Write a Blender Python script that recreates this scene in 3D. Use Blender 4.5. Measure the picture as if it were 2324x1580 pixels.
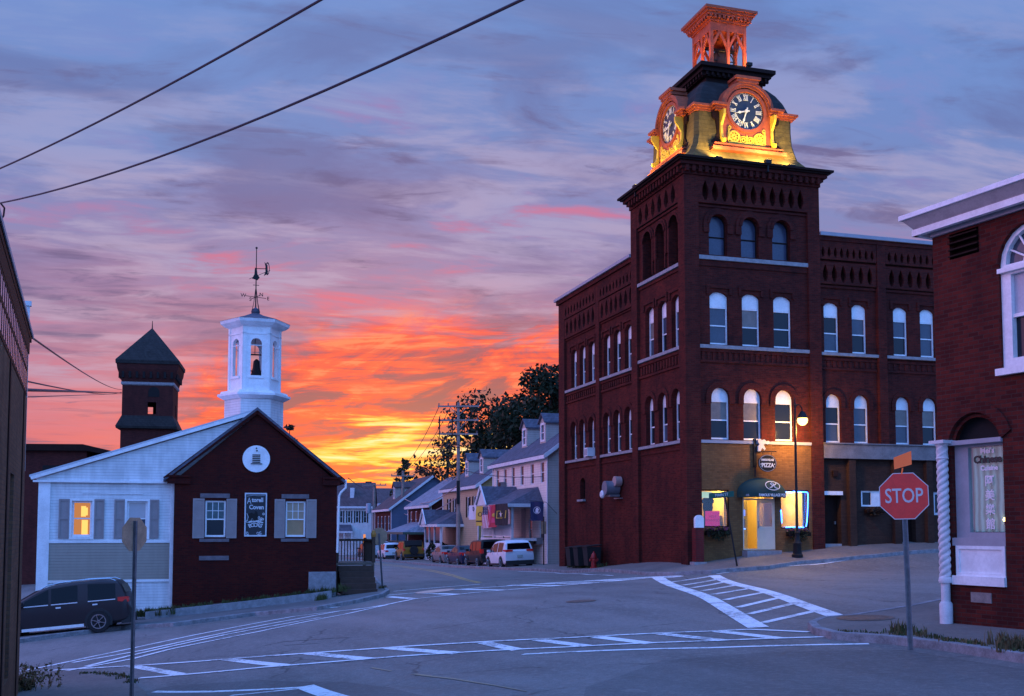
import bpy, bmesh, math, random
import numpy as np
from mathutils import Vector, Matrix, Euler
from mathutils.geometry import tessellate_polygon
random.seed(7)
for o in list(bpy.data.objects): bpy.data.objects.remove(o, do_unlink=True)
SC = bpy.context.scene
COL = SC.collection

# ------------------------------------------------------------------ camera
F_PX, PPX, PPY, PITCH, W_PX = 2450.0, 1162.0, 1038.0, math.radians(3.8), 2324.0
cam_d = bpy.data.cameras.new('camera')
cam = bpy.data.objects.new('camera', cam_d); COL.objects.link(cam)
cam.location = (0, 0, 0)
cam.rotation_euler = (math.pi/2 + PITCH, 0, 0)
cam_d.sensor_fit = 'HORIZONTAL'; cam_d.sensor_width = 36.0
cam_d.lens = 36.0*F_PX/W_PX
cam_d.shift_y = (PPY-790.0)/W_PX
cam_d.clip_start = 0.1; cam_d.clip_end = 6000
SC.camera = cam
SC.view_settings.view_transform = 'Standard'; SC.view_settings.look = 'None'
SC.view_settings.exposure = 0.0; SC.view_settings.gamma = 1.0
try: SC.view_settings.use_curve_mapping = False
except Exception: pass
SC.render.resolution_x = 1024; SC.render.resolution_y = 696
SC.cycles.max_bounces = 6; SC.cycles.diffuse_bounces = 3; SC.cycles.glossy_bounces = 3
SC.cycles.transparent_max_bounces = 12; SC.cycles.sample_clamp_indirect = 4.0

def ray(px, py):
    d = ((px-PPX)/F_PX, 1.0, -(py-PPY)/F_PX)
    c, s = math.cos(PITCH), math.sin(PITCH)
    return Vector((d[0], d[1]*c-d[2]*s, d[1]*s+d[2]*c))
def at(px, py, Y):
    r = ray(px, py); return r*(Y/r.y)

# ------------------------------------------------------------------ node helpers
def lin(r, g, b):
    f = lambda c: (c/255/12.92) if c/255 <= .04045 else ((c/255+.055)/1.055)**2.4
    return (f(r), f(g), f(b), 1.0)
class E:
    """tiny expression wrapper round a scalar socket"""
    def __init__(s, nt, sock): s.nt, s.s = nt, sock
    def _m(s, op, *a):
        n = s.nt.nodes.new('ShaderNodeMath'); n.operation = op
        for i, x in enumerate((s,)+a):
            if isinstance(x, E): s.nt.links.new(x.s, n.inputs[i])
            else: n.inputs[i].default_value = x
        return E(s.nt, n.outputs[0])
    def __add__(s, o): return s._m('ADD', o)
    def __radd__(s, o): return s._m('ADD', o)
    def __sub__(s, o): return s._m('SUBTRACT', o)
    def __rsub__(s, o): return s._m('MULTIPLY', -1.0)._m('ADD', o)
    def __mul__(s, o): return s._m('MULTIPLY', o)
    def __rmul__(s, o): return s._m('MULTIPLY', o)
    def __truediv__(s, o): return s._m('DIVIDE', o)
    def f(s, op, *a): return s._m(op, *a)
    def sstep(s, a, b):
        n = s.nt.nodes.new('ShaderNodeMapRange'); n.interpolation_type = 'SMOOTHSTEP'
        s.nt.links.new(s.s, n.inputs[0]); n.inputs[1].default_value = a; n.inputs[2].default_value = b
        return E(s.nt, n.outputs[0])
def vec(nt, x, y, z):
    n = nt.nodes.new('ShaderNodeCombineXYZ')
    for i, v in enumerate((x, y, z)):
        if isinstance(v, E): nt.links.new(v.s, n.inputs[i])
        else: n.inputs[i].default_value = v
    return n.outputs[0]
def noise(nt, v, scale, detail=4, rough=.5, dist=0.0):
    n = nt.nodes.new('ShaderNodeTexNoise')
    if v is not None: nt.links.new(v, n.inputs['Vector'])
    n.inputs['Scale'].default_value = scale; n.inputs['Detail'].default_value = detail
    n.inputs['Roughness'].default_value = rough; n.inputs['Distortion'].default_value = dist
    return E(nt, n.outputs['Fac'] if 'Fac' in n.outputs else n.outputs[0])
def ramp(nt, fac, stops, interp='LINEAR'):
    n = nt.nodes.new('ShaderNodeValToRGB'); cr = n.color_ramp; cr.interpolation = interp
    while len(cr.elements) < len(stops): cr.elements.new(0.5)
    for e, (p, c) in zip(cr.elements, stops): e.position = p; e.color = c
    nt.links.new(fac.s, n.inputs[0]); return n.outputs[0]
def mixc(nt, fac, a, b, mode='MIX'):
    n = nt.nodes.new('ShaderNodeMix'); n.data_type = 'RGBA'; n.blend_type = mode
    if isinstance(fac, E): nt.links.new(fac.s, n.inputs[0])
    else: n.inputs[0].default_value = fac
    for i, c in ((6, a), (7, b)):
        if isinstance(c, (tuple, list)): n.inputs[i].default_value = c
        else: nt.links.new(c, n.inputs[i])
    return n.outputs[2]

# ------------------------------------------------------------------ world: dusk sky with sunset clouds
SUN_AZ, SUN_EL = math.radians(-5.0), math.radians(1.5)
w = bpy.data.worlds.new('World'); SC.world = w; w.use_nodes = True
nt = w.node_tree; nt.nodes.clear()
tc = nt.nodes.new('ShaderNodeTexCoord')
sp = nt.nodes.new('ShaderNodeSeparateXYZ'); nt.links.new(tc.outputs['Generated'], sp.inputs[0])
X, Yd, Z = (E(nt, sp.outputs[i]) for i in range(3))
el = Z.f('ARCSINE')*57.2958
az = X.f('ARCTAN2', Yd)*57.2958
zc = Z.f('MAXIMUM', 0.0)+0.10
cx, cy = X/zc, Yd/zc
def amp(n, k): return (n-.5)*k                     # centred, boosted noise
n_big = noise(nt, vec(nt, cx*1.5+cy*.25, cy*2.3-cx*.45, 0.0), 1.0, 7, .58, .5)
n_streak = noise(nt, vec(nt, cx*2.4+cy*.2, cy*5.6-cx*1.0, 3.7), 1.0, 9, .60, .3)
n_fine = noise(nt, vec(nt, cx*3.6, cy*9.0-cx*1.2, 9.1), 1.0, 8, .62, .7)
n_wide = noise(nt, vec(nt, cx*.55, cy*1.0-cx*.15, 5.1), 1.0, 4, .5, .3)
n_band = noise(nt, vec(nt, az*.085, el*.85-az*.035, 1.3), 1.0, 8, .62, 1.2)
n_band2 = noise(nt, vec(nt, az*.15, el*1.9-az*.04, 7.3), 1.0, 7, .62, .9)
n_puff = noise(nt, vec(nt, az*.22-el*.1, el*.62-az*.05, 4.4), 1.0, 8, .62, .9)
elw = el+amp(n_big,12.0)+amp(n_streak,7.0)+((az+5.0)*.10).f('ABSOLUTE')*.9
base = ramp(nt, elw.f('DIVIDE', 40.0), [
    (0.00, lin(224,82,80)), (0.08, lin(226,92,100)), (0.17, lin(208,100,122)), (0.27, lin(176,118,152)),
    (0.39, lin(140,126,174)), (0.52, lin(110,132,192)), (0.70, lin(102,138,204)), (1.0, lin(92,128,208))])
# broad red glow
gx = (az+3.0)/14.5
gy = (el-4.9)/6.0
G = ((gx*gx+gy*gy)*-1.0).f('EXPONENT')
G = (G*1.6+amp(n_puff,1.3)*G.sstep(.04,.4)+amp(n_band,1.2)*G.sstep(.04,.4)).sstep(.22,.92)
red = ramp(nt, amp(n_band2,2.8)+amp(n_puff,2.8)+.42, [(0.02, lin(122,62,100)), (0.24, lin(180,54,88)), (0.46, lin(228,60,66)), (0.70, lin(246,78,62)), (0.98, lin(255,122,88))])
col = mixc(nt, G, base, red)
# tight yellow core, broken into streaks
hx = (az+5.2)/5.2
hy = (el-4.2)/2.05
C = ((hx*hx+hy*hy)*-1.0).f('EXPONENT')
core = (C*1.05+(amp(n_band2,4.2)+amp(n_band,3.0))*C.sstep(.05,.45)).sstep(.38,.90)
yel = ramp(nt, C*.55+amp(n_band2,2.4)+amp(n_band,2.0)+.05, [(0.08, lin(255,104,44)), (0.36, lin(255,152,54)), (0.60, lin(255,204,92)), (0.90, lin(255,234,178))])
col = mixc(nt, core, col, yel)
# dark purple-red bars across the glow
bar = (amp(n_puff,-3.8)+amp(n_band,-2.0)).sstep(.04,.42)*G*(1.0-core*.7)*el.sstep(3.2,6.5)
col = mixc(nt, bar*.88, col, lin(126,60,96))
# pink rims, pale veils and dark cloud bodies
near = (((az+4.0)/19.0)*((az+4.0)/19.0)*-1.0).f('EXPONENT')
pink = n_big.sstep(.52,.64)*n_streak.sstep(.42,.58)*(1.0-el.sstep(13.0,29.0))*(1.0-G*.85)*(near*.8+.1)
col = mixc(nt, pink*.8, col, lin(236,88,108))
veil = (1.0-n_streak).sstep(.45,.62)*el.sstep(4.0,9.0)*(1.0-el.sstep(17.0,31.0))*(1.0-G)*.46
col = mixc(nt, veil, col, lin(186,172,204))
dark = ((1.0-n_big)*.65+n_wide*.35).sstep(.48,.60)*(.85-.6*core)*(1.0-G*.6)
dk = mixc(nt, G, lin(84,82,140), lin(122,54,88))
col = mixc(nt, dark*.66, col, dk)
dark2 = n_fine.sstep(.50,.66)*(1.0-n_big).sstep(.42,.58)*(.68-.58*core)*(1.0-G*.5)
col = mixc(nt, dark2, col, mixc(nt, G, lin(92,80,130), lin(146,54,78)))
blue = n_wide.sstep(.45,.62)*el.sstep(10.0,20.0)*.32
col = mixc(nt, blue, col, lin(112,146,208))
# the rest of the dome: deep blue dusk overhead and in the east
behind = (Yd*-1.0).sstep(-.35,.45)
up = el.sstep(26.0,60.0)
east = mixc(nt, el.sstep(0.0,50.0), (.30,.70,1.80,1), (.26,.68,1.98,1))
col = mixc(nt, behind.f('MAXIMUM', up), col, east)
col = mixc(nt, (X*-1.0).sstep(.48,.95)*(1.0-el.sstep(25.0,70.0)), col, (1.55,.80,1.55,1))  # pink glow added left of the view to brighten left-facing walls
sky = nt.nodes.new('ShaderNodeTexSky'); sky.sky_type = 'NISHITA'; sky.sun_disc = False
sky.sun_elevation = SUN_EL; sky.sun_rotation = SUN_AZ
bg = nt.nodes.new('ShaderNodeBackground'); nt.links.new(col, bg.inputs[0]); bg.inputs[1].default_value = 1.0
bg2 = nt.nodes.new('ShaderNodeBackground'); nt.links.new(sky.outputs[0], bg2.inputs[0]); bg2.inputs[1].default_value = 0.02
ad = nt.nodes.new('ShaderNodeAddShader'); nt.links.new(bg.outputs[0], ad.inputs[0]); nt.links.new(bg2.outputs[0], ad.inputs[1])
wo = nt.nodes.new('ShaderNodeOutputWorld'); nt.links.new(ad.outputs[0], wo.inputs[0])

sl = bpy.data.lights.new('sun', 'SUN'); sl.energy = 0.10; sl.angle = math.radians(12); sl.color = (1.0, .45, .22)
so = bpy.data.objects.new('sun', sl); COL.objects.link(so)
so.rotation_euler = (math.radians(90-4.0), 0, math.pi-SUN_AZ) if False else Vector((-math.sin(SUN_AZ), -math.cos(SUN_AZ), -math.tan(math.radians(4)))).to_track_quat('-Z','Y').to_euler()

# ------------------------------------------------------------------ materials
MATS = {}
def newmat(name):
    m = bpy.data.materials.new(name); m.use_nodes = True
    nt = m.node_tree; b = nt.nodes['Principled BSDF']; return m, nt, b
def oc(nt):
    t = nt.nodes.new('ShaderNodeTexCoord'); return t.outputs['Object']
def osep(nt):
    s = nt.nodes.new('ShaderNodeSeparateXYZ'); nt.links.new(oc(nt), s.inputs[0])
    return [E(nt, s.outputs[i]) for i in range(3)]
def bump(nt, b, h, dist=.01, strength=.6):
    n = nt.nodes.new('ShaderNodeBump'); n.inputs['Distance'].default_value = dist; n.inputs['Strength'].default_value = strength
    nt.links.new(h.s, n.inputs['Height']); nt.links.new(n.outputs[0], b.inputs['Normal'])
def mat(name, c, rough=.6, metal=0.0, var=.18, scale=3.0, emit=None, spec=.5, bmp=0.0, coat=0.0):
    if name in MATS: return MATS[name]
    m, nt, b = newmat(name)
    c = tuple(c[:3])+(1.0,)
    b.inputs['Roughness'].default_value = rough; b.inputs['Metallic'].default_value = metal
    b.inputs['Specular IOR Level'].default_value = spec
    if coat: b.inputs['Coat Weight'].default_value = coat; b.inputs['Coat Roughness'].default_value = .05
    if var > 0:
        n1 = noise(nt, oc(nt), scale, 5, .6); n2 = noise(nt, oc(nt), scale*9, 3, .6)
        f = (n1*.65+n2*.35).sstep(.3,.7)
        lo = tuple(x*(1-var) for x in c[:3])+(1,); hi = tuple(min(1,x*(1+var*.7)) for x in c[:3])+(1,)
        nt.links.new(mixc(nt, f, lo, hi), b.inputs['Base Color'])
        if bmp: bump(nt, b, n2, bmp)
    else: b.inputs['Base Color'].default_value = c
    if emit:
        b.inputs['Emission Color'].default_value = tuple(emit[:3])+(1,); b.inputs['Emission Strength'].default_value = emit[3]
    MATS[name] = m; return m
def brick(name, c1, c2, mortar, bw=.22, bh=.075, rough=.85, dirt=.5):
    m, nt, b = newmat(name); x, y, z = osep(nt)
    n = nt.nodes.new('ShaderNodeTexBrick')
    nt.links.new(vec(nt, x+y, z, 0.0), n.inputs['Vector'])
    n.inputs['Color1'].default_value = tuple(c1)+(1,); n.inputs['Color2'].default_value = tuple(c2)+(1,)
    n.inputs['Mortar'].default_value = tuple(mortar)+(1,); n.inputs['Scale'].default_value = 1.0
    n.inputs['Brick Width'].default_value = bw; n.inputs['Row Height'].default_value = bh
    n.inputs['Mortar Size'].default_value = bh*.10; n.inputs['Mortar Smooth'].default_value = .3
    n.inputs['Bias'].default_value = -.1
    big = noise(nt, oc(nt), .55, 6, .65); fine = noise(nt, oc(nt), 6.0, 5, .75)
    st = noise(nt, vec(nt, (x+y)*2.2, z*.35, 0.0), 1.0, 4, .6)
    f = big.sstep(.32,.68)*dirt+fine.sstep(.3,.7)*.5*dirt+st.sstep(.46,.66)*.6*dirt
    c = mixc(nt, f, n.outputs['Color'], mixc(nt, .55, n.outputs['Color'], (.012,.010,.012,1)))
    nt.links.new(c, b.inputs['Base Color']); b.inputs['Roughness'].default_value = rough
    b.inputs['Specular IOR Level'].default_value = .06
    bump(nt, b, E(nt, n.outputs['Fac'])*-1.0+fine*.4, .008, .7)
    MATS[name] = m; return m
def clap(name, c, pitch=.115, rough=.55, var=.12):
    m, nt, b = newmat(name); x, y, z = osep(nt)
    s = (z/pitch).f('FRACT')
    n1 = noise(nt, oc(nt), 1.2, 5, .6); st = noise(nt, vec(nt, (x+y)*4.0, z*.5, 0.0), 1.0, 4, .6)
    f = (n1*.5+st*.5).sstep(.3,.7)
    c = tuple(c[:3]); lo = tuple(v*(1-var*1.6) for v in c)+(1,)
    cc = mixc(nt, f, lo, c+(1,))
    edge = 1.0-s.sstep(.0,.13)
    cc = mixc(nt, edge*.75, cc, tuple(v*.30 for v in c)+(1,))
    nt.links.new(cc, b.inputs['Base Color']); b.inputs['Roughness'].default_value = rough
    bump(nt, b, s*-1.0, .02, .8)
    MATS[name] = m; return m
def shingle(name, c, pitch=.16, rough=.9):
    m, nt, b = newmat(name)
    n1 = noise(nt, oc(nt), 1.4, 5, .6); n2 = noise(nt, oc(nt), 14.0, 3, .6); x, y, z = osep(nt)
    s = (z/pitch).f('FRACT'); cell = noise(nt, vec(nt, (x+y)*4.0, (z/pitch).f('FLOOR')*3.1, 0.0), 1.0, 1, .5)
    f = (n1*.35+n2*.25+cell*.4).sstep(.3,.7); c = tuple(c[:3])
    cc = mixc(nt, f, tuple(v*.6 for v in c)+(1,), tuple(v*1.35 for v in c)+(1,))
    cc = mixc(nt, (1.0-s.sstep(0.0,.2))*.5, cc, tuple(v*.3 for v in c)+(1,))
    nt.links.new(cc, b.inputs['Base Color']); b.inputs['Roughness'].default_value = rough
    bump(nt, b, s*-1.0+n2*.3, .02, .6); b.inputs['Specular IOR Level'].default_value = .25
    MATS[name] = m; return m
def emis(name, c, s, blend=None):
    if name in MATS: return MATS[name]
    m, nt, b = newmat(name); b.inputs['Base Color'].default_value = (.02,.02,.02,1)
    b.inputs['Emission Color'].default_value = tuple(c[:3])+(1,); b.inputs['Emission Strength'].default_value = s
    MATS[name] = m; return m
def clearglass(name, tint=(1,1,1), refl=.12):
    m, nt, b = newmat(name); nt.nodes.remove(b)
    t = nt.nodes.new('ShaderNodeBsdfTransparent'); t.inputs[0].default_value = tuple(tint)+(1,)
    g = nt.nodes.new('ShaderNodeBsdfGlossy'); g.inputs['Roughness'].default_value = .03
    mx = nt.nodes.new('ShaderNodeMixShader'); mx.inputs[0].default_value = refl
    nt.links.new(t.outputs[0], mx.inputs[1]); nt.links.new(g.outputs[0], mx.inputs[2])
    nt.links.new(mx.outputs[0], nt.nodes['Material Output'].inputs[0]); MATS[name] = m; return m

def asphalt(name, c, cracks=True):
    m, nt, b = newmat(name); x, y, z = osep(nt)
    v = vec(nt, x, y, 0.0)
    n1 = noise(nt, v, .12, 5, .6); n2 = noise(nt, v, 1.1, 5, .65); n3 = noise(nt, v, 30.0, 5, .8); n4 = noise(nt, v, 7.0, 4, .75)
    tr = noise(nt, vec(nt, x*.9+y*.3, y*.16-x*.05, 0.0), 1.0, 4, .55)
    f = (n1*.35+n2*.25+tr*.4).sstep(.38,.62)
    c = tuple(c[:3])
    cc = mixc(nt, f, tuple(q*.62 for q in c)+(1,), tuple(q*1.2 for q in c)+(1,))
    cc = mixc(nt, n3.sstep(.40,.60)*.75, cc, tuple(q*.45 for q in c)+(1,))
    cc = mixc(nt, (1.0-n4).sstep(.48,.62)*.35, cc, tuple(q*1.5 for q in c)+(1,))
    st_ = noise(nt, v, .55, 6, .7); cc = mixc(nt, st_.sstep(.60,.72)*.45, cc, tuple(q*.45 for q in c)+(1,))
    if cracks:
        vo = nt.nodes.new('ShaderNodeTexVoronoi'); vo.feature = 'DISTANCE_TO_EDGE'; vo.inputs['Scale'].default_value = .22
        wv = nt.nodes.new('ShaderNodeVectorMath'); wv.operation = 'ADD'
        nn = nt.nodes.new('ShaderNodeTexNoise'); nn.inputs['Scale'].default_value = .9; nn.inputs['Detail'].default_value = 6
        nt.links.new(v, nn.inputs['Vector']); nt.links.new(v, wv.inputs[0]); nt.links.new(nn.outputs['Color'], wv.inputs[1])
        nt.links.new(wv.outputs[0], vo.inputs['Vector'])
        ck = (1.0-E(nt, vo.outputs['Distance']).sstep(.0,.011))*noise(nt, v, .35, 3).sstep(.44,.58)
        cc = mixc(nt, ck*.85, cc, tuple(q*.25 for q in c)+(1,))
    nt.links.new(cc, b.inputs['Base Color'])
    nt.links.new((.62+n2*.25).s, b.inputs['Roughness'])
    bump(nt, b, n3, .006, .5); MATS[name] = m; return m

def concrete(name, c, joint=1.5):
    m, nt, b = newmat(name); x, y, z = osep(nt); v = vec(nt, x, y, 0.0)
    n1 = noise(nt, v, .5, 6, .65); n2 = noise(nt, v, 9.0, 4, .7)
    f = (n1*.6+n2*.4).sstep(.32,.68); c = tuple(c[:3])
    cc = mixc(nt, f, tuple(q*.6 for q in c)+(1,), tuple(q*1.15 for q in c)+(1,))
    n3 = noise(nt, v, 40.0, 2, .7)
    cc = mixc(nt, n3.sstep(.5,.8)*.5, cc, tuple(q*.5 for q in c)+(1,))
    nt.links.new(cc, b.inputs['Base Color']); b.inputs['Roughness'].default_value = .85
    bump(nt, b, n2+n3*.5, .01, .5); MATS[name] = m; return m

M_brick = brick('mill brick', (.150,.024,.017), (.080,.014,.011), (.080,.042,.034), dirt=.6)
M_brickR = brick('corner shop brick', (.150,.026,.018), (.075,.014,.012), (.085,.046,.038), dirt=.5)
M_brickH = brick('house brick', (.100,.014,.010), (.060,.010,.009), (.05,.024,.02), dirt=.45)
M_brickT = brick('far tower brick', (.12,.03,.026), (.08,.022,.02), (.06,.035,.03), dirt=.4)
M_brickTan = brick('tan shopfront brick', (.29,.140,.056), (.21,.100,.040), (.17,.10,.05), dirt=.4)
M_brickBr = brick('brown shopfront brick', (.085,.045,.032), (.065,.034,.025), (.06,.038,.03), dirt=.4)
M_brickL = brick('near left brick', (.30,.15,.085), (.22,.11,.065), (.18,.12,.09), dirt=.5)
M_stone = mat('granite', (.30,.29,.30), .8, var=.3, scale=5, bmp=.005)
M_kerb = mat('granite kerb', (.26,.25,.26), .85, var=.45, scale=4, bmp=.01)
M_white = mat('white paint', (.88,.88,.88), .5, var=.16, scale=2)
M_offw = mat('white trim paint', (.72,.72,.75), .55, var=.15, scale=2)
M_grey = mat('grey trim paint', (.36,.35,.38), .6, var=.12, scale=3)
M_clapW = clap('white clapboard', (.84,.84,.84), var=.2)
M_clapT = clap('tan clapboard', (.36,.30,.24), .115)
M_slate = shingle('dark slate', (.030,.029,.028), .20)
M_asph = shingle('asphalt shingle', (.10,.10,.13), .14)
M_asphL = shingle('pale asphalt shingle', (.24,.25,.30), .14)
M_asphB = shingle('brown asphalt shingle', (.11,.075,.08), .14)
M_dark = mat('dark cornice paint', (.022,.010,.008), .7, var=.3, scale=4, spec=.12)
M_black = mat('black metal', (.014,.014,.015), .55, var=.2, spec=.25)
M_rubber = mat('rubber', (.012,.012,.013), .8, var=.2)
M_steel = mat('galvanized steel', (.30,.30,.32), .45, metal=.7, var=.3, scale=6)
M_glass = mat('dark window glass', (.012,.015,.022), .13, var=.0, spec=.36)
M_glassB = mat('window glass with blind', (.065,.078,.11), .12, var=.2, scale=1.5, spec=.45)
M_glassD = mat('tower louver glass', (.055,.065,.11), .25, var=.25, scale=2, spec=.5)
M_void = mat('dark interior', (.006,.006,.007), .9, var=0)
M_orange = mat('terracotta trim paint', (.34,.065,.018), .6, var=.4, scale=4)
M_yellow = mat('gold ornament paint', (.60,.40,.03), .5, var=.2, scale=5)
M_wood = mat('weathered wood', (.16,.115,.085), .8, var=.35, scale=3, bmp=.01)
M_pole = mat('pole wood', (.30,.23,.20), .85, var=.3, scale=2, bmp=.01)
M_deck = mat('dark deck wood', (.07,.035,.022), .75, var=.3, scale=5)
M_road = asphalt('road asphalt', (.225,.200,.185))
M_patch = asphalt('new asphalt', (.165,.150,.140), cracks=False)
M_walk = concrete('sidewalk concrete', (.20,.165,.145))
M_walkL = concrete('old tar sidewalk', (.17,.16,.155))
M_paint = None
def roadpaint(name, c):
    m, nt, b = newmat(name); x, y, z = osep(nt); v = vec(nt, x, y, 0.0)
    n1 = noise(nt, v, 9.0, 6, .75); n2 = noise(nt, v, .7, 5, .6); n3 = noise(nt, v, 2.4, 6, .7)
    f = (n1*.45+n2*.3+n3*.25).sstep(.485,.575)
    cc = mixc(nt, f*.78, tuple(c)+(1,), (.18,.165,.155,1))
    nt.links.new(cc, b.inputs['Base Color']); b.inputs['Roughness'].default_value = .7
    MATS[name] = m; return m
M_paint = roadpaint('road paint white', (.88,.88,.88))
M_painty = roadpaint('road paint yellow', (.62,.36,.12))
M_paintf = roadpaint('faded road paint', (.34,.25,.16))
M_leaf = mat('leaf green', (.020,.028,.010), .7, var=.5, scale=.5, spec=.3)
M_leaf2 = mat('autumn leaf', (.050,.026,.010), .7, var=.5, scale=.6, spec=.3)
M_leafc = mat('conifer needle', (.035,.045,.018), .75, var=.4, scale=.7, spec=.2)
M_bark = mat('bark', (.06,.045,.035), .9, var=.3)
M_grass = mat('weeds', (.07,.085,.03), .8, var=.5, scale=2, spec=.2)
M_dry = mat('dry weeds', (.16,.11,.05), .8, var=.4, scale=2, spec=.2)
M_earth = mat('earth', (.07,.06,.045), .95, var=.4, scale=.6)

# ------------------------------------------------------------------ mesh builder
class MB:
    def __init__(s): s.v, s.f, s.m = [], [], []
    def add(s, vs, fs, mi=0):
        o = len(s.v); s.v += [tuple(v) for v in vs]
        s.f += [tuple(i+o for i in f) for f in fs]; s.m += [mi]*len(fs); return s
    def poly(s, pts, mi=0): return s.add(pts, [tuple(range(len(pts)))], mi)
    def box(s, x0, x1, y0, y1, z0, z1, mi=0):
        x0, x1 = min(x0,x1), max(x0,x1); y0, y1 = min(y0,y1), max(y0,y1); z0, z1 = min(z0,z1), max(z0,z1)
        v = [(x,y,z) for z in (z0,z1) for y in (y0,y1) for x in (x0,x1)]
        return s.add(v, [(0,2,3,1),(4,5,7,6),(0,1,5,4),(2,6,7,3),(0,4,6,2),(1,3,7,5)], mi)
    def obox(s, p0, p1, wx, wz, mi=0, up=(0,0,1)):
        """bar of width wx and height wz from p0 to p1"""
        p0, p1 = Vector(p0), Vector(p1); d = (p1-p0).normalized(); upv = Vector(up)
        if abs(d.dot(upv)) > .99: upv = Vector((0,1,0))
        a = d.cross(upv).normalized()*wx/2; b = a.cross(d).normalized()*wz/2
        v = [p+sa*a+sb*b for p in (p0,p1) for sa, sb in ((-1,-1),(1,-1),(1,1),(-1,1))]
        return s.add(v, [(3,2,1,0),(4,5,6,7),(0,1,5,4),(1,2,6,5),(2,3,7,6),(3,0,4,7)], mi)
    def tube(s, pts, r, n=8, mi=0, closed=False):
        pts = [Vector(p) for p in pts]; rings = []; N = len(pts)
        rs = r if isinstance(r, (list,tuple)) else [r]*N
        prev = None
        for i, p in enumerate(pts):
            if closed: d = pts[(i+1)%N]-pts[i-1]
            else: d = pts[min(i+1,N-1)]-pts[max(i-1,0)]
            d.normalize()
            if prev is None:
                a = Vector((0,0,1)) if abs(d.z) < .9 else Vector((1,0,0))
                prev = d.cross(a).normalized()
            a = (prev-d*prev.dot(d)).normalized(); prev = a; b = d.cross(a)
            rings.append([p+(a*math.cos(t)+b*math.sin(t))*rs[i] for t in [2*math.pi*k/n for k in range(n)]])
        vs = [v for q in rings for v in q]; fs = []
        for i in range(N if closed else N-1):
            j = (i+1)%N
            for k in range(n): fs.append((i*n+k, i*n+(k+1)%n, j*n+(k+1)%n, j*n+k))
        if not closed: fs += [tuple(range(n))[::-1], tuple((N-1)*n+k for k in range(n))]
        return s.add(vs, fs, mi)
    def cyl(s, p0, p1, r0, r1=None, n=12, mi=0): return s.tube([p0,p1], [r0, r0 if r1 is None else r1], n, mi)
    def lathe(s, prof, c=(0,0,0), n=16, mi=0, ax='z'):
        vs, fs = [], []
        for r, z in prof:
            for k in range(n):
                t = 2*math.pi*k/n; a, b = r*math.cos(t), r*math.sin(t)
                q = {'z':(a,b,z),'x':(z,a,b),'y':(a,z,b)}[ax]
                vs.append((c[0]+q[0], c[1]+q[1], c[2]+q[2]))
        for i in range(len(prof)-1):
            for k in range(n): fs.append((i*n+k, i*n+(k+1)%n, (i+1)*n+(k+1)%n, (i+1)*n+k))
        fs += [tuple(range(n))[::-1], tuple((len(prof)-1)*n+k for k in range(n))]
        return s.add(vs, fs, mi)
    def slab(s, outer, holes, P, d0, d1, mi=0, sides=True, back=False, front=True):
        """a flat plate with holes: P maps (a, b, depth) to a point"""
        loops = [outer]+list(holes)
        if front or back:
            tri = tessellate_polygon([[Vector((a,b,0)) for a,b in L] for L in loops])
            flat = [p for L in loops for p in L]
            if front: s.add([P(a,b,d0) for a,b in flat], [tuple(t) for t in tri], mi)
            if back: s.add([P(a,b,d1) for a,b in flat], [tuple(t)[::-1] for t in tri], mi)
        for k, L in enumerate(loops):
            if k == 0 and not sides: continue
            n = len(L); vs = [P(a,b,d0) for a,b in L]+[P(a,b,d1) for a,b in L]
            s.add(vs, [(i,(i+1)%n,n+(i+1)%n,n+i) for i in range(n)], mi)
        return s
    def build(s, name, mats, parent=None, smooth=False):
        me = bpy.data.meshes.new(name); me.from_pydata(s.v, [], s.f)
        for m in (mats if isinstance(mats, (list,tuple)) else [mats]): me.materials.append(m)
        if any(s.m): me.polygons.foreach_set('material_index', s.m)
        bm = bmesh.new(); bm.from_mesh(me); bmesh.ops.recalc_face_normals(bm, faces=bm.faces); bm.to_mesh(me); bm.free()
        if smooth:
            me.polygons.foreach_set('use_smooth', [True]*len(me.polygons))
            try: me.set_sharp_from_angle(angle=math.radians(smooth if smooth is not True else 40))
            except Exception: pass
        o = bpy.data.objects.new(name, me); COL.objects.link(o)
        if parent is not None: o.parent = parent
        return o
def thing(name, label, cat, loc=(0,0,0), rz=0.0, group=None, rot=None):
    o = bpy.data.objects.new(name, None); COL.objects.link(o); o.empty_display_size = .3
    o.location = loc; o.rotation_euler = rot if rot is not None else (0,0,rz)
    o['label'] = label; o['category'] = cat
    if group: o['group'] = group
    return o
def tag(o, label, cat, group=None, kind=None):
    o['label'] = label; o['category'] = cat
    if group: o['group'] = group
    if kind: o['kind'] = kind
    return o
def struct(o, kind='structure'): o['kind'] = kind; return o
def tree_of(o): return [o]+[x for c in o.children for x in tree_of(c)]
def dup(o, parent=None):
    kids = list(o.children)
    c = o.copy(); COL.objects.link(c)
    if parent is not None: c.parent = parent
    for k in kids: dup(k, c)
    return c
def arch(a0, a1, b0, b1, rise=None, n=10):
    """opening outline: flat foot, arched head (rise None = half round)"""
    w = (a1-a0)/2; c = (a0+a1)/2
    if rise is None: rise = w
    sp_ = b1-rise
    if rise >= w*.98: pts = [(c+w*math.cos(t), sp_+rise*math.sin(t)) for t in [math.pi*k/n for k in range(n+1)]]
    else:
        R = (w*w+rise*rise)/(2*rise); cz = b1-R; t0 = math.asin(w/R)
        pts = [(c+R*math.sin(t0-2*t0*k/n), cz+R*math.cos(t0-2*t0*k/n)) for k in range(n+1)]
    return [(a0,b0),(a1,b0)]+pts
def rect(a0, a1, b0, b1): return [(a0,b0),(a1,b0),(a1,b1),(a0,b1)]
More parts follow.
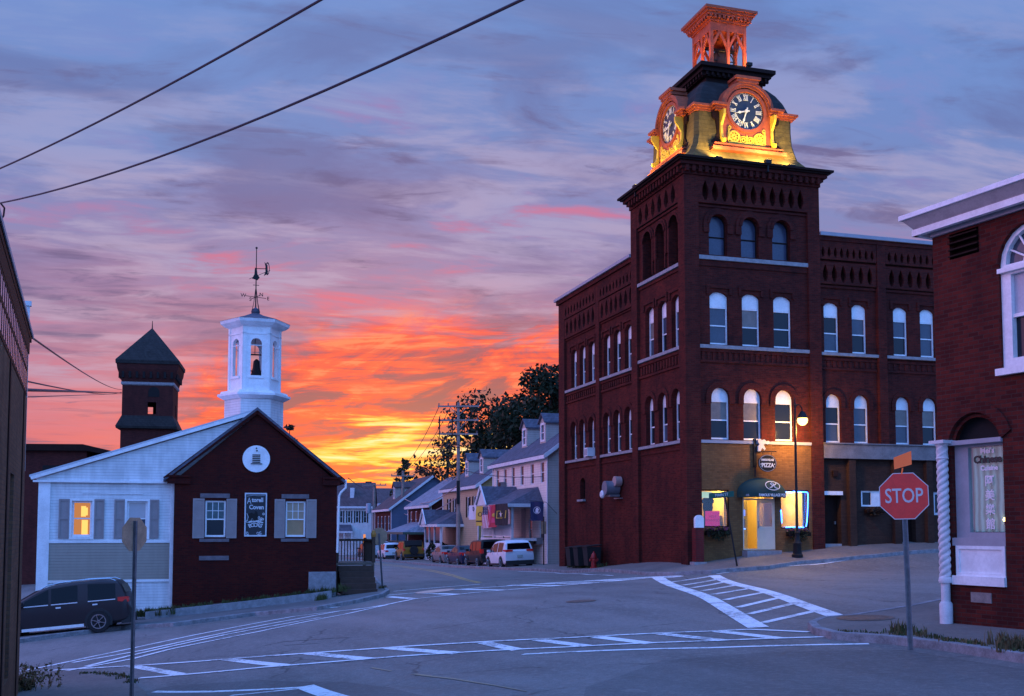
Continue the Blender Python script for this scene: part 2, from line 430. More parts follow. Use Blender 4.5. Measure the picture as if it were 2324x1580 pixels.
def text(name, body, size, m, parent=None, M=Matrix(), ext=.004, sx=1.0, bold=0.0, shear=0.0):
    cu = bpy.data.curves.new(name, 'FONT'); cu.body = body; cu.size = size; cu.extrude = ext; cu.offset = bold; cu.shear = shear
    cu.align_x = 'CENTER'; cu.align_y = 'CENTER'; cu.resolution_u = 3
    t = bpy.data.objects.new(name, cu); COL.objects.link(t)
    me = bpy.data.meshes.new_from_object(t.evaluated_get(bpy.context.evaluated_depsgraph_get()))
    bpy.data.objects.remove(t, do_unlink=True); bpy.data.curves.remove(cu)
    for v in me.vertices: v.co.x *= sx
    me.transform(M); me.materials.clear(); me.materials.append(m)
    o = bpy.data.objects.new(name, me); COL.objects.link(o)
    if parent is not None: o.parent = parent
    return o
RX90 = Matrix.Rotation(math.pi/2, 4, 'X')           # lettering stood up, facing local -y
def stand(x, y, z): return Matrix.Translation((x,y,z)) @ RX90
# ------------------------------------------------------------------ terrain: a hill falling to the left
CTRL = np.array([
 (0,0,-1.72),(6.4,17.4,-1.93),(6.0,20.8,-1.90),(9.5,14,-1.80),(9,23,-1.78),(13,24,-1.55),(-7,20,-3.22),(-11.3,26,-3.42),(-5,10,-2.55),(0,12,-2.0),(5,12,-1.88),
 (8,8,-1.70),(-15,38,-3.72),(-5,44,-2.74),(-9.75,41,-3.27),(-12.4,39.5,-3.52),(6.5,41.2,-1.74),(12.1,42.6,-1.40),(19.2,44.7,-1.06),(30,48.5,-.6),
 (6.975,43,-1.56),(10.03,43.94,-1.13),(12.97,44.84,-.93),(15.58,45.63,-.80),(18.5,46.5,-.72),(24,48.2,-.55),(5.6,42,-1.84),(7.5,40,-1.72),(-3.3,46,-2.55),(0,64,-2.35),(1.5,57,-2.2),(4,52,-1.98),(-9.2,95,-2.88),(-14.8,116,-3.2),(-6.5,58,-2.75),(-9,66,-2.8),
 (-25,38,-4.6),(-40,40,-5.4),(-25,20,-4.3),(-20,0,-3.6),(0,-20,-1.6),(25,20,-1.1),(20,35,-1.2),(0,30,-2.12),(-6,32,-2.8),
 (15,70,-2.0),(-20,60,-3.6),(-40,90,-4.2),(10,100,-2.3),(-20,140,-3.3),(30,130,-2.0),
 (-160,150,-5.5),(160,150,-1),(-160,-60,-5),(160,-60,-1),(0,280,-4),(0,-140,-2)], dtype=float)
def _U(r2): return np.where(r2 > 1e-9, .5*r2*np.log(r2+1e-12), 0.0)
_P = CTRL[:,:2]/20.0
_K = _U(((_P[:,None]-_P[None])**2).sum(-1))+np.eye(len(CTRL))*.002
_A = np.block([[_K, np.c_[np.ones(len(_P)), _P]], [np.c_[np.ones(len(_P)), _P].T, np.zeros((3,3))]])
_W = np.linalg.solve(_A, np.r_[CTRL[:,2], 0,0,0])
def gzv(x, y):
    q = np.c_[np.ravel(x), np.ravel(y)]/20.0
    k = _U(((q[:,None]-_P[None])**2).sum(-1))
    z = k@_W[:-3]+_W[-3]+q@_W[-2:]
    r = np.hypot(np.ravel(x), np.ravel(y)-40)
    t = np.clip((r-130)/200, 0, 1)
    return z*(1-t)+(-4.5)*t
def gz(x, y): return float(gzv(np.array([x]), np.array([y]))[0])
def onto(px, py):
    """where the sight line through a photo point meets the ground"""
    r = ray(px, py); Y = 12.0; lo = None
    Ys = np.linspace(5, 220, 900); zz = gzv(Ys*r.x/r.y, Ys); h = Ys*r.z/r.y-zz
    i = int(np.argmax(h < 0)); a, b = Ys[i-1], Ys[i]
    for _ in range(25):
        m_ = (a+b)/2
        if m_*r.z/r.y-gz(m_*r.x/r.y, m_) < 0: b = m_
        else: a = m_
    return (m_*r.x/r.y, m_)
def drape(name, poly, mats, dz, skirt=0.0, step=1.0, parent=None, mi_side=0):
    bm = bmesh.new(); vs = [bm.verts.new((x,y,0)) for x, y in poly]; bm.faces.new(vs)
    xs = [p[0] for p in poly]; ys = [p[1] for p in poly]
    for k in range(int(math.floor(min(xs)/step)), int(math.ceil(max(xs)/step))+1):
        bmesh.ops.bisect_plane(bm, geom=bm.verts[:]+bm.edges[:]+bm.faces[:], plane_co=(k*step,0,0), plane_no=(1,0,0))
    for k in range(int(math.floor(min(ys)/step)), int(math.ceil(max(ys)/step))+1):
        bmesh.ops.bisect_plane(bm, geom=bm.verts[:]+bm.edges[:]+bm.faces[:], plane_co=(0,k*step,0), plane_no=(0,1,0))
    bmesh.ops.triangulate(bm, faces=bm.faces[:])
    bmesh.ops.recalc_face_normals(bm, faces=bm.faces[:])
    bm.verts.ensure_lookup_table()
    P = np.array([v.co[:2] for v in bm.verts]); z = gzv(P[:,0], P[:,1])+dz
    for v, q in zip(bm.verts, z): v.co.z = q
    if bm.faces[:] and sum(f.normal.z for f in bm.faces) < 0: bmesh.ops.reverse_faces(bm, faces=bm.faces[:])
    if skirt:
        be = [e for e in bm.edges if e.is_boundary]
        r = bmesh.ops.extrude_edge_only(bm, edges=be)
        for v in [g for g in r['geom'] if isinstance(g, bmesh.types.BMVert)]: v.co.z -= skirt
        for f in [g for g in r['geom'] if isinstance(g, bmesh.types.BMFace)]: f.material_index = mi_side
    me = bpy.data.meshes.new(name); bm.to_mesh(me); bm.free()
    for m in (mats if isinstance(mats,(list,tuple)) else [mats]): me.materials.append(m)
    o = bpy.data.objects.new(name, me); COL.objects.link(o)
    if parent: o.parent = parent
    return o
def axis(fine0, fine1, step, far):
    a = list(np.arange(fine0, fine1+1e-6, step)); s = step; x = fine1; L = []
    while x < far: s *= 1.35; x += s; L.append(x)
    s = step; x = fine0; Lo = []
    while x > -far: s *= 1.35; x -= s; Lo.append(x)
    return np.array(Lo[::-1]+a+L)
gx_, gy_ = axis(-26, 32, .5, 2600), axis(4, 72, .5, 2600)
GX, GY = np.meshgrid(gx_, gy_); GZ = np.concatenate([gzv(a, b) for a, b in zip(GX, GY)]).reshape(GX.shape)
nx_, ny_ = len(gx_), len(gy_)
me = bpy.data.meshes.new('road')
fs = [(j*nx_+i, j*nx_+i+1, (j+1)*nx_+i+1, (j+1)*nx_+i) for j in range(ny_-1) for i in range(nx_-1)]
me.from_pydata(np.c_[GX.ravel(), GY.ravel(), GZ.ravel()].tolist(), [], fs); me.materials.append(M_road)
me.polygons.foreach_set('use_smooth', [True]*len(me.polygons))
road = bpy.data.objects.new('road', me); COL.objects.link(road); struct(road)

# ------------------------------------------------------------------ painted markings (strips laid on the road)
class Paint:
    def __init__(s): s.v, s.f = [], []
    def line(s, pts, wd, dz=.008):
        P = []
        for a, b in zip(pts[:-1], pts[1:]):
            L = math.hypot(b[0]-a[0], b[1]-a[1]); n = max(1, int(L/.5))
            P += [(a[0]+(b[0]-a[0])*k/n, a[1]+(b[1]-a[1])*k/n) for k in range(n)]
        P.append(pts[-1]); o = len(s.v)
        wd = wd if isinstance(wd, (list,tuple)) else (wd, wd)
        for i, p in enumerate(P):
            q0, q1 = P[max(i-1,0)], P[min(i+1,len(P)-1)]
            d = Vector((q1[0]-q0[0], q1[1]-q0[1])).normalized(); n = Vector((-d.y, d.x))
            h = (wd[0]+(wd[1]-wd[0])*i/max(1,len(P)-1))/2
            for t in (h, -h):
                x, y = p[0]+n.x*t, p[1]+n.y*t; s.v.append((x, y, gz(x,y)+dz))
        for i in range(len(P)-1): s.f.append((o+2*i, o+2*i+1, o+2*i+3, o+2*i+2))
    def build(s, name, m):
        me = bpy.data.meshes.new(name); me.from_pydata(s.v, [], s.f); me.materials.append(m)
        o = bpy.data.objects.new(name, me); COL.objects.link(o); struct(o); return o
G2 = lambda pts: [onto(x, y) for x, y in pts]
A3 = lambda pts: G2([(x*.393, 1229.4+y*.393) for x, y in pts])
A4 = lambda pts: G2([(843+x*.33256, 1229.4+y*.33256) for x, y in pts])
A5 = lambda pts: G2([(1405+x*.39537, 1194.25+y*.39537) for x, y in pts])
def lerp_y(L, x):
    for (x0,y0),(x1,y1) in zip(L[:-1], L[1:]):
        if x0 <= x <= x1: return y0+(y1-y0)*(x-x0)/(x1-x0)
    return L[-1][1]
# near crosswalk
top = [(98,1523),(316,1511),(600,1490),(913,1468.5),(1300,1448),(1616,1433.5),(1702,1429.5),(1836,1435.5)]
bot = [(316,1540),(600,1515),(913,1490),(1300,1469),(1616,1455.5),(1875,1446.5)]
p = Paint(); p.line(G2(top), .15, .012); p.line(G2(bot), .15, .012)
for a, b in ((300,410),(511,648),(700,837),(880,1040),(1096,1176),(1219,1335),(1352,1478),(1500,1642),(1626,1773)):
    p.line(G2([(a, lerp_y(top,a)),(b, lerp_y(bot,b))]), .27)
p.build('crosswalk_marking', M_paint)
p = Paint(); p.line(G2([(1186,1486),(1616,1471),(1972,1462)]), .17); p.line(A4([(150,340),(740,292)]), .26); p.build('stop_line_marking', M_paint)
# crosswalk over the street on the right
lb, rb = [(217,293),(515,415),(800,584)], [(545,284),(800,365),(1050,450),(1290,533)]
p = Paint(); p.line(A5(lb), .42, .012); p.line(A5(rb), .42, .012)
for a in (((245,299),(370,288)),((300,322),(530,288)),((365,340),(590,301)),((420,355),(620,318)),((480,372),(680,338)),((540,393),(755,358)),((610,424),(830,382)),((680,468),(920,412)),((745,506),(1000,446)),((825,556),(1125,488))):
    p.line(A5(a), .22)
p.build('crosswalk_marking', M_paint)
# far crosswalk
p = Paint(); p.line(A4([(110,368),(630,325),(1200,285),(1900,244),(2110,236)]), .24, .012); p.line(A4([(-130,468),(0,450),(290,393),(700,350),(1330,298),(1920,246)]), .22, .012)
for a in (((120,377),(300,391)),((330,352),(600,361)),((600,326),(900,332)),((940,299),(1290,301)),((1150,289),(1500,282)),((1400,273),(1750,262))): p.line(A4(a), .3)
p.build('crosswalk_marking', M_paint)
# left crosswalk, seen edge on
p = Paint()
p.line(A3([(2080,388),(1700,432),(1500,468),(1100,545),(800,609),(280,719),(118,750)]), .18)
p.line(A3([(2324,345),(2000,419),(1500,520),(1000,619),(760,680),(400,745),(240,765)]), .18, .012)
p.line(A3([(1960,402),(1500,487),(830,628),(420,700)]), .2, .010)
p.line(A3([(1850,440),(1300,540),(840,640),(500,722)]), .2, .014)
p.line(A3([(1890,386),(1960,379)]), .45, .016)
p.build('crosswalk_marking', M_paint)
p = Paint(); p.line(A3([(890,868),(1700,846),(1790,838)]), .16); p.line(A3([(1330,891),(1760,848)]), .12); p.line(A3([(1760,838),(1990,915)]), .32, .012)
p.build('road_edge_marking', M_paint)
p = Paint()
p.line(A4([(-110,142),(0,152),(200,172),(380,198),(560,238),(735,284)]), .11); p.line(A4([(-110,137),(0,146),(200,165),(380,190),(560,229),(750,280)]), .11)
p.build('centre_line_marking', M_painty)
p = Paint(); p.line(A4([(0,862),(135,885)]), .06); p.line(A4([(285,905),(560,938),(850,985),(1060,1025)]), (.1,.03)); p.build('faded_line_marking', M_paintf)
p = Paint(); p.line(A4([(1000,203),(1250,213),(1480,226),(1650,233)]), .1); p.line(A5([(560,275),(880,236),(1300,196)]), .1); p.build('parking_line_marking', M_paint)
# newer asphalt in the near street, a utility cut and round iron covers
struct(drape('asphalt_patch', A3([(810,870),(1000,832),(1500,800),(2000,812),(2250,842),(2500,905),(2400,1000),(900,1000)]), M_patch, .004))
struct(drape('asphalt_patch', G2([(1500,1500),(1750,1480),(2050,1475),(2324,1520),(2500,1700),(1300,1700),(1330,1560)]), M_patch, .004))
p = Paint(); p.line(A3([(1530,600),(1640,578),(2010,553),(1955,588)]), .05, .006); p.line(A3([(1640,600),(1840,588)]), .04, .006); p.build('crack_sealing', M_patch)
M_iron = mat('worn iron', (.20,.12,.09), .6, metal=.5, var=.35, scale=6, bmp=.01)
M_cast = mat('pale concrete collar', (.85,.50,.38), .8, var=.2, scale=6)
def cover(name, c, r, m, dz, label):
    x, y = c; mb = MB(); n = 28
    z0 = gz(x,y); sx = (gz(x+.3,y)-gz(x-.3,y))/.6; sy = (gz(x,y+.3)-gz(x,y-.3))/.6
    ring = lambda q, h: [(q*math.cos(t), q*math.sin(t), q*(math.cos(t)*sx+math.sin(t)*sy)+h) for t in [2*math.pi*k/n for k in range(n)]]
    a, b = ring(r, .002), ring(r*.93, .012); i0 = len(mb.v); mb.add(a+b, [(k,(k+1)%n,n+(k+1)%n,n+k) for k in range(n)])
    mb.poly(b); mb.add(ring(r*.75,.016)+ring(r*.7,.016), [(k,(k+1)%n,n+(k+1)%n,n+k) for k in range(n)])
    o = mb.build(name, m); o.location = (x, y, z0+dz); tag(o, label, 'manhole cover'); return o
cover('manhole_cover', A4([(435,340)])[0], .82, M_cast, .014, 'pale round manhole collar in the crosswalk across the street of parked cars')
cover('manhole_cover', A4([(1430,408)])[0], .42, M_iron, .006, 'small worn manhole cover alone in the middle of the crossroads')

# ------------------------------------------------------------------ sidewalks and kerbs
ANG = math.atan(750/2450.0)
UX = Vector((math.cos(ANG), math.sin(ANG), 0)); VX = Vector((-math.sin(ANG), math.cos(ANG), 0))
O_MILL = Vector((6.975, 43.0, 0))
def mw(x, y, z=0.0): return O_MILL+UX*x+VX*y+Vector((0,0,z))
def mw2(x, y): q = mw(x, y); return (q.x, q.y)
def kerb(name, pts, wd=.16, top=.145, low=.25):
    """granite kerb stones along a line of ground points"""
    mb = MB(); P = []
    for a, b in zip(pts[:-1], pts[1:]):
        L = math.hypot(b[0]-a[0], b[1]-a[1]); n = max(1, int(L/.6))
        P += [(a[0]+(b[0]-a[0])*k/n, a[1]+(b[1]-a[1])*k/n) for k in range(n)]
    P.append(pts[-1]); rows = []
    for i, p in enumerate(P):
        q0, q1 = P[max(i-1,0)], P[min(i+1,len(P)-1)]
        d = Vector((q1[0]-q0[0], q1[1]-q0[1])).normalized(); n = Vector((-d.y, d.x)); z = gz(*p)
        j = (random.random()-.5)*.012
        rows.append([(p[0], p[1], z-low), (p[0]+n.x*j, p[1]+n.y*j, z+top-.015), (p[0]+n.x*.02, p[1]+n.y*.02, z+top), (p[0]+n.x*wd, p[1]+n.y*wd, z+top), (p[0]+n.x*wd, p[1]+n.y*wd, z-low)])
    vs = [v for r in rows for v in r]
    fs = [(i*5+k, i*5+k+1, (i+1)*5+k+1, (i+1)*5+k) for i in range(len(rows)-1) for k in range(4)]
    mb.add(vs, fs); return struct(mb.build(name, M_kerb))
WALK = .135
# along the mill
mk = G2([(1229,1297),(1342,1298.5),(1408,1301),(1462,1306.5),(1530,1307),(1614,1303),(1741,1293),(1820,1280),(1998,1265),(2132,1254)])
first = Vector((mk[0][0], mk[0][1], 0)); ext = [first+VX*s for s in (70, 30, 8)]
mk = [(e.x, e.y) for e in ext]+mk; lastp = Vector((mk[-1][0], mk[-1][1], 0))+UX*25; mk.append((lastp.x, lastp.y))
back = [mw2(38, .6), mw2(.6, .6), mw2(.6, 15)]+[(mw(3.5,15).x, mw(3.5,15).y), (mw(3.5,90).x, mw(3.5,90).y)]
struct(drape('sidewalk', mk+back, [M_walk, M_kerb], WALK, .2, mi_side=1)); kerb('kerb', mk)
# by the brick house
hk = A3([(-260,640),(300,560),(700,509),(1000,491),(1470,429),(1830,398),(2080,352),(2215,318),(2250,296),(2160,206)])
e1 = Vector((hk[-1][0], hk[-1][1], 0)); hk += [((e1+VX*s).x, (e1+VX*s).y) for s in (15, 60)]
H0 = Vector((-7.456, 46.0, 0))
def hw(x, y, z=0.0): return H0+UX*x+VX*y+Vector((0,0,z))
hb = [hw(2.2,62), hw(2.0,8), hw(1.9,.5), hw(0,.5), hw(-13,.5), hw(-25,.5)]
struct(drape('sidewalk', hk+[(q.x,q.y) for q in hb], [M_walkL, M_kerb], WALK, .2, mi_side=1)); kerb('kerb', hk)
# corner on the right, by the restaurant
rk = A5([(2900,330),(1850,449),(1660,489),(1330,545),(1150,561),(1083,590),(1112,622),(1220,652),(1600,683),(1900,722),(2324,790),(2900,900)])
RO = Vector((7.911, 20.0, 0)); RUX = Vector((.42491,-.90524,0)); RUY = Vector((.90524,.42491,0))
def rw(x, y, z=0.0): return RO+RUX*x+RUY*y+Vector((0,0,z))
rbk = [rw(14,.4), rw(.4,.4), rw(.4,14)]
rk = [(RO+RUY*14+Vector((-1.2,.3,0))).to_2d()[:]]+rk[1:-1]+[(rk[-2][0]+RUX.x*9, rk[-2][1]+RUX.y*9)]
struct(drape('sidewalk', [tuple(q) for q in rk]+[(q.x,q.y) for q in rbk], [M_walk, M_kerb], WALK, .2, mi_side=1)); kerb('kerb', [tuple(q) for q in rk])
# near left corner
lk = A3([(60,778),(118,772),(350,768),(560,775),(690,790),(765,835),(835,892),(900,960)])
lbk = [(-9,9),(-13,20)]
struct(drape('sidewalk', [lk[-1], (-4.2,10)]+lbk+[(-12.2,22)]+lk[:-1], [M_walk, M_kerb], .10, .2, mi_side=1))
cover('manhole_cover', A5([(1415,568)])[0], .55, M_iron, WALK+.004, 'rusty round manhole cover set in the sidewalk near the stop sign')
# stone retaining curb and bank below the brick house
p0 = [hw(-7.6,-1.35), hw(-4,-1.25), hw(-.9,-1.05), hw(-.3,-.9)]
mb = MB(); rows = []
for q in p0:
    z = gz(q.x, q.y); rows.append([(q.x,q.y,z-.2),(q.x,q.y,z+.42),(q.x-.05,q.y+.28,z+.42),(q.x-.05,q.y+.28,z-.2)])
mb.add([v for r in rows for v in r], [(i*4+k,i*4+k+1,(i+1)*4+k+1,(i+1)*4+k) for i in range(3) for k in range(3)]); mb.poly(rows[0][::-1]); mb.poly(rows[-1])
tag(mb.build('retaining_wall', M_stone), 'low granite retaining wall in front of the brick house', 'retaining wall')
struct(drape('planting_bank', [(q.x,q.y) for q in (hw(-7.5,-1.05), hw(-4,-.95), hw(-.35,-.65), hw(-.1,.2), hw(-7.5,.2))], M_earth, .40, .5))
# ------------------------------------------------------------------ the brick mill with the clock tower
def rebase(root, z):
    root.location.z += z
    for c in root.children: c.location.z -= z
WR = random.Random(21); M_blind = mat('tan roller blind', (.20,.17,.15), .35, var=.25, scale=3)
def facade_window(parent, P, a0, a1, zb, zt, rec=.2, rise=None, panel=None, rail=None, fm=None, gm=None, fw=.055, dp=.05, sill_h=.08, muntin=0, gm2=None, pm=None, thick=.07):
    """sash window in an opening: frame part with pane and arch-panel sub-parts"""
    fm = fm or M_white; vary = gm is None; gm = gm or M_glass
    if vary and parent is mill: gm2 = WR.choice((M_glass, M_glassB, M_glassB, M_blind, M_glass)); gm = WR.choice((M_glass, M_glass, M_glass, M_glassB))
    head = panel if panel is not None else zt
    out = arch(a0, a1, zb, zt, rise) if rise != 0 else rect(a0, a1, zb, zt)
    mb = MB(); i0, i1, ib = a0+fw, a1-fw, zb+sill_h
    if rise == 0 and panel is None: inner = rect(i0, i1, ib, zt-fw)
    elif panel is not None: inner = rect(i0, i1, ib, panel-fw*.6)
    else: inner = arch(i0, i1, ib, zt-fw, None if rise is None else rise)
    mb.slab(out, [inner], P, rec, rec+thick)
    top_in = (zt-fw) if panel is None else panel-fw*.6
    rl = rail if rail is not None else (ib+top_in)/2
    mb.slab(rect(i0, i1, rl-.025, rl+.025), [], P, rec+.012, rec+thick)
    if muntin:
        for (q0, q1) in ((rl, top_in),):
            for k in range(1, muntin): x = i0+(i1-i0)*k/muntin; mb.slab(rect(x-.012, x+.012, q0, q1), [], P, rec+.02, rec+thick)
            zz = (q0+q1)/2; mb.slab(rect(i0, i1, zz-.012, zz+.012), [], P, rec+.022, rec+thick)
    wdw = mb.build('window', fm, parent)
    up = arch(i0, i1, rl, zt-fw, None if rise is None else rise) if (panel is None and rise != 0) else rect(i0, i1, rl, top_in)
    MB().slab(up, [], P, rec+.035, rec+.06, sides=False).build('pane', gm2 or gm, wdw)
    MB().slab(rect(i0, i1, ib, rl), [], P, rec+.048, rec+.06, sides=False).build('pane', gm, wdw)
    if panel is not None and pm is not False:
        pa = [(i0,panel+.02),(i1,panel+.02)]+[q for q in arch(i0, i1, zb, zt-fw*.7, rise)[2:]]
        MB().slab(pa, [], P, rec-.006, rec+.03).build('arch_panel', pm or M_white, wdw)
    return wdw
def hood(mb, P, a0, a1, zt, rise=None, wd=.2, proud=.05, drop=.0, n=12):
    """projecting brick arch round a window head"""
    o = arch(a0-wd, a1+wd, 0, zt+wd, None if rise is None else rise+wd*.35, n)[2:]; i = arch(a0, a1, 0, zt, rise, n)[2:]
    pts = o+i[::-1]
    if drop:
        pts = [(o[0][0], o[0][1]-drop)]+o+[(o[-1][0], o[-1][1]-drop), (i[-1][0], i[-1][1]-drop)]+i[::-1]+[(i[0][0], i[0][1]-drop)]
    mb.slab(pts, [], P, -proud, .04)
def label_mould(mb, P, a0, a1, zt, proud=.05):
    mb.slab(rect(a0-.16, a1+.16, zt+.14, zt+.27), [], P, -proud, .02)
    for x in (a0-.16, a1+.04): mb.slab(rect(x, x+.12, zt-.12, zt+.14), [], P, -proud, .02)
def pendants(a0, a1, z0, z1, n, fill=.62):
    """row of pointed recesses in a brick frieze"""
    H = []; p = (a1-a0)/n
    for k in range(n):
        c = a0+p*(k+.5); h = p*fill/2
        H.append([(c-h*.35,z0),(c+h*.35,z0),(c+h,z0+(z1-z0)*.25),(c+h,z0+(z1-z0)*.55),(c+h*.45,z0+(z1-z0)*.82),(c,z1),(c-h*.45,z0+(z1-z0)*.82),(c-h,z0+(z1-z0)*.55),(c-h,z0+(z1-z0)*.25)])
    return H
mill = thing('mill_building', 'big dark red brick mill with a clock tower rising over its street corner', 'mill', O_MILL, ANG)
TW, TD, LX = 6.28, 5.45, 15.6                      # tower width, tower depth, length of the side wing
PF = lambda d0: (lambda a, b, d: (a, d0+d, b))      # planes facing the crossing
PL = lambda d0: (lambda a, b, d: (d0+d, a, b))      # planes facing the side street
R_ = .14                                            # depth of the recessed bays
fw_x = [(1.17,2.0),(2.64,3.46),(4.1,4.94)]
# upper front of the tower
f = PF(R_); mb = MB(); holes = []
for a0, a1 in fw_x: holes += [arch(a0,a1,11.2,12.88), arch(a0,a1,7.5,9.68,.2), arch(a0,a1,3.62,5.74)]
holes.append(rect(.78,5.58,13.44,14.24)); mb.slab(rect(.65,5.72,3.5,14.4), holes, f, 0, .3, sides=False)
mb.build('tower_wall', M_brick, mill)
for x0, x1 in ((0,.65),(5.72,TW)): MB().box(x0, x1, 0, .6, -2.2, 14.4).build('pilaster', M_brick, mill)
mb = MB(); f0 = PF(R_)
for a0, a1 in fw_x:
    hood(mb, f0, a0, a1, 12.88, None, .26, .07, .35); hood(mb, f0, a0+.02, a1-.02, 12.88, None, .12, .11, .0)
    label_mould(mb, f0, a0, a1, 9.68, .06); hood(mb, f0, a0, a1, 5.74, None, .24, .06, .25)
mb.slab(rect(.65,5.72,6.75,6.85), [], f0, -.05, .02); mb.slab(rect(.65,5.72,7.18,7.3), [], f0, -.06, .02)
for k in range(20): x = .78+k*.245; mb.slab(rect(x, x+.12, 6.85, 7.18), [], f0, -.035, .02)
mb.slab(rect(.65,5.72,10.72,10.95), [], f0, -.05, .02); mb.slab(rect(.65,5.72,13.16,13.24), [], f0, -.06, .02)
mb.slab(rect(.65,5.72,13.3,14.4), pendants(.75,5.62,13.42,14.25,11), f0, -.13, .02)
mb.build('brick_ornament', M_brick, mill)
for z0, z1 in ((10.97,11.13),(7.32,7.46)): MB().box(.62,5.76,.02,.5,z0,z1).build('sill', M_stone, mill)
rnd = random.Random(3)
for a0, a1 in fw_x:
    facade_window(mill, PF(R_), a0, a1, 11.2, 12.88, .2, None, None, 11.98, M_dark, M_glassD, fw=.03, sill_h=.03)
    facade_window(mill, PF(R_), a0, a1, 7.5, 9.68, .11, .2, 9.04, 8.29)
    facade_window(mill, PF(R_), a0, a1, 3.62, 5.74, .11, None, 5.19, 4.42)
# shop front level of the tower
mb = MB(); sh = [rect(.62,1.90,.07,1.58), rect(2.50,3.98,-.84,1.42), rect(4.24,5.58,.02,1.60)]
mb.slab(rect(.65-.05,5.72+.02,-2.2,3.46), sh, PF(.06), 0, .3, sides=False); mb.build('shopfront_wall', M_brickTan, mill)
mb = MB(); mb.box(.655,5.715,.0,.36,3.46,3.58); mb.build('shopfront_lintel', M_grey, mill)
# tower side (left face)
lw_y = [(.71,1.56),(2.06,2.9),(3.34,4.22)]
f = PL(R_); holes = []
for a0, a1 in lw_y: holes += [arch(a0,a1,10.92,13.02), arch(a0,a1,7.5,9.68,.2), arch(a0,a1,3.64,5.77)]
holes.append(rect(.75,4.7,13.5,14.28)); mb = MB(); mb.slab(rect(.42,4.82,-2.4,14.4), holes, f, 0, .3, sides=False); mb.build('tower_wall', M_brick, mill)
MB().box(0,.5,4.82,TD,-2.4,14.4).build('pilaster', M_brick, mill)
mb = MB()
for a0, a1 in lw_y:
    hood(mb, f, a0, a1, 13.02, None, .2, .08, 1.0); hood(mb, f, a0, a1, 13.02, None, .1, .12, 0); label_mould(mb, f, a0, a1, 9.68, .06); hood(mb, f, a0, a1, 5.77, None, .22, .06, .3)
    for k in (a0-.11, a1+.02): mb.box(.05,.2,k,k+.09,11.0,12.5)
mb.slab(rect(.62,4.82,6.62,6.72), [], f, -.06, .02); mb.slab(rect(.62,4.82,7.16,7.28), [], f, -.06, .02)
for k in range(14): y = .74+k*.29; mb.slab(rect(y, y+.15, 6.76, 7.12), [], f, -.05, .02)
mb.slab(rect(.62,4.82,13.28,13.38), [], f, -.07, .02)
mb.slab(rect(.62,4.82,13.42,14.4), pendants(.72,4.72,13.5,14.3,6,.56), f, -.13, .02)
mb.slab(rect(.62,4.82,10.6,10.72), [], f, -.05, .02); mb.slab(rect(.62,4.82,3.22,3.3), [], f, -.04, .02)
mb.build('brick_ornament', M_brick, mill)
for z0, z1 in ((10.76,10.9),(7.32,7.45),(3.48,3.6)): MB().box(.02,.5,.61,4.81,z0,z1).build('sill', M_stone, mill)
for a0, a1 in lw_y:
    facade_window(mill, f, a0, a1, 7.5, 9.68, .2, .2, 9.04, 8.29); facade_window(mill, f, a0, a1, 3.64, 5.77, .2, None, 5.19, 4.42)
MB().box(.5,.52,.6,4.8,10.9,13.1).build('dark_arch', M_void, mill)  # dark sheet standing in for the unlit space behind the open arches
mb = MB(); mb.box(.64,TW-.05,.5,TD,3.6,14.4); mb.box(.62,.64,.62,TD,-2.4,3.6); mb.box(TW-.4,TW-.02,.64,TD-.2,-2.4,3.6); mb.box(.64,TW-.4,TD-.4,TD-.2,-2.4,3.6); mb.build('inner_wall', M_brick, mill)
# side wing along the street of parked cars
lo_y = [(6.0,6.82),(7.33,8.15),(8.62,9.44),(10.65,11.47),(11.94,12.76),(13.2,14.02)]
WX = .12; f = PL(WX+R_); holes = [arch(12.05,12.75,1.5,2.6,.16)]
holes += [arch(a0,a1,7.36,9.4,.2) for a0, a1 in lo_y]+[arch(a0,a1,3.62,5.6) for a0, a1 in lo_y]
holes += [rect(y0+.1,y1-.1,z0,z1) for y0, y1 in ((TD,9.72),(10.16,14.72)) for z0, z1 in ((10.26,11.04),(11.31,11.74))]; mb = MB(); mb.slab(rect(TD,15.0,-2.8,12.1), holes, f, 0, .3, sides=False); mb.build('wing_wall', M_brick, mill)
for y0, y1 in ((9.72,10.16),(14.72,LX)): MB().box(WX, WX+.5, y0, y1, -2.8, 12.1).build('pilaster', M_brick, mill)
mb = MB()
for a0, a1 in lo_y: label_mould(mb, f, a0, a1, 9.4, .06); hood(mb, f, a0, a1, 5.6, None, .2, .06, .3)
for y0, y1, n in ((TD,9.72,15),(10.16,14.72,15)):
    mb.slab(rect(y0,y1,6.62,6.72), [], f, -.06, .02); mb.slab(rect(y0,y1,7.05,7.15), [], f, -.06, .02)
    for k in range(n): y = y0+.12+(y1-y0-.2)*k/n; mb.slab(rect(y, y+.14, 6.76, 7.0), [], f, -.05, .02)
    mb.slab(rect(y0,y1,10.0,10.08), [], f, -.06, .02)
    mb.slab(rect(y0,y1,10.1,11.12), pendants(y0+.08,y1-.08,10.25,11.05,7,.56), f, -.12, .02)
    mb.slab(rect(y0,y1,11.16,12.1), pendants(y0+.06,y1-.06,11.3,11.75,10,.5), f, -.15, .02); mb.slab(rect(y0,y1,3.15,3.25), [], f, -.04, .02)
mb.build('brick_ornament', M_brick, mill)
for y0, y1 in ((TD+.02,9.70),(10.18,14.70)):
    for z0, z1 in ((7.2,7.33),(3.46,3.58)): MB().box(WX+.02,WX+.5,y0,y1,z0,z1).build('sill', M_stone, mill)
MB().box(WX-.02,WX+.5,11.98,12.82,1.40,1.5).build('sill', M_stone, mill)
for a0, a1 in lo_y:
    facade_window(mill, f, a0, a1, 7.36, 9.4, .2, .2, 8.8, 8.08); facade_window(mill, f, a0, a1, 3.62, 5.6, .2, None, 5.05, 4.35)
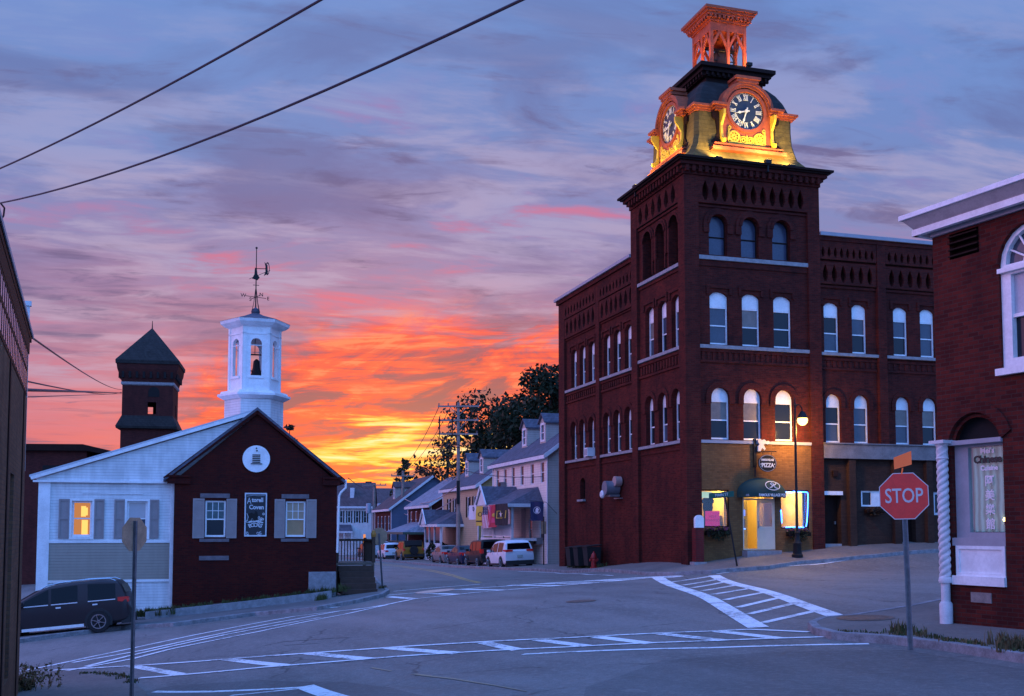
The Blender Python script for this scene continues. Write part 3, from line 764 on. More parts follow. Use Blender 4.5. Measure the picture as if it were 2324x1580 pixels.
facade_window(mill, f, 12.05, 12.75, 1.5, 2.6, .2, .16, None, 2.0, M_dark, M_glass)
mb = MB(); mb.box(.62,8,TD,LX-.05,-2.8,12.1); mb.build('inner_wall', M_brick, mill)
mb = MB(); mb.box(WX-.10,8.1,TD,LX+.12,12.1,12.30); mb.build('cornice', M_brick, mill); MB().box(WX-.20,8.2,TD,LX+.24,12.30,12.44).build('coping', M_grey, mill)
mb = MB(); mb.box(WX+.16,WX+.3,11.4,11.9,-2.4,-.9); mb.box(WX+.05,WX+.28,12.0,13.6,-1.25,-.9); mb.build('bricked_up_opening', M_brickBr, mill)
mb = MB(); mb.box(WX+.06,WX+.27,12.1,13.4,-2.5,-1.25); mb.build('cellar_door', M_void, mill)
# front wing on the right of the tower
wx = [(6.55,7.28),(7.92,8.65),(9.99,10.72),(11.36,12.1),(13.42,14.15),(14.79,15.52),(16.9,17.63)]
f = PF(.22); holes = []
for a0, a1 in wx: holes += [arch(a0,a1,7.46,9.58,.18), arch(a0,a1,3.62,5.68)]
holes += [rect(x0+.1,x1-.1,z0,z1) for x0, x1 in ((TW,9.1),(9.55,12.55),(12.95,16.0)) for z0, z1 in ((10.46,11.18),(11.51,11.94))]; mb = MB(); mb.slab(rect(TW,22,3.6,12.2), holes, f, 0, .3, sides=False); mb.build('wing_wall', M_brick, mill)
mb = MB()
for a0, a1 in wx: label_mould(mb, f, a0, a1, 9.58, .06); hood(mb, f, a0, a1, 5.68, None, .2, .06, .25)
for x0, x1 in ((TW,9.1),(9.55,12.55),(12.95,16.0)):
    mb.slab(rect(x0,x1,10.2,10.3), [], f, -.06, .02); mb.slab(rect(x0,x1,10.35,11.3), pendants(x0+.1,x1-.1,10.45,11.2,6,.56), f, -.12, .02)
    mb.slab(rect(x0,x1,11.4,12.2), pendants(x0+.05,x1-.05,11.5,11.95,9,.5), f, -.15, .02); mb.slab(rect(x0,x1,6.7,6.8), [], f, -.05, .02); mb.slab(rect(x0,x1,7.1,7.2), [], f, -.05, .02)
    for k in range(10): x = x0+.1+(x1-x0-.1)*k/10; mb.slab(rect(x, x+.14, 6.82, 7.08), [], f, -.04, .02)
mb.build('brick_ornament', M_brick, mill)
for x0, x1 in ((9.12,9.53),(12.57,12.93),(16.02,16.4)): MB().box(x0,x1,.05,.5,3.6,12.2).build('pilaster', M_brick, mill)
mb = MB(); mb.box(TW+.02,22,.06,.6,7.3,7.42); mb.build('sill', M_stone, mill)
for a0, a1 in wx: facade_window(mill, f, a0, a1, 7.46, 9.58, .11, .18, 8.98, 8.27); facade_window(mill, f, a0, a1, 3.62, 5.68, .11, None, 5.15, 4.42)
mb = MB(); mb.box(TW+.01,22,.02,22,12.2,12.38); mb.build('cornice', M_brick, mill); MB().box(TW+.02,22.1,-.08,22.1,12.38,12.53).build('coping', M_grey, mill)
mb = MB(); mb.box(TW+.02,21.9,.54,21.9,3.6,12.2); mb.box(7.9,21.9,.72,21.9,-2.4,3.6); mb.build('inner_wall', M_brick, mill)
mb = MB(); mb.box(TW+.02,22,.0,.54,2.95,3.55); mb.box(TW+.02,22,-.08,.5,3.55,3.6); mb.build('shopfront_lintel', mat('weathered beam', (.21,.19,.19), .75, var=.35, scale=2), mill)
mb = MB(); hs = [rect(6.42,7.26,-1.4,1.42), rect(8.25,9.35,.95,1.62), rect(10.25,10.95,-1.4,1.3), rect(11.9,12.9,.6,1.6)]
mb.slab(rect(TW,22,-2.2,2.95), hs, PF(.3), 0, .4, sides=False); mb.build('shopfront_wall', M_brickBr, mill)
for x in (7.55,9.75,11.4): MB().box(x, x+.32, .08, .4, -2.2, 2.95).build('pilaster', M_brickBr, mill)
d = MB(); d.box(6.42,7.26,.6,.66,-.62,1.42); d = d.build('shop_door', M_dark, mill); MB().box(7.1,7.16,.54,.6,.2,.32).build('handle', M_steel, d)
MB().box(6.42,7.26,.3,.9,-1.4,-.62).build('door_step', M_stone, mill)
MB().box(6.38,7.3,.2,.6,1.42,1.58).build('door_lintel', M_white, mill)
MB().box(10.25,10.95,.6,.66,-1.4,1.3).build('shop_door', M_dark, mill)
wdw = MB(); wdw.slab(rect(8.25,9.35,.95,1.62), [rect(8.35,8.78,1.02,1.55)], PF(.36), 0, .08); wdw = wdw.build('window', M_white, mill); MB().box(8.35,8.78,.42,.43,1.02,1.55).build('pane', M_glass, wdw)
wdw = MB(); wdw.slab(rect(11.9,12.9,.6,1.6), [rect(12.0,12.8,.7,1.5)], PF(.36), 0, .08); wdw = wdw.build('window', M_offw, mill); MB().box(12.0,12.8,.42,.43,.7,1.5).build('pane', M_glass, wdw)
mb = MB()
for x in (6.85,): mb.box(x, x+.24, .2, .34, 2.2, 2.45)
mb.build('wall_light', M_dark, mill)
# stepped main cornice of the tower
mb = MB()
for o, z0, z1 in ((.05,14.42,14.62),(.14,14.62,14.76),(.26,14.76,14.90)): mb.box(-o, TW+o, -o, TD+o, z0, z1)
for k in range(22): x = .0+k*.29; mb.box(x, x+.14, -.22, 0, 14.5, 14.76)
for k in range(18): y = .1+k*.29; mb.box(-.22, 0, y, y+.14, 14.5, 14.76)
mb.build('cornice', M_brick, mill)
mb = MB()
for o, z0, z1 in ((.36,14.90,14.97),(.46,14.97,15.06)): mb.box(-o, TW+o, -o, TD+o, z0, z1)
mb.build('eave_board', M_dark, mill)
# bell-shaped slate roof
MC = (3.14, 2.74)
prof = [(3.22,15.06),(2.98,15.20),(2.74,15.40),(2.54,15.66),(2.40,15.98),(2.32,16.35),(2.29,16.9),(2.29,17.4),(2.22,17.8),(2.08,18.2),(1.86,18.6),(1.58,18.95),(1.36,19.12)]
mb = MB(); rows = []
for i, (h, z) in enumerate(prof):
    hx, hy = h, h-(.36 if i < 2 else .24 if i < 4 else .12); c = .07*h
    rows.append([(MC[0]+x, MC[1]+y, z) for x, y in ((-hx+c,-hy),(hx-c,-hy),(hx,-hy+c),(hx,hy-c),(hx-c,hy),(-hx+c,hy),(-hx,hy-c),(-hx,-hy+c))])
mb.add([v for r in rows for v in r], [(i*8+k, i*8+(k+1)%8, (i+1)*8+(k+1)%8, (i+1)*8+k) for i in range(len(rows)-1) for k in range(8)])
lo = MB(); k0 = 7*8
lo.add(mb.v[:8*8], mb.f[:7*8]); lo.build('tile_roof_skirt', shingle('pale lower roof tile', (.125,.088,.028), .17), mill)
hi = MB(); hi.add(mb.v[7*8:], [tuple(i-56 for i in f_) for f_ in mb.f[56:]]); hi.build('slate_roof', M_slate, mill)
for s, q in ((-1,-1),(1,-1),(1,1),(-1,1)):
    mb = MB()
    for g_, z0, z1 in ((.04,17.38,17.46),(.12,17.46,17.54),(.2,17.54,17.64)):
        hx, hy = 2.27+g_, 2.15+g_; mb.box(MC[0]+s*1.25, MC[0]+s*hx, MC[1]+q*hy, MC[1]+q*(hy-.3), z0, z1); mb.box(MC[0]+s*hx, MC[0]+s*(hx-.3), MC[1]+q*1.25, MC[1]+q*(hy-.3), z0, z1)
    mb.build('roof_moulding', M_orange, mill)
mb = MB()
for o, z0, z1 in ((1.34,19.05,19.25),(1.5,19.25,19.42),(1.64,19.42,19.58),(1.78,19.58,19.74)): mb.box(MC[0]-o, MC[0]+o, MC[1]-o+.04, MC[1]+o-.04, z0, z1)
for s in (-1,1):
    for k in range(12):
        t = -1.4+k*2.8/11
        mb.box(MC[0]+t-.05, MC[0]+t+.05, MC[1]+s*1.44, MC[1]+s*1.56, 19.27, 19.42); mb.box(MC[0]+s*1.5, MC[0]+s*1.6, MC[1]+t-.05, MC[1]+t+.05, 19.27, 19.42)
mb.build('upper_cornice', M_dark, mill)
MB().box(MC[0]-1.0, MC[0]+1.0, MC[1]-1.0, MC[1]+1.0, 19.74, 19.80).build('belfry_floor', M_yellow, mill)
for x0 in (2.75,3.25): MB().lathe([(.11,19.80),(.13,20.02),(.10,20.03)], (x0+.1,MC[1]-.88,0), 12).build('lamp_can', M_yellow, mill)
# clock dormers
M_face = mat('clock face', (.020,.026,.045), .35, var=.15)
M_num = mat('cream numerals', (.80,.74,.60), .5, var=0)
def clock_dormer():
    """front plane y=0, clock centre at the origin"""
    P = lambda a, b, d: (a, d, b)
    def ell(rx, rz, n=40, c=(0,0)): return [(c[0]+rx*math.cos(t), c[1]+rz*math.sin(t)) for t in [2*math.pi*k/n for k in range(n)]]
    R = .80
    mb = MB()
    outl = [(-1.14,-1.55),(1.14,-1.55),(1.14,-.02)]+[(1.14*math.cos(t),1.10*math.sin(t)) for t in [math.pi*k/18 for k in range(1,18)]]+[(-1.14,-.02)]
    mb.slab(outl, [ell(R+.02,R+.02)], P, 0, .85)
    mb.slab(ell(R+.13,R+.13), [ell(R+.01,R+.01)], P, -.06, .1)
    for o, dpt in ((1.24,-.16),(1.14,-.10)):
        oo = [(o*math.cos(t), (o-.02)*math.sin(t)) for t in [math.pi*k/22 for k in range(23)]]; ii = [((o-.13)*math.cos(t), (o-.15)*math.sin(t)) for t in [math.pi*k/22 for k in range(22,-1,-1)]]
        mb.slab(oo+ii, [], P, dpt, .8)
    mb.box(-.5,.5,-.2,.6,1.16,1.30); mb.box(-.58,.58,-.26,.5,1.30,1.42)
    for s in (-1,1):
        for z0, z1, o in ((-.12,-.04,1.36),(-.04,.05,1.44),(.05,.15,1.54)): mb.box(s*1.02, s*(o+.12), -.12-(o-1.36), .5, z0, z1)
    dorm = mb.build('clock_dormer', M_orange, mill)
    mb = MB()
    for z0, z1, o, yy in ((-1.72,-1.62,1.50,.0),(-1.86,-1.72,1.72,-.14),(-1.62,-1.55,1.6,-.06)): mb.box(-o, o, yy-.16, .6, z0, z1)
    mb.build('shelf', M_orange, dorm)
    MB().slab(ell(R+.02,R+.02), [], P, .04, .09).build('clock_face', M_face, dorm)
    mb = MB()                                       # minute dots and roman numerals
    for k in range(60):
        t = 2*math.pi*k/60; mb.box(-.012+.765*math.sin(t), .012+.765*math.sin(t), .022, .04, -.012+.765*math.cos(t), .012+.765*math.cos(t))
    def stroke(T, x, w, sl=0.0, l=.115):
        c = [(x-w-sl,-l),(x+w-sl,-l),(x+w+sl,l),(x-w+sl,l)]
        co, si = math.cos(T), math.sin(T)
        pts = [((p*co+(q+.60)*si), (-p*si+(q+.60)*co)) for p, q in c]
        mb.slab(pts, [], P, .020, .04)
    N = {1:'I',2:'II',3:'III',4:'IIII',5:'V',6:'VI',7:'VII',8:'VIII',9:'IX',10:'X',11:'XI',12:'XII'}
    for h, s in N.items():
        T = 2*math.pi*h/12; wds = [.055 if c == 'I' else .11 for c in s]; x = -sum(wds)/2
        for c, wd in zip(s, wds):
            xc = x+wd/2
            if c == 'I': stroke(T, xc, .015)
            elif c == 'V': stroke(T, xc-.026, .017, -.026); stroke(T, xc+.026, .010, .026)
            else: stroke(T, xc, .017, -.045); stroke(T, xc, .010, .045)
            x += wd
        for zz in (-.115,.115): 
            co, si = math.cos(T), math.sin(T); hw_ = sum(wds)/2
            mb.slab([((p*co+(q+.60)*si), (-p*si+(q+.60)*co)) for p, q in ((-hw_,zz-.008),(hw_,zz-.008),(hw_,zz+.008),(-hw_,zz+.008))], [], P, .020, .04)
    mb.build('numerals', M_num, dorm)
    def hand(name, T, L, wd, y):
        mb = MB(); co, si = math.cos(T), math.sin(T)
        pr = [(-wd*.5,-.16),(wd*.5,-.16),(wd*.45,L*.45),(wd*.95,L*.62),(wd*.35,L*.72),(.004,L),(-.004,L),(-wd*.35,L*.72),(-wd*.95,L*.62),(-wd*.45,L*.45)]
        mb.slab([(p*co+q*si, -p*si+q*co) for p, q in pr], [], P, y, y+.015)
        mb.slab(ell(.075,.075,16), [], P, y-.012, y+.01); mb.build(name, M_num, dorm)
    hand('hour_hand', 2*math.pi*(8.55/12), .52, .062, -.015); hand('minute_hand', 2*math.pi*(33/60), .70, .055, -.045)
    mb = MB()                                       # scrolled gold ornament below the dial
    def ringp(c, r0, r1): mb.slab(ell(r1,r1,22,c), [ell(r0,r0,22,c)], P, -.05, .0)
    for s in (-1,1):
        c = (s*.60,-1.16); ringp(c, .185, .255)
        for k in range(8):
            t = 2*math.pi*k/8; a = (math.cos(t), math.sin(t)); b = (-a[1]*.022, a[0]*.022)
            mb.slab([(c[0]+a[0]*.05+b[0]*1.8, c[1]+a[1]*.05+b[1]*1.8),(c[0]+a[0]*.20+b[0]*.5, c[1]+a[1]*.20+b[1]*.5),(c[0]+a[0]*.20-b[0]*.5, c[1]+a[1]*.20-b[1]*.5),(c[0]+a[0]*.05-b[0]*1.8, c[1]+a[1]*.05-b[1]*1.8)], [], P, -.045, .0)
        ringp(c, .04, .075)
        ringp((s*.80,-.80), .03, .08); mb.slab([(s*.90,-1.35),(s*.82,-1.35),(s*.80,-.86),(s*.88,-.82)], [], P, -.04, 0)
        ringp((s*.17,-1.27), .05, .095); ringp((s*.17,-1.27), .135, .17)
        mb.slab([(s*.30,-1.12),(s*.40,-1.30),(s*.44,-1.22),(s*.36,-1.02)], [], P, -.04, 0)
    mb.slab(rect(-.86,.86,-1.47,-1.38), [], P, -.045, 0); mb.slab([(-.05,-1.38),(.05,-1.38),(.035,-1.1),(0,-1.02),(-.035,-1.1)], [], P, -.05, 0)
    mb.build('ornament', M_yellow, dorm)
    for s in (-1,1):
        mb = MB(); x = s*1.18
        pr = [(-.16,-.12),(.02,-.12),(.02,-.95),(-.02,-1.25),(-.08,-1.5),(-.34,-1.52),(-.36,-1.38),(-.2,-1.32),(-.1,-1.1),(-.08,-.75),(-.22,-.55),(-.36,-.35),(-.38,-.15)]
        Q = lambda a, b, d: (x+s*(d-.05), a+.02, b)
        mb.slab([(a, b) for a, b in pr], [], Q, 0, .11, back=True); mb.build('bracket', M_yellow, dorm)
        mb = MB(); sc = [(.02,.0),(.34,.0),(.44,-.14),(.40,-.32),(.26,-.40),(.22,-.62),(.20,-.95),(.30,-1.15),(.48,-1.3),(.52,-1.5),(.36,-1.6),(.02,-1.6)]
        mb.slab([(s*(1.14+a), b-.10) for a, b in sc], [], P, .03, .55, back=True); mb.build('dark_scroll_shape', M_dark, dorm)  # flat dark scroll-shaped plate outside each yellow bracket
    return dorm
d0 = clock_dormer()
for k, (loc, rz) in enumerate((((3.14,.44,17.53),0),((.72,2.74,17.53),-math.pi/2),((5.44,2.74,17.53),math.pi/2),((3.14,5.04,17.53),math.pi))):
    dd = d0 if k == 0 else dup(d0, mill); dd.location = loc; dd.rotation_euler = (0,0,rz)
# open belfry
mb = MB(); pz0, pz1, ph = 19.78, 22.0, .80
cxm, cym = MC
for sx in (-1,1):
    for sy in (-1,1): mb.box(cxm+sx*ph-.07, cxm+sx*ph+.07, cym+sy*ph-.07, cym+sy*ph+.07, pz0, pz1)
for s in (-1,1): mb.box(cxm-.06, cxm+.06, cym+s*ph-.06, cym+s*ph+.06, pz0, pz1); mb.box(cxm+s*ph-.06, cxm+s*ph+.06, cym-.06, cym+.06, pz0, pz1)
for s in (-1,1):
    for a0, a1 in ((-ph,0),(0,ph)):
        m_ = (a0+a1)/2
        for q0, q1 in ((a0,m_),(a1,m_)):
            mb.obox((cxm+q0, cym+s*ph, 20.85), (cxm+q1, cym+s*ph, 21.62), .07, .11); mb.obox((cxm+s*ph, cym+q0, 20.85), (cxm+s*ph, cym+q1, 21.62), .07, .11)
            mb.obox((cxm+q0*.97+q1*.03, cym+s*ph, 20.35), (cxm+q0*.8+q1*.2, cym+s*ph, 21.1), .06, .08); mb.obox((cxm+s*ph, cym+q0*.97+q1*.03, 20.35), (cxm+s*ph, cym+q0*.8+q1*.2, 21.1), .06, .08)
    mb.box(cxm-ph, cxm+ph, cym+s*ph-.05, cym+s*ph+.05, 21.62, 22.0); mb.box(cxm+s*ph-.05, cxm+s*ph+.05, cym-ph, cym+ph, 21.62, 22.0)
mb.build('belfry', M_orange, mill)
mb = MB()
for o, z0, z1 in ((.92,22.0,22.1),(1.08,22.22,22.32),(1.16,22.32,22.42),(1.24,22.42,22.54)): mb.box(cxm-o, cxm+o, cym-o, cym+o, z0, z1)
mb.box(cxm-.98, cxm+.98, cym-.98, cym+.98, 22.1, 22.22)
for s in (-1,1):
    for k in range(10):
        t = -.93+k*1.86/9; mb.box(cxm+t-.05, cxm+t+.05, cym+s*.98, cym+s*1.07, 22.1, 22.22); mb.box(cxm+s*.98, cxm+s*1.07, cym+t-.05, cym+t+.05, 22.1, 22.22)
mb.add([(cxm+x, cym+y, 22.54) for x, y in ((-1.15,-1.15),(1.15,-1.15),(1.15,1.15),(-1.15,1.15))]+[(cxm,cym,23.0)], [(0,1,4),(1,2,4),(2,3,4),(3,0,4)])
mb.build('belfry_roof', M_orange, mill)
b = MB().lathe([(.50,20.35),(.44,20.42),(.36,20.62),(.30,20.85),(.26,21.0),(.16,21.1),(.04,21.12)], (cxm,cym,0), 20).build('bell', mat('bell bronze', (.06,.055,.06), .4, metal=.7), mill, True)
mb = MB(); mb.obox((cxm-.75,cym,21.15),(cxm+.75,cym,21.15),.1,.12); mb.tube([(cxm+.55*math.cos(t), cym-.3, 20.55+.45*math.sin(t)) for t in [2*math.pi*k/18 for k in range(18)]], .03, 6, closed=True)
for k in range(3): t = math.pi*k/3; mb.obox((cxm-.5*math.cos(t), cym-.3, 20.55-.42*math.sin(t)), (cxm+.5*math.cos(t), cym-.3, 20.55+.42*math.sin(t)), .04, .04)
mb.obox((cxm-.55,cym-.1,19.8),(cxm-.3,cym,21.1),.06,.06); mb.obox((cxm+.55,cym-.1,19.8),(cxm+.3,cym,21.1),.06,.06); mb.build('bell_frame', M_black, mill)
# floodlights of the tower
M_flood = emis('floodlight lens', (1,.78,.28), 6)
def spot(name, loc, tgt, energy, col, size=1.1, blend=.6, rad=.08):
    l = bpy.data.lights.new(name, 'SPOT'); l.energy = energy; l.color = col; l.spot_size = size; l.spot_blend = blend; l.shadow_soft_size = rad
    o = bpy.data.objects.new(name, l); COL.objects.link(o); o.location = loc
    o.rotation_euler = (Vector(tgt)-Vector(loc)).to_track_quat('-Z','Y').to_euler(); return o
FL = []
for k, (x, y, tx, ty) in enumerate(((1.5,-.16,2.0,.7),(3.62,-.42,3.3,.6),(4.9,-.16,4.3,.7),(-.18,1.3,.8,2.0),(-.30,4.2,.8,3.4))):
    mb = MB(); mb.box(-.13,.13,-.09,.09,.02,.18); mb.box(-.03,.03,-.03,.03,-.32,.02); mb.obox((-.0,0,-.3),(0,.25,-.3),.05,.04)
    g = thing('floodlight', ['added floodlight box at the left end of the tower cornice front','floodlight box in the middle of the tower cornice front','added floodlight box at the right end of the tower cornice front','floodlight box on the side cornice nearer the tower corner','floodlight box on the side cornice farther from the tower corner'][k], 'floodlight', mw(x,y,15.02), ANG if y < 0 and x > 0 else ANG-math.pi/2, 'floodlights on the tower cornice')
    mb.build('housing', M_black, g); MB().box(-.11,.11,-.07,.07,.181,.19).build('lens', M_flood, g)
    if k in (0,2): spot('flood_lamp', mw(x,y-.1,15.36), mw(tx,ty,16.4), 260, (1,.70,.24), 2.6)  # front end lamps and boxes added to spread light along the roof base
    if k == 1: spot('flood_lamp', mw(x,y-.1,15.34), mw(tx,ty,16.2), 480, (1,.74,.26), 2.6)
    if k >= 3: spot('flood_lamp', mw(x-.1,y,15.36), mw(tx,ty,16.5), 260, (1,.68,.22), 2.6)
g = thing('floodlight', 'small floodlight on the belfry edge below the bell', 'floodlight', mw(3.75,1.2,19.8), ANG); mb = MB(); mb.box(-.12,.12,-.08,.08,.08,.22); mb.box(-.03,.03,-.03,.03,0,.08); mb.build('housing', M_black, g); MB().box(-.1,.1,-.06,.06,.221,.23).build('lens', M_flood, g)
spot('belfry_lamp', mw(3.75,1.2,20.1), mw(3.2,2.6,21.8), 200, (1,.5,.14), 2.2); spot('belfry_lamp', mw(1.7,2.4,20.0), mw(2.6,2.7,21.9), 170, (1,.42,.14), 2.0)
spot('belfry_lamp', mw(3.14,.98,19.78), mw(3.14,1.9,20.0), 14, (1,.8,.2), 2.6)
# ------------------------------------------------------------------ pizza shop: lit room, windows, door, signs
def mloc(x, y, z): return mw(x, y, z)
M_cream = mat('cream wall', (.82,.62,.20), .7, var=.08)
M_tile = mat('counter front', (.16,.13,.11), .5, var=.3)
M_shopglass = clearglass('shop glass', (1,1,.96), .05)
M_lampwarm = emis('ceiling light diffuser', (1,.80,.42), 7)
mb = MB(); mb.box(.645,5.5,3.6,3.7,-.86,2.0); mb.box(.645,.70,.4,3.6,-.86,2.0); mb.box(5.45,5.5,.4,3.6,-.86,2.0); mb.box(.70,5.45,.37,3.6,1.92,2.0); mb.box(.70,5.45,.37,3.6,-.92,-.84)
mb.box(2.1,2.18,.9,3.6,-.84,1.92); mb.box(4.12,4.2,1.3,3.6,-.84,1.92)
mb.build('shop_room', M_cream, mill)
for x in (1.4,3.2,4.9): MB().box(x-.45,x+.45,1.2,1.5,1.85,1.915).build('ceiling_light', M_lampwarm, mill)
def plight(loc, e, col, r=.1):
    l = bpy.data.lights.new('lamp_light', 'POINT'); l.energy = e; l.color = col; l.shadow_soft_size = r
    o = bpy.data.objects.new('lamp_light', l); COL.objects.link(o); o.location = loc; return o
plight(mloc(1.35,1.2,1.55), 95, (1,.72,.28)); plight(mloc(3.2,1.0,1.55), 120, (1,.72,.30)); plight(mloc(4.9,1.0,1.5), 80, (1,.66,.28))
mb = MB(); mb.box(.75,2.05,2.2,2.8,-.84,.25); mb.build('counter', M_tile, mill)
mb = MB(); mb.box(1.62,2.06,1.0,1.4,-.84,.55); mb.build('drinks_cooler', M_steel, mill)
mb = MB(); mb.box(4.5,5.0,3.5,3.6,.5,1.2); mb.box(5.15,5.4,3.5,3.6,.7,1.2); mb.build('framed_picture', mat('poster brown', (.30,.10,.05), .6), mill)
for x0, x1, z0, z1, nm in ((.62,1.90,.07,1.58,'a'),(4.24,5.58,.02,1.60,'b')):
    mb = MB(); mb.slab(rect(x0,x1,z0,z1), [rect(x0+.05,x1-.05,z0+.05,z1-.05)], PF(.1), 0, .08)
    o = mb.build('shop_window', M_dark, mill); MB().box(x0+.05,x1-.05,.15,.16,z0+.05,z1-.05).build('pane', M_shopglass, o)
mb = MB(); mb.box(.67,1.2,.20,.22,1.25,1.5); mb.build('menu_board', mat('pale green board', (.55,.65,.42), .5, emit=(.6,.8,.45,.55)), mill)
# door: fixed leaf, open leaf, frame
mb = MB(); mb.slab(rect(2.50,3.98,-.84,1.42), [rect(2.56,3.92,-.80,1.18),rect(2.56,3.92,1.24,1.37)], PF(.08), 0, .1); dfr = mb.build('door_frame', mat('cream door paint', (.74,.66,.50), .5, var=.08), mill)
MB().box(2.56,3.92,.13,.14,1.24,1.37).build('pane', M_shopglass, dfr)
M_door = MATS['cream door paint']
mb = MB(); mb.box(2.57,3.24,1.0,1.06,-.82,1.18); o = mb.build('inner_partition', M_cream, mill)
mb = MB(); mb.box(2.80,3.12,.97,.995,.55,.80); mb.build('open_sign', emis('blue white lit sign', (.15,.25,1), 1.6), mill)
mb = MB(); mb.box(2.8,3.12,.97,.995,-.02,.4); mb.build('window_pass', mat('grey hatch', (.25,.25,.28), .4), mill); MB().tube([mlo for mlo in (Vector((2.95,.955,.35)),Vector((2.95,.955,.02)),Vector((3.1,.955,.0)))], .02, 6).build('neon_tube', emis('blue neon', (.05,.18,1.0), 9), mill)
dl = thing('shop_door', 'open cream glazed door of the pizza shop swung out over the step', 'door', mw(3.92,.02,-.82), ANG-.50)
mb = MB(); mb.slab(rect(-.70,0,0,2.0), [rect(-.60,-.10,.92,1.88)], lambda a,b,d: (a,d,b), -.03, .03, back=True); mb.build('door_leaf', M_door, dl)
MB().box(-.60,-.10,-.005,.005,.92,1.88).build('pane', clearglass('door glass', (.55,.5,.45), .12), dl); MB().box(-.66,-.62,-.09,-.03,.85,1.15).build('handle', M_steel, dl)
mb = MB(); mb.box(2.45,4.02,-.36,.06,-1.35,-.87); struct(mb.build('door_step', M_stone, mill))
# awning
M_awn = mat('dark green canvas', (.008,.045,.040), .8, var=.2)
aw = thing('awning', 'dark green half-round awning lettered FAMOUS VILLAGE PIZZA over the shop door', 'awning', mw(3.3,.05,1.44), ANG)
mb = MB(); n = 18
for j in range(6):
    pass
vs = []; fs = []
for j in range(8):
    v_ = j/7*math.pi/2
    for k in range(n+1):
        t = math.pi*k/n; vs.append((1.06*math.cos(t), -.75*math.cos(v_)*math.sin(t)**.8, .64*math.sin(t)*math.sin(v_)+.0))
for j in range(7):
    for k in range(n): fs.append((j*(n+1)+k, j*(n+1)+k+1, (j+1)*(n+1)+k+1, (j+1)*(n+1)+k))
mb.add(vs, fs)
low = [(1.06*math.cos(math.pi*k/n), -.75*math.sin(math.pi*k/n)**.8) for k in range(n+1)]
mb.add([(x,y,0) for x,y in low]+[(x,y,-.17) for x,y in low], [(k,k+1,n+2+k,n+1+k) for k in range(n)])
mb.build('canopy', M_awn, aw, True)
M_let = mat('pale lettering', (.72,.74,.74), .6, var=0)
text('lettering', 'FAMOUS VILLAGE PIZZA', .15, M_let, aw, stand(.18,-.765,-.085), sx=.82, bold=.004)
text('lettering', '115', .11, M_let, aw, stand(-.86,-.50,-.085) @ Matrix.Rotation(-.9,4,'Y'), sx=.9)
mb = MB(); E2 = lambda rx, rz, n=24: [(.18+rx*math.cos(2*math.pi*k/n), .30+rz*math.sin(2*math.pi*k/n)) for k in range(n)]
Q = lambda a, b, d: (a, -.75*math.cos(math.asin(min(.99,max(0,b)/.64)))-.03+d, b)
mb.slab(E2(.33,.19), [E2(.305,.165)], Q, 0, .01, sides=False)
mb.tube([Q(a,b,-.01) for a,b in ((.02,.22),(.12,.24),(.16,.31),(.10,.38),(.17,.42),(.24,.36),(.22,.27),(.30,.20),(.36,.19))], .022, 5); mb.tube([Q(a,b,-.01) for a,b in ((.16,.31),(.28,.33),(.36,.39))], .02, 5)
mb.build('emblem', M_let, aw)
# oval hanging sign with white baker figure and bracket
hs = thing('hanging_sign', 'oval black hanging sign lettered PIZZA under a white figure on the wall bracket', 'sign', mw(3.42,-.05,2.32), ANG)
rx_, rz_ = .41, .35
EL = lambda k_: [(.0+rx_*k_*math.cos(2*math.pi*k/28), .2+.14+rz_*k_*math.sin(2*math.pi*k/28)) for k in range(28)]
PQ = lambda a, b, d: (a, d-.30, b)
MB().slab(EL(1), [], PQ, -.025, .025, back=True).build('board', M_black, hs)
MB().slab(EL(.97), [EL(.91)], PQ, -.03, -.02).build('border', M_steel, hs)
text('lettering', 'PIZZA', .23, M_let, hs, stand(0,-.33,.25), sx=.9, bold=.008)
text('lettering', 'FAMOUS VILLAGE', .115, M_let, hs, stand(0,-.33,.47), sx=.62, bold=.006)
mb = MB()
for s in (-1,1): mb.lathe([(.001,-.01),(.022,-.01),(.022,.01),(.001,.01)], (s*.31,-.335,.3), 8, ax='y')
mb.build('dot', M_let, hs)
mb = MB(); mb.obox((-.30,.05,.82),(.42,-.3,.82),.04,.04); mb.tube([(-.32,.06,1.3),(-.36,.02,1.0),(-.34,.06,.2),(-.38,.04,-.2)], .025, 6); mb.obox((-.2,-.3,.69),(-.2,-.3,.82),.015,.015); mb.obox((.2,-.3,.69),(.2,-.3,.82),.015,.015); mb.box(-.42,-.30,.02,.10,.2,1.35); mb.build('bracket', M_black, hs)
mb = MB(); fig = [(-.30,.84),(-.18,.84),(-.12,.98),(.0,.88),(.04,.95),(-.04,1.10),(.02,1.16),(.14,1.12),(.24,1.2),(.2,1.27),(.08,1.25),(.0,1.33),(-.12,1.29),(-.2,1.36),(-.30,1.32),(-.28,1.2),(-.22,1.12),(-.30,1.02)]
mb.slab([(a+.03,b) for a,b in fig], [], PQ, .24, .33, back=True); mb.build('figure', mat('white painted figure', (.62,.60,.58), .6, var=.2, scale=8), hs)
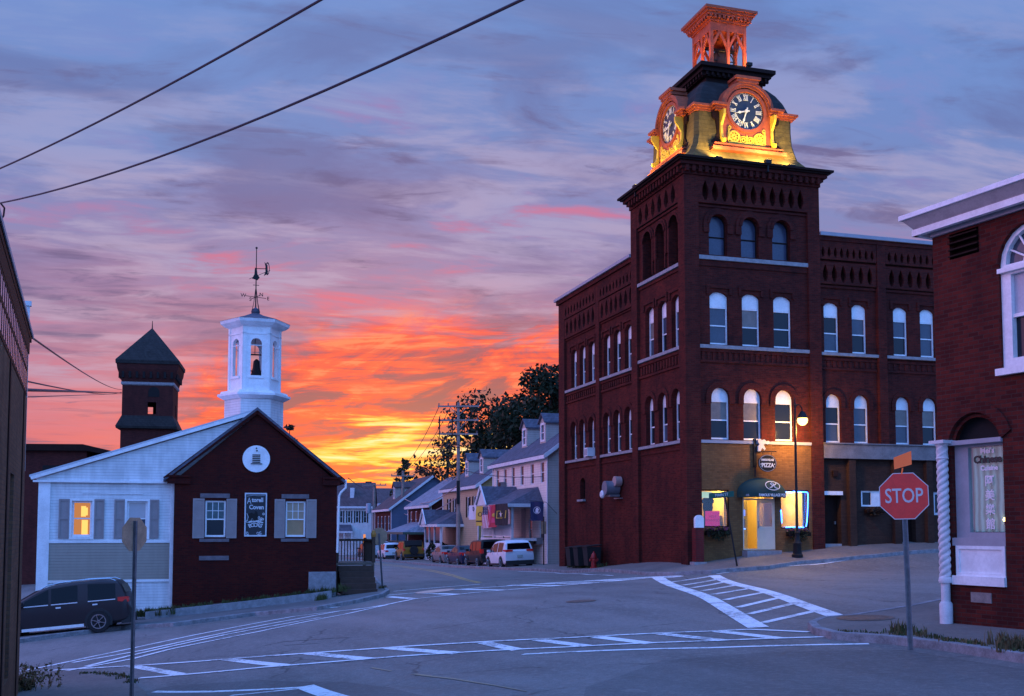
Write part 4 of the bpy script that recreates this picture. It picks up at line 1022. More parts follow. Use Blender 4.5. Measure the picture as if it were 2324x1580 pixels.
# neon border round the right window
M_neon = emis('blue neon border', (.03,.16,1.0), 11)
nb = thing('neon_border', 'blue neon tube border lighting the right window of the pizza shop', 'neon sign', mw(4.9,.08,.1), ANG)
MB().tube([(-.52,-.04,1.36),(-.40,-.04,1.42),(-.2,-.04,1.40),(-.05,-.04,1.44),(.2,-.04,1.43),(.56,-.04,1.42),(.62,-.04,1.36),(.60,-.04,.8),(.55,-.04,.2),(.5,-.04,.0)], .022, 7).build('neon_tube', M_neon, nb)
MB().tube([(.40,-.04,-.03),(.12,-.04,-.04),(-.02,-.04,-.02),(-.45,-.04,-.03)], .022, 7).build('neon_tube', M_neon, nb); MB().tube([(-.66,-.04,.68),(-.64,-.04,.4),(-.62,-.04,.15)], .022, 7).build('neon_tube', M_neon, nb)
plight(mw(4.9,-.12,.8), 5, (.05,.2,1.0), .3)
# pink poster and neon bear-like dark cutout in the left window
po = thing('poster', 'bright pink poster taped inside the left shop window', 'poster', mw(1.2,.18,.10), ANG); MB().box(-.32,.32,-.005,.005,.0,.62).build('sheet', mat('pink paper', (.85,.015,.16), .7, var=.05, emit=(.9,.02,.2,.28)), po)
text('lettering', 'HELP\nWANTED', .15, mat('pink ink', (.55,.01,.12), .7, var=0, emit=(.6,.01,.12,.15)), po, stand(0,-.009,.32))
po = thing('cutout', 'black bowling-pin-shaped display standing behind the pink poster', 'display', mw(1.08,.34,.05), ANG)
MB().slab([(-.2,0),(.2,0),(.17,.62),(.22,.8),(.2,.98),(.26,1.0),(.26,1.12),(.16,1.2),(-.16,1.2),(-.26,1.12),(-.26,1.0),(-.2,.98),(-.22,.8),(-.17,.62)], [], lambda a,b,d:(a,d,b), -.03, .03, back=True).build('body', M_void, po)
# flower boxes
def leafmass(mb, c, s, n, size, seed, mi=0, squash=1.0):
    r = random.Random(seed)
    for _ in range(n):
        while True:
            p = Vector((r.uniform(-1,1), r.uniform(-1,1), r.uniform(-1,1)))
            if p.length < 1: break
        p = Vector((c[0]+p.x*s[0], c[1]+p.y*s[1], c[2]+p.z*s[2]))
        a = Vector((r.gauss(0,1), r.gauss(0,1), r.gauss(0,1))).normalized(); b = a.cross(Vector((r.gauss(0,1), r.gauss(0,1), r.gauss(0,1)))).normalized(); k = size*r.choice((.5,.7,.9,1.1,1.5))
        mb.poly([p-a*k, p+b*k*.5, p+a*k, p-b*k*.5], mi)
M_flower = mat('purple petunia', (.22,.03,.12), .7, var=.4, scale=9); M_flowy = mat('yellow petunia', (.55,.38,.05), .7, var=.3, scale=9)
for k, (x, z, lab) in enumerate(((1.26,-.05,'dark flower box with trailing petunias under the pink-postered shop window'),(4.95,-.10,'dark flower box with trailing petunias under the neon-lit shop window'))):
    g = thing('flower_box', lab, 'flower box', mw(x,-.12,z-.2), ANG, group='flower boxes under the shop windows')
    MB().box(-.52,.52,-.11,.11,0,.18).build('box', M_dark, g)
    mb = MB(); leafmass(mb, (0,-.02,.16), (.58,.2,.2), 420, .05, 5+k); leafmass(mb, (0,-.12,.0), (.5,.12,.22), 200, .05, 9+k); mb.build('foliage', M_leaf, g)
    mb = MB(); leafmass(mb, (0,-.03,.26), (.6,.16,.09), 130, .04, 15+k); mb.build('flowers', M_flower, g); mb = MB(); leafmass(mb, (-.1,-.06,.27), (.45,.12,.07), 40, .04, 25+k); mb.build('flowers', M_flowy, g)
g = thing('flower_box', 'flower box of green and orange plants beside the plain wing window', 'flower box', mw(8.8,.14,.78-.1), ANG); MB().box(-.45,.45,-.1,.12,0,.16).build('box', M_dark, g); mb = MB(); leafmass(mb, (0,-.05,.08), (.5,.2,.2), 320, .05, 41); mb.build('foliage', M_leaf2, g)
# red brick pier with white arched sign at the tower corner
g = thing('brick_pier', 'short red brick pier with a white arched plaque by the tower corner', 'pier', mw(.36,-.20,-1.5), ANG)
MB().box(-.18,.18,-.14,.19,0,1.55).build('shaft', brick('pier brick', (.22,.03,.03), (.17,.025,.025), (.1,.06,.05)), g); MB().slab(arch(-.19,.19,1.55,2.05,.14), [], lambda a,b,d:(a,d,b), -.15, -.02, back=True).build('plaque', M_white, g); MB().box(-.28,.26,-.22,.19,0,.2).build('base', M_stone, g)
# exhaust fan
g = thing('exhaust_fan', 'grey round exhaust fan with a hood bolted to the mill side wall', 'fan', mw(.14+.12,7.6,1.42), ANG); g.scale = (.78,.78,.78)
mb = MB(); mb.box(-.12,.02,-.55,.55,-.02,.04); mb.box(-.75,-.1,-.35,.35,.10,.22); mb.build('bracket', M_steel, g)
mb = MB(); mb.lathe([(.42,-.95),(.42,-.1),(.36,-.1),(.36,-.93)], (0,0,.62), 20, ax='x'); mb.build('drum', mat('fan housing grey', (.20,.21,.25), .5, metal=.3), g, True); MB().lathe([(.02,-.80),(.15,-.85),(.15,-.6),(.02,-.6)], (0,0,.62), 12, ax='x').build('hub', M_offw, g)
mb = MB(); mb.lathe([(.16,-1.05),(.24,-.98),(.24,-.9),(.02,-.9)], (0,.35,.25), 14, ax='x'); mb.build('motor', M_offw, g, True); MB().lathe([(.30,-.5),(.30,-.1),(.05,-.1)], (0,-.45,1.0), 16, ax='x').build('vent_cap', mat('copper pink cap', (.42,.28,.26), .5), g, True)
g = thing('air_conditioner', 'small white window air conditioner on the mill second floor sill', 'air conditioner', mw(.0,10.95,3.6), ANG); MB().box(-.12,.3,-.24,.24,0,.42).build('case', M_offw, g); MB().box(-.13,-.12,-.2,.2,.05,.36).build('grille', M_grey, g)
# street lamp
def streetlamp():
    p = mw(4.30,-1.05); z = gz(p.x,p.y)+WALK
    g = thing('street_lamp', 'black fluted street lamp with a glowing globe outside the pizza shop', 'street lamp', (p.x,p.y,z), ANG)
    MB().lathe([(.22,0),(.22,.10),(.17,.14),(.16,.5),(.18,.55),(.14,.6),(.11,.75),(.09,.95),(.11,.98),(.065,1.02)], (0,0,0), 14).build('base', M_black, g, True)
    MB().lathe([(.058,1.0),(.046,5.2),(.042,6.1),(.075,6.12),(.03,6.2),(.01,6.42)], (0,0,0), 12).build('pole', M_black, g, True)
    MB().tube([(0,0,5.95),(.10,0,6.12),(.22,0,6.12),(.31,0,6.0),(.34,0,5.85)], .025, 8).build('arm', M_black, g, True)
    MB().lathe([(.02,5.88),(.10,5.82),(.19,5.66),(.22,5.60),(.20,5.58),(.05,5.62)], (.34,0,0), 16).build('lamp_shade', M_black, g, True)
    MB().lathe([(.19,5.585),(.215,5.50),(.18,5.38),(.10,5.31),(.01,5.29)], (.34,0,0), 18).build('globe', emis('lit lamp globe', (1,.60,.18), 5), g, True)
    q = mw(4.30+.34,-1.05,0); plight((q.x,q.y,z+5.12), 420, (1,.52,.12), .25); return g
streetlamp()
# street-name sign on a leaning pole
p = mw(2.05,-2.1); x, y = onto(1673,1293); z = gz(x,y)+WALK
g = thing('street_sign', 'green street-name sign on a leaning pole at the kerb by the crosswalk', 'street sign', (x,y,z), ANG)
MB().cyl((0,0,0),(-.42,.1,2.62),.035,.03,8).build('pole', M_black, g)
mb = MB(); mb.slab(rect(-1.02,-.08,2.62,2.84), [], lambda a,b,d:(a,.1+d-(a+.4)*.25,b+(a+.4)*.10), 0, .012, back=True); mb.build('plate', mat('street sign green', (.01,.10,.07), .4), g)
text('lettering', 'MAIN ST', .15, M_let, g, Matrix.Translation((-.55,.125,2.715)) @ Matrix.Rotation(-.245,4,'Z') @ RX90 @ Matrix.Rotation(.1,4,'Z'), sx=.9)
# hydrant
q = mw(-.75,8.3); x, y = q.x, q.y; z = gz(x,y)+WALK
g = thing('fire_hydrant', 'red fire hydrant on the sidewalk beside the mill wall', 'hydrant', (x,y,z), ANG); M_hyd = mat('hydrant red', (.32,.012,.012), .45, var=.2)
MB().lathe([(.17,0),(.17,.05),(.12,.07),(.115,.45),(.15,.47),(.15,.51),(.12,.53),(.11,.62),(.06,.70),(.035,.72),(.035,.77),(.01,.78)], (0,0,0), 14).build('barrel', M_hyd, g, True)
MB().lathe([(.055,-.2),(.07,-.2),(.07,-.16),(.055,-.14),(.055,.14),(.07,.16),(.07,.2),(.055,.2)], (0,0,.38), 10, ax='x').build('outlet', M_hyd, g); MB().lathe([(.08,-.2),(.09,-.18),(.06,-.1),(.06,0)], (0,0,.36), 10, ax='y').build('outlet', M_hyd, g)
# dumpsters / bins and low rail by the wall
for k, (yy, lab) in enumerate(((9.3,'black wheeled trash bin against the mill wall, nearest the tower'),(10.6,'black wheeled trash bin against the mill wall, middle of three'),(11.7,'black wheeled trash bin against the mill wall, farthest from the tower'))):
    q = mw(-.45, yy); z = gz(q.x,q.y)+WALK; g = thing('trash_bin', lab, 'trash bin', (q.x,q.y,z), ANG-math.pi/2, 'trash bins by the mill wall')
    mb = MB(); o_ = [(-.26,-.3,.12),(.26,-.3,.12),(.26,.3,.12),(-.26,.3,.12),(-.32,-.38,1.0),(.32,-.38,1.0),(.32,.36,1.0),(-.32,.36,1.0)]; mb.add(o_, [(0,3,2,1),(0,1,5,4),(1,2,6,5),(2,3,7,6),(3,0,4,7),(4,5,6,7)]); mb.build('body', M_rubber, g)
    mb = MB(); mb.add([(-.34,-.41,1.0),(.34,-.41,1.0),(.34,.38,1.08),(-.34,.38,1.08),(-.34,-.41,1.03),(.34,-.41,1.03),(.34,.38,1.13),(-.34,.38,1.13)], [(0,3,2,1),(4,5,6,7),(0,1,5,4),(1,2,6,5),(2,3,7,6),(3,0,4,7)]); mb.build('lid', M_black, g)
    for s in (-.24,.24): MB().lathe([(.03,-.03),(.12,-.03),(.12,.03),(.03,.03)], (s,.33,.12), 10, ax='x').build('wheel', M_rubber, g)
# ------------------------------------------------------------------ stop signs
def octo(r): return [(r*math.cos(math.pi/8+k*math.pi/4), r*math.sin(math.pi/8+k*math.pi/4)) for k in range(8)]
M_red = mat('stop sign red', (.85,.035,.022), .4, var=.12, scale=5)
M_back = mat('bare aluminium sign back', (.55,.34,.22), .55, metal=.3, var=.25, scale=4)
PS = lambda a, b, d: (a, d, b)
def uchannel(mb, h, wd=.075):
    for x0, x1, y0, y1 in ((-wd/2,-wd*.28,0,.012),(wd*.28,wd/2,0,.012),(-wd*.28-.004,-wd*.28+.006,.0,.035),(wd*.28-.006,wd*.28+.004,.0,.035),(-wd*.28,wd*.28,.03,.04)): mb.box(x0,x1,y0,y1,-.3,h)
def stopsign(name, label, loc, rz, zc, size, lean=0.0, face=True, oranges=False, pole_h=None, rot_sign=0.0):
    g = thing(name, label, 'stop sign', loc, 0, rot=(0, lean, rz))
    mb = MB(); uchannel(mb, pole_h or zc+size*.42, .085); mb.build('post', mat('sign post steel', (.20,.18,.19), .6, metal=.4, var=.3, scale=7), g)
    r = size/2/math.cos(math.pi/8); O = [(a, b+zc) for a, b in octo(r)]; I = [(a, b+zc) for a, b in octo(r*.965)]
    pl = MB().slab(O, [], PS, -.008, -.004, back=True).build('sign_plate', [M_back], g)
    fc = MB().slab(I, [], PS, -.011, -.009).build('sign_face', M_red, pl)
    rim = MB().slab(O, [I], PS, -.011, -.008).build('sign_border', mat('reflective white', (.62,.56,.55), .5, var=.05), pl)
    text('lettering', 'STOP', size*.44, MATS['reflective white'], pl, stand(0,-.014,zc-.005), sx=.74, bold=size*.004, ext=.001)
    if rot_sign:
        for q in (pl,): q.rotation_euler = (0,0,rot_sign)
    return g
z0 = gz(6.36,17.4)+WALK
sg = stopsign('stop_sign', 'red STOP sign facing the camera on the right corner, orange flag plate on top', (6.36,17.4,z0), -.36, 2.325, .75, lean=-.018)
mb = MB(); mb.obox((-.02,-.015,2.68),(-.0,-.02,2.78),.02,.02); mb.add([(-.13,-.02,2.76),(.14,-.02,2.83),(.14,-.02,3.05),(-.13,-.02,2.95),(-.13,-.028,2.76),(.14,-.028,2.83),(.14,-.028,3.05),(-.13,-.028,2.95)], [(0,1,2,3),(7,6,5,4),(0,4,5,1),(3,2,6,7),(0,3,7,4),(1,5,6,2)]); mb.build('flag_plate', mat('fluorescent orange', (1.0,.17,.03), .5, var=.1, emit=(1,.15,.02,.12)), sg)  # orange plate given a little emission to look brighter, though no lamp
x, y = -6.97, 20.0; z0 = gz(x,y)
stopsign('stop_sign', 'bare metal back of a stop sign on a tall post at the left corner', (x,y,z0), math.pi+1.15, -.10-z0, .62, pole_h=.30-z0-.15)
x, y = onto(868,1340); z0 = gz(x,y)+WALK
stopsign('stop_sign', 'stop sign seen from behind on a leaning post by the wooden steps', (x,y,z0), math.pi-.15, 2.32, .76, lean=.075, pole_h=2.45)
# dark no-parking pole near parked cars and the pair of parking signs
x, y = onto(1234,1287); z0 = gz(x,y)+WALK
g = thing('parking_sign', 'dark post with small pale parking sign beside the white parked car', 'sign', (x,y,z0), ANG); MB().cyl((0,0,0),(0,0,2.9),.04,.04,8).build('pole', M_black, g); MB().box(-.16,.16,-.03,-.015,1.85,2.6).build('sign_plate', M_back, g)
p = mw(11.75,-.95); z0 = gz(p.x,p.y)+WALK
g = thing('parking_sign', 'dark post with a two-panel parking sign before the mill wing', 'sign', (p.x,p.y,z0), ANG); MB().cyl((0,0,0),(0,0,2.55),.04,.04,8).build('pole', M_black, g)
for s in (-1,1): MB().box(.05*s,.26*s,-.03,-.015,1.85,2.5).build('sign_plate', mat('pale parking plate', (.55,.48,.40), .5), g)
rebase(mill, -1.5)
# ------------------------------------------------------------------ small brick house with hexagonal cupola (mill street grid)
hs_ = thing('brick_house', 'low dark brick gabled house with a white hexagonal cupola on its ridge', 'house', H0, ANG)
ZG = -3.6
HD = 11.0
f = PF(0); gab = [(-6.62,ZG),(0,ZG),(0,2.0),(-3.37,4.80),(-6.62,2.0)]
mb = MB(); mb.slab(gab, [rect(-5.39,-4.57,-.33,1.17), rect(-2.14,-1.31,-.33,1.17)], f, 0, .25, sides=False)
mb.box(-.3,0,0.02,HD,ZG,2.0); mb.box(-6.62,-6.3,0.02,HD,ZG,2.0); mb.box(-6.3,-.3,HD-.3,HD,ZG,2.0); mb.poly([(-6.62,HD,2.0),(0,HD,2.0),(-3.37,HD,4.8)])
mb.build('wall', M_brickH, hs_)
mb = MB(); mb.box(-6.9,-6.0,-.12,0,1.85,2.12); mb.box(-.62,.12,-.12,0,1.85,2.12); mb.box(-6.95,-6.0,-.18,0,2.12,2.2); mb.box(-.62,.18,-.18,0,2.12,2.2)
s_l = (4.80-2.0)/3.25; 
mb.obox((-7.0,-.06,2.02),(-3.37,-.06,4.93),.16,.2); mb.obox((.28,-.06,2.02),(-3.37,-.06,4.93),.16,.2)
mb.build('brick_cornice', M_brickH, hs_)
mb = MB(); zt = 4.96
for xe, ze in ((-7.05,1.92),(.34,1.92)):
    mb.add([(xe,-.16,ze),(-3.37,-.16,zt),(-3.37,HD+.2,zt),(xe,HD+.2,ze),(xe,-.16,ze+.12),(-3.37,-.16,zt+.12),(-3.37,HD+.2,zt+.12),(xe,HD+.2,ze+.12)], [(0,3,2,1),(4,5,6,7),(0,1,5,4),(2,3,7,6),(0,4,7,3),(1,2,6,5)])
mb.build('roof', M_asph, hs_)
for a0, a1, gm, gm2 in ((-5.39,-4.57,M_glass,mat('green curtained glass', (.06,.11,.12), .15, var=.4, scale=6)),(-2.14,-1.31,mat('warm blind', (.42,.26,.13), .6, var=.15),mat('warm blind upper', (.42,.30,.20), .5, var=.15))):
    wdw = facade_window(hs_, f, a0, a1, -.33, 1.17, .06, 0, None, .40, gm=gm, gm2=gm2, muntin=3, fw=.07)
M_shut = mat('grey shutter', (.33,.27,.26), .6, var=.12, scale=3)
for a0, a1 in ((-5.88,-5.42),(-4.55,-4.13),(-2.60,-2.17),(-1.29,-.86)):
    mb = MB(); mb.slab(rect(a0,a1,-.38,1.25), [rect(a0+.06,a1-.06,-.3,.38),rect(a0+.06,a1-.06,.46,1.17)], f, -.05, 0); mb.slab(rect(a0+.06,a1-.06,-.3,1.17), [], f, -.025, 0)
    for k in range(16): z = -.27+k*.09; mb.obox((a0+.06,-.03,z),(a1-.06,-.03,z),.012,.05)
    mb.build('shutter', M_shut, hs_)
M_lint = mat('lintel granite', (.17,.14,.15), .85, var=.3, scale=4)
for x0, x1, z0, z1 in ((-5.60,-4.42,1.28,1.46),(-2.32,-1.18,1.28,1.46),(-5.60,-4.42,-.53,-.40),(-2.32,-1.18,-.53,-.40),(-5.6,-4.42,-1.28,-1.10)): MB().box(x0,x1,-.04,.1,z0,z1).build('lintel_stone', M_lint, hs_)
MB().box(-1.16,-.02,-.12,.1,ZG,-1.80).build('corner_stone', M_stone, hs_)
mb = MB(); E3 = lambda r, n=32: [(-3.38+r*math.cos(2*math.pi*k/n), 2.92+r*math.sin(2*math.pi*k/n)) for k in range(n)]
mb.slab(E3(.56), [], f, -.08, 0); rd = mb.build('round_panel', M_white, hs_)
mb = MB()
for k in range(5): mb.box(-3.54,-3.22,-.10,-.08,2.76+k*.075,2.80+k*.075)
mb.box(-3.60,-3.14,-.12,-.08,2.70,2.73); mb.lathe([(.03,-.12),(.03,-.08)], (-3.38,0,3.36), 8, ax='y'); mb.lathe([(.035,-.12),(.035,-.08)], (-3.36,0,3.26), 8, ax='y'); mb.build('vent_slats', M_dark, rd)
# carved sign between the windows
sg = thing('carved_sign', 'tall black and white carved crow sign between the shuttered brick-house windows', 'sign', hw(-3.37,-.02,-.30), ANG)
MB().slab(rect(-.44,.44,0,1.79), [], lambda a,b,d:(a,d,b), -.03, .02).build('board', mat('sign black', (.02,.022,.03), .5), sg)
M_sgw = mat('sign white', (.62,.66,.70), .55, var=.15, scale=8)
MB().slab(rect(-.45,.45,-.01,1.80), [rect(-.40,.40,.05,1.74)], lambda a,b,d:(a,d,b), -.06, .02).build('border', M_sgw, sg)
text('lettering', 'torell', .25, M_sgw, sg, stand(.07,-.035,1.50), sx=.85, bold=.008); text('lettering', 'A', .36, M_sgw, sg, stand(-.27,-.035,1.46), sx=.7, bold=.0)
text('lettering', 'Coven', .25, M_sgw, sg, stand(.03,-.035,1.20), sx=.9, bold=.008)
for k, c in enumerate('BOOKS'): t = (k-2)*.26; text('lettering', c, .22, M_sgw, sg, Matrix.Translation((.30*math.sin(t)*1.5,-.035,.24+.20*math.cos(t)*1.1)) @ RX90 @ Matrix.Rotation(-t*.9,4,'Z'), bold=.006)
mb = MB(); r = random.Random(4); PQ2 = lambda a, b, d: (a, d, b)
for k in range(7):
    cx_, cz_ = r.uniform(.12,.34), r.uniform(.62,1.0)
    mb.slab([(cx_+.05*math.cos(t), cz_+.05*math.sin(t)) for t in [k2*math.pi/5 for k2 in range(10)]], [[(cx_+.025*math.cos(t), cz_+.025*math.sin(t)) for t in [k2*math.pi/5 for k2 in range(10)]]], PQ2, -.036, -.03)
for k in range(10):
    cx_ = r.choice((-1,1))*r.uniform(.05,.36); cz_ = r.choice((r.uniform(.08,.2), r.uniform(.5,.7)))
    mb.tube([(cx_+.06*math.cos(t)*(.3+t/6), -.036, cz_+.06*math.sin(t)*(.3+t/6)) for t in [k2*.7 for k2 in range(9)]], .010, 4)
mb.tube([(-.36,-.036,.95),(-.30,-.036,.8),(-.36,-.036,.6)], .012, 4); mb.tube([(-.37,-.036,1.66),(-.1,-.036,1.7),(.1,-.036,1.68),(.36,-.036,1.7)], .008, 4)
mb.slab([(-.3,.6),(-.1,.68),(.1,.66),(.32,.58),(.3,.54),(0,.6),(-.28,.55)], [], PQ2, -.036, -.03)
mb.build('carving', M_sgw, sg)
MB().slab([(-.24,.70),(-.1,.62),(.05,.66),(.10,.80),(.06,1.02),(-.02,1.04),(-.06,.92),(-.16,.98),(-.30,.92)], [], PQ2, -.042, -.03).build('crow', M_black, sg)
# downspout
g = thing('downspout', 'white downspout hooked over the right corner of the brick house', 'downspout', hw(.05,-.06,-1.0), ANG)
MB().tube([(.30,-.05,3.10),(.30,-.05,2.75),(.10,-.02,2.55),(.03,0,2.40),(.0,0,1.2),(-.02,0,0)], .05, 8).build('pipe', M_white, g)
# white clapboard extension on the left, its long sloping gable running up to the ridge
ex = thing('white_house', 'white clapboard house with a long low gable joined to the brick house', 'house', hw(-11.75,.35,-2.9), ANG)
f = lambda a, b, d: (a, d, b-0)
X0 = 0.0; gx0 = lambda a: a+11.75
zb = -1.2; base = 2.9; up = lambda z: z+base
wl, wr = 0.0, 5.13
P2 = lambda a, b, d: (a, d, b)
mb = MB(); out = [(wl,-1.5),(wr,-1.5),(wr,up(1.9)),(8.38,up(4.86)),(wl,up(2.02))]
mb.slab([(wl,-1.5),(wr,-1.5),(wr,up(1.9)),(wl,up(1.9))], [rect(gx0(-10.51),gx0(-9.77),up(-.30),up(1.12)), rect(gx0(-8.43),gx0(-7.66),up(-.30),up(1.13))], P2, 0, .2, sides=False)
mb.slab([(wl-.1,up(1.9)),(wr,up(1.9)),(8.38,up(4.80)),(wl-.1,up(1.98))], [], P2, -.03, .0)
mb.box(wl,.2,.02,9,-1.5,up(1.9)); mb.box(5.0,5.13,.3,.7,-1.5,up(1.9)); mb.build('wall', M_clapW, ex)
mb = MB(); mb.box(wl-.22,wr,-.16,.04,up(1.86),up(1.94)); mb.obox((wl-.30,-.10,up(2.02)),(8.38,-.10,up(4.92)),.2,.14); mb.box(wl-.02,.42,-.05,0,-1.5,up(1.86)); mb.box(wr-.14,wr,-.05,0,-1.5,up(1.86))
mb.box(.42,wr-.14,-.045,0,up(-.56),up(-.46)); mb.box(.42,wr-.14,-.045,0,up(-2.14),up(-2.04)); mb.box(1.6,3.9,-.03,0,up(1.42),up(1.46)); mb.build('trim', M_white, ex)
mb = MB(); mb.box(.42,wr-.14,-.02,0,up(-2.04),up(-.56)); mb.build('tan_panel', M_clapT, ex)
mb = MB(); mb.add([(wl-.35,-.2,up(2.06)),(8.38,-.2,up(4.97)),(8.38,9,up(4.97)),(wl-.35,9,up(2.06)),(wl-.35,-.2,up(2.14)),(8.38,-.2,up(5.05)),(8.38,9,up(5.05)),(wl-.35,9,up(2.14))], [(0,3,2,1),(4,5,6,7),(0,1,5,4),(2,3,7,6),(0,4,7,3),(1,2,6,5)]); mb.build('roof', mat('pale metal roof', (.55,.57,.62), .5, var=.1), ex)
M_lit = emis('lit amber blind', (1.0,.36,.06), .55); M_lit2 = emis('bright lit gap', (1.0,.50,.10), 1.5); M_dim = mat('dim blind', (.36,.40,.46), .5, var=.1, emit=(.3,.35,.5,.10))
wdw = facade_window(ex, P2, gx0(-10.51), gx0(-9.77), up(-.30), up(1.12), .08, 0, None, up(.42), gm=M_lit, gm2=M_lit, fw=.07)
mb = MB(); mb.box(gx0(-10.15),gx0(-9.92),.105,.112,up(-.22),up(.36)); mb.box(gx0(-10.18),gx0(-10.0),.10,.107,up(.5),up(.92)); mb.box(gx0(-10.0),gx0(-9.93),.10,.107,up(.55),up(.86)); mb.build('lit_gap', M_lit2, wdw)
facade_window(ex, P2, gx0(-8.43), gx0(-7.66), up(-.30), up(1.13), .08, 0, None, up(.42), gm=M_glassB, gm2=M_dim, fw=.07)
for a0, a1 in ((-11.0,-10.6),(-9.68,-9.30),(-8.92,-8.52),(-7.56,-7.2)):
    mb = MB(); mb.slab(rect(gx0(a0),gx0(a1),up(-.38),up(1.2)), [rect(gx0(a0)+.06,gx0(a1)-.06,up(-.3),up(.38)),rect(gx0(a0)+.06,gx0(a1)-.06,up(.46),up(1.12))], P2, -.05, 0); mb.slab(rect(gx0(a0)+.06,gx0(a1)-.06,up(-.3),up(1.12)), [], P2, -.025, 0); mb.build('shutter', M_shut, ex)
for a0, a1 in ((-10.62,-9.66),(-8.54,-7.55)): MB().slab(rect(gx0(a0),gx0(a1),up(-.42),up(1.22)), [rect(gx0(a0)+.1,gx0(a1)-.1,up(-.32),up(1.13))], P2, -.04, .02).build('window_casing', M_white, ex)
# hexagonal cupola (part of the brick house)
CU = (-3.27, 3.75)
def hexr(h): # h = half width across the corners, front face flat
    return [(CU[0]+h*x, CU[1]+h*y) for x, y in ((-1,0),(-.5,-.866),(.5,-.866),(1,0),(.5,.866),(-.5,.866))]
def hexprism(mb, lev):
    n = 6; rows = [[(x,y,z) for x, y in hexr(h)] for h, z in lev]
    mb.add([v for r in rows for v in r], [(i*6+k, i*6+(k+1)%6, (i+1)*6+(k+1)%6, (i+1)*6+k) for i in range(len(rows)-1) for k in range(6)]+[tuple(range(6))[::-1], tuple((len(rows)-1)*6+k for k in range(6))])
mb = MB(); hexprism(mb, [(1.30,2.6),(1.30,5.92)]); mb.build('cupola_base', M_clapW, hs_)
mb = MB(); hexprism(mb, [(1.36,5.78),(1.62,5.92),(1.62,6.02),(1.5,6.04),(1.46,6.14),(1.18,6.16)]); mb.build('cupola_cornice', M_white, hs_)
mb = MB(); hc = hexr(1.15); 
for k in range(6):
    a, b = Vector(hc[k]+(0,)), Vector(hc[(k+1)%6]+(0,)); d = (b-a); L = d.length; d.normalize(); nrm = Vector((d.y,-d.x,0))
    if nrm.dot(Vector((a.x-CU[0], a.y-CU[1], 0))) < 0: nrm = -nrm
    Pk = lambda s, z, q: tuple(a+d*s-nrm*q+Vector((0,0,z)))
    c = L/2; mb.slab(rect(0,L,6.14,9.05), [arch(c-.24,c+.24,6.82,8.5)], Pk, 0, .14, sides=False); mb.slab(rect(0,L,6.14,9.05), [arch(c-.24,c+.24,6.82,8.5)], Pk, .14, .15, sides=False)
    mb.slab(rect(c-.34,c+.34,6.70,6.80), [], Pk, -.06, 0); mb.slab(rect(0,L,8.68,8.74), [], Pk, -.03, 0); mb.slab(rect(0,L,8.16,8.19), [], Pk, -.015, 0)
    mb.slab(rect(0,.14,6.14,9.05), [], Pk, -.03, 0); mb.slab(rect(L-.14,L,6.14,9.05), [], Pk, -.03, 0)
mb.build('cupola_shaft', M_white, hs_)
mb = MB(); hexprism(mb, [(1.14,9.0),(1.36,9.08),(1.52,9.2),(1.56,9.34),(1.5,9.36)]); mb.build('cupola_cornice', M_white, hs_)
mb = MB(); hexprism(mb, [(1.58,9.34),(.6,9.62),(.2,9.78)]); mb.lathe([(.1,9.7),(.17,9.74),(.20,9.86),(.17,9.98),(.06,10.04),(.02,10.1)], (CU[0],CU[1],0), 12); mb.build('cupola_roof', M_asph, hs_)
mb = MB(); mb.obox((CU[0]-.6,CU[1],7.9),(CU[0]+.6,CU[1],7.9),.06,.06); mb.obox((CU[0],CU[1],7.9),(CU[0],CU[1],8.9),.03,.03); mb.obox((CU[0]-.6,CU[1],7.15),(CU[0]+.6,CU[1],7.15),.05,.05); mb.lathe([(.30,6.9),(.24,7.0),(.17,7.3),(.14,7.6),(.04,7.7)], (CU[0]+.08,CU[1],0), 14); mb.build('bell', M_black, hs_)
# weathervane
wv = thing('weathervane', 'dark iron weathervane with compass letters standing on the cupola', 'weathervane', hw(CU[0],CU[1],10.05), ANG)
mb = MB(); mb.cyl((0,0,0),(0,0,2.75),.03,.018,8); mb.lathe([(.01,2.72),(.05,2.75),(.05,2.80),(.01,2.83)], (0,0,0), 8)
for k in range(4):
    t = math.pi/4+k*math.pi/2; mb.tube([(.24*math.cos(t),.24*math.sin(t),.0-.2),(.12*math.cos(t),.12*math.sin(t),.25),(.03*math.cos(t),.03*math.sin(t),.85)], .012, 5)
mb.build('mast', M_black, wv)
mb = MB()
for t in (.35, .35+math.pi/2): mb.obox((-.5*math.cos(t),-.5*math.sin(t),.5),(.5*math.cos(t),.5*math.sin(t),.5),.022,.022)
mb.build('compass_arms', M_black, wv)
for t, ch in ((.35,'E'),(.35+math.pi/2,'S'),(.35+math.pi,'W'),(.35-math.pi/2,'N')):
    text('compass_letter', ch, .23, M_black, wv, stand(.60*math.cos(t),.60*math.sin(t),.5), ext=.010, bold=.002)
mb = MB(); mb.slab([(-.18,1.35),(.06,1.28),(.16,1.4),(.06,1.55),(.02,1.85),(-.06,1.85),(-.08,1.55)], [], PQ2, -.02, .02, back=True); mb.obox((-.3,0,1.32),(.62,0,1.78),.02,.02); mb.obox((.0,0,1.82),(.5,0,1.84),.02,.03)
mb.slab([(.5+.14*math.cos(t)*.7, 1.85+.30*math.sin(t)) for t in [k*math.pi/8 for k in range(16)]], [[(.5+.10*math.cos(t)*.7, 1.85+.24*math.sin(t)) for t in [k*math.pi/8 for k in range(16)]]], PQ2, -.02, .02, back=True)
mb.slab([(.34,1.5),(.52,1.62),(.5,2.0),(.36,2.15),(.44,1.8)], [], PQ2, -.015, .015, back=True); mb.obox((0,0,1.05),(.14,0,1.05),.03,.02); mb.obox((-.14,0,1.05),(0,0,1.05),.03,.02); mb.build('vane_figure', M_black, wv)
rebase(hs_, -3.0)
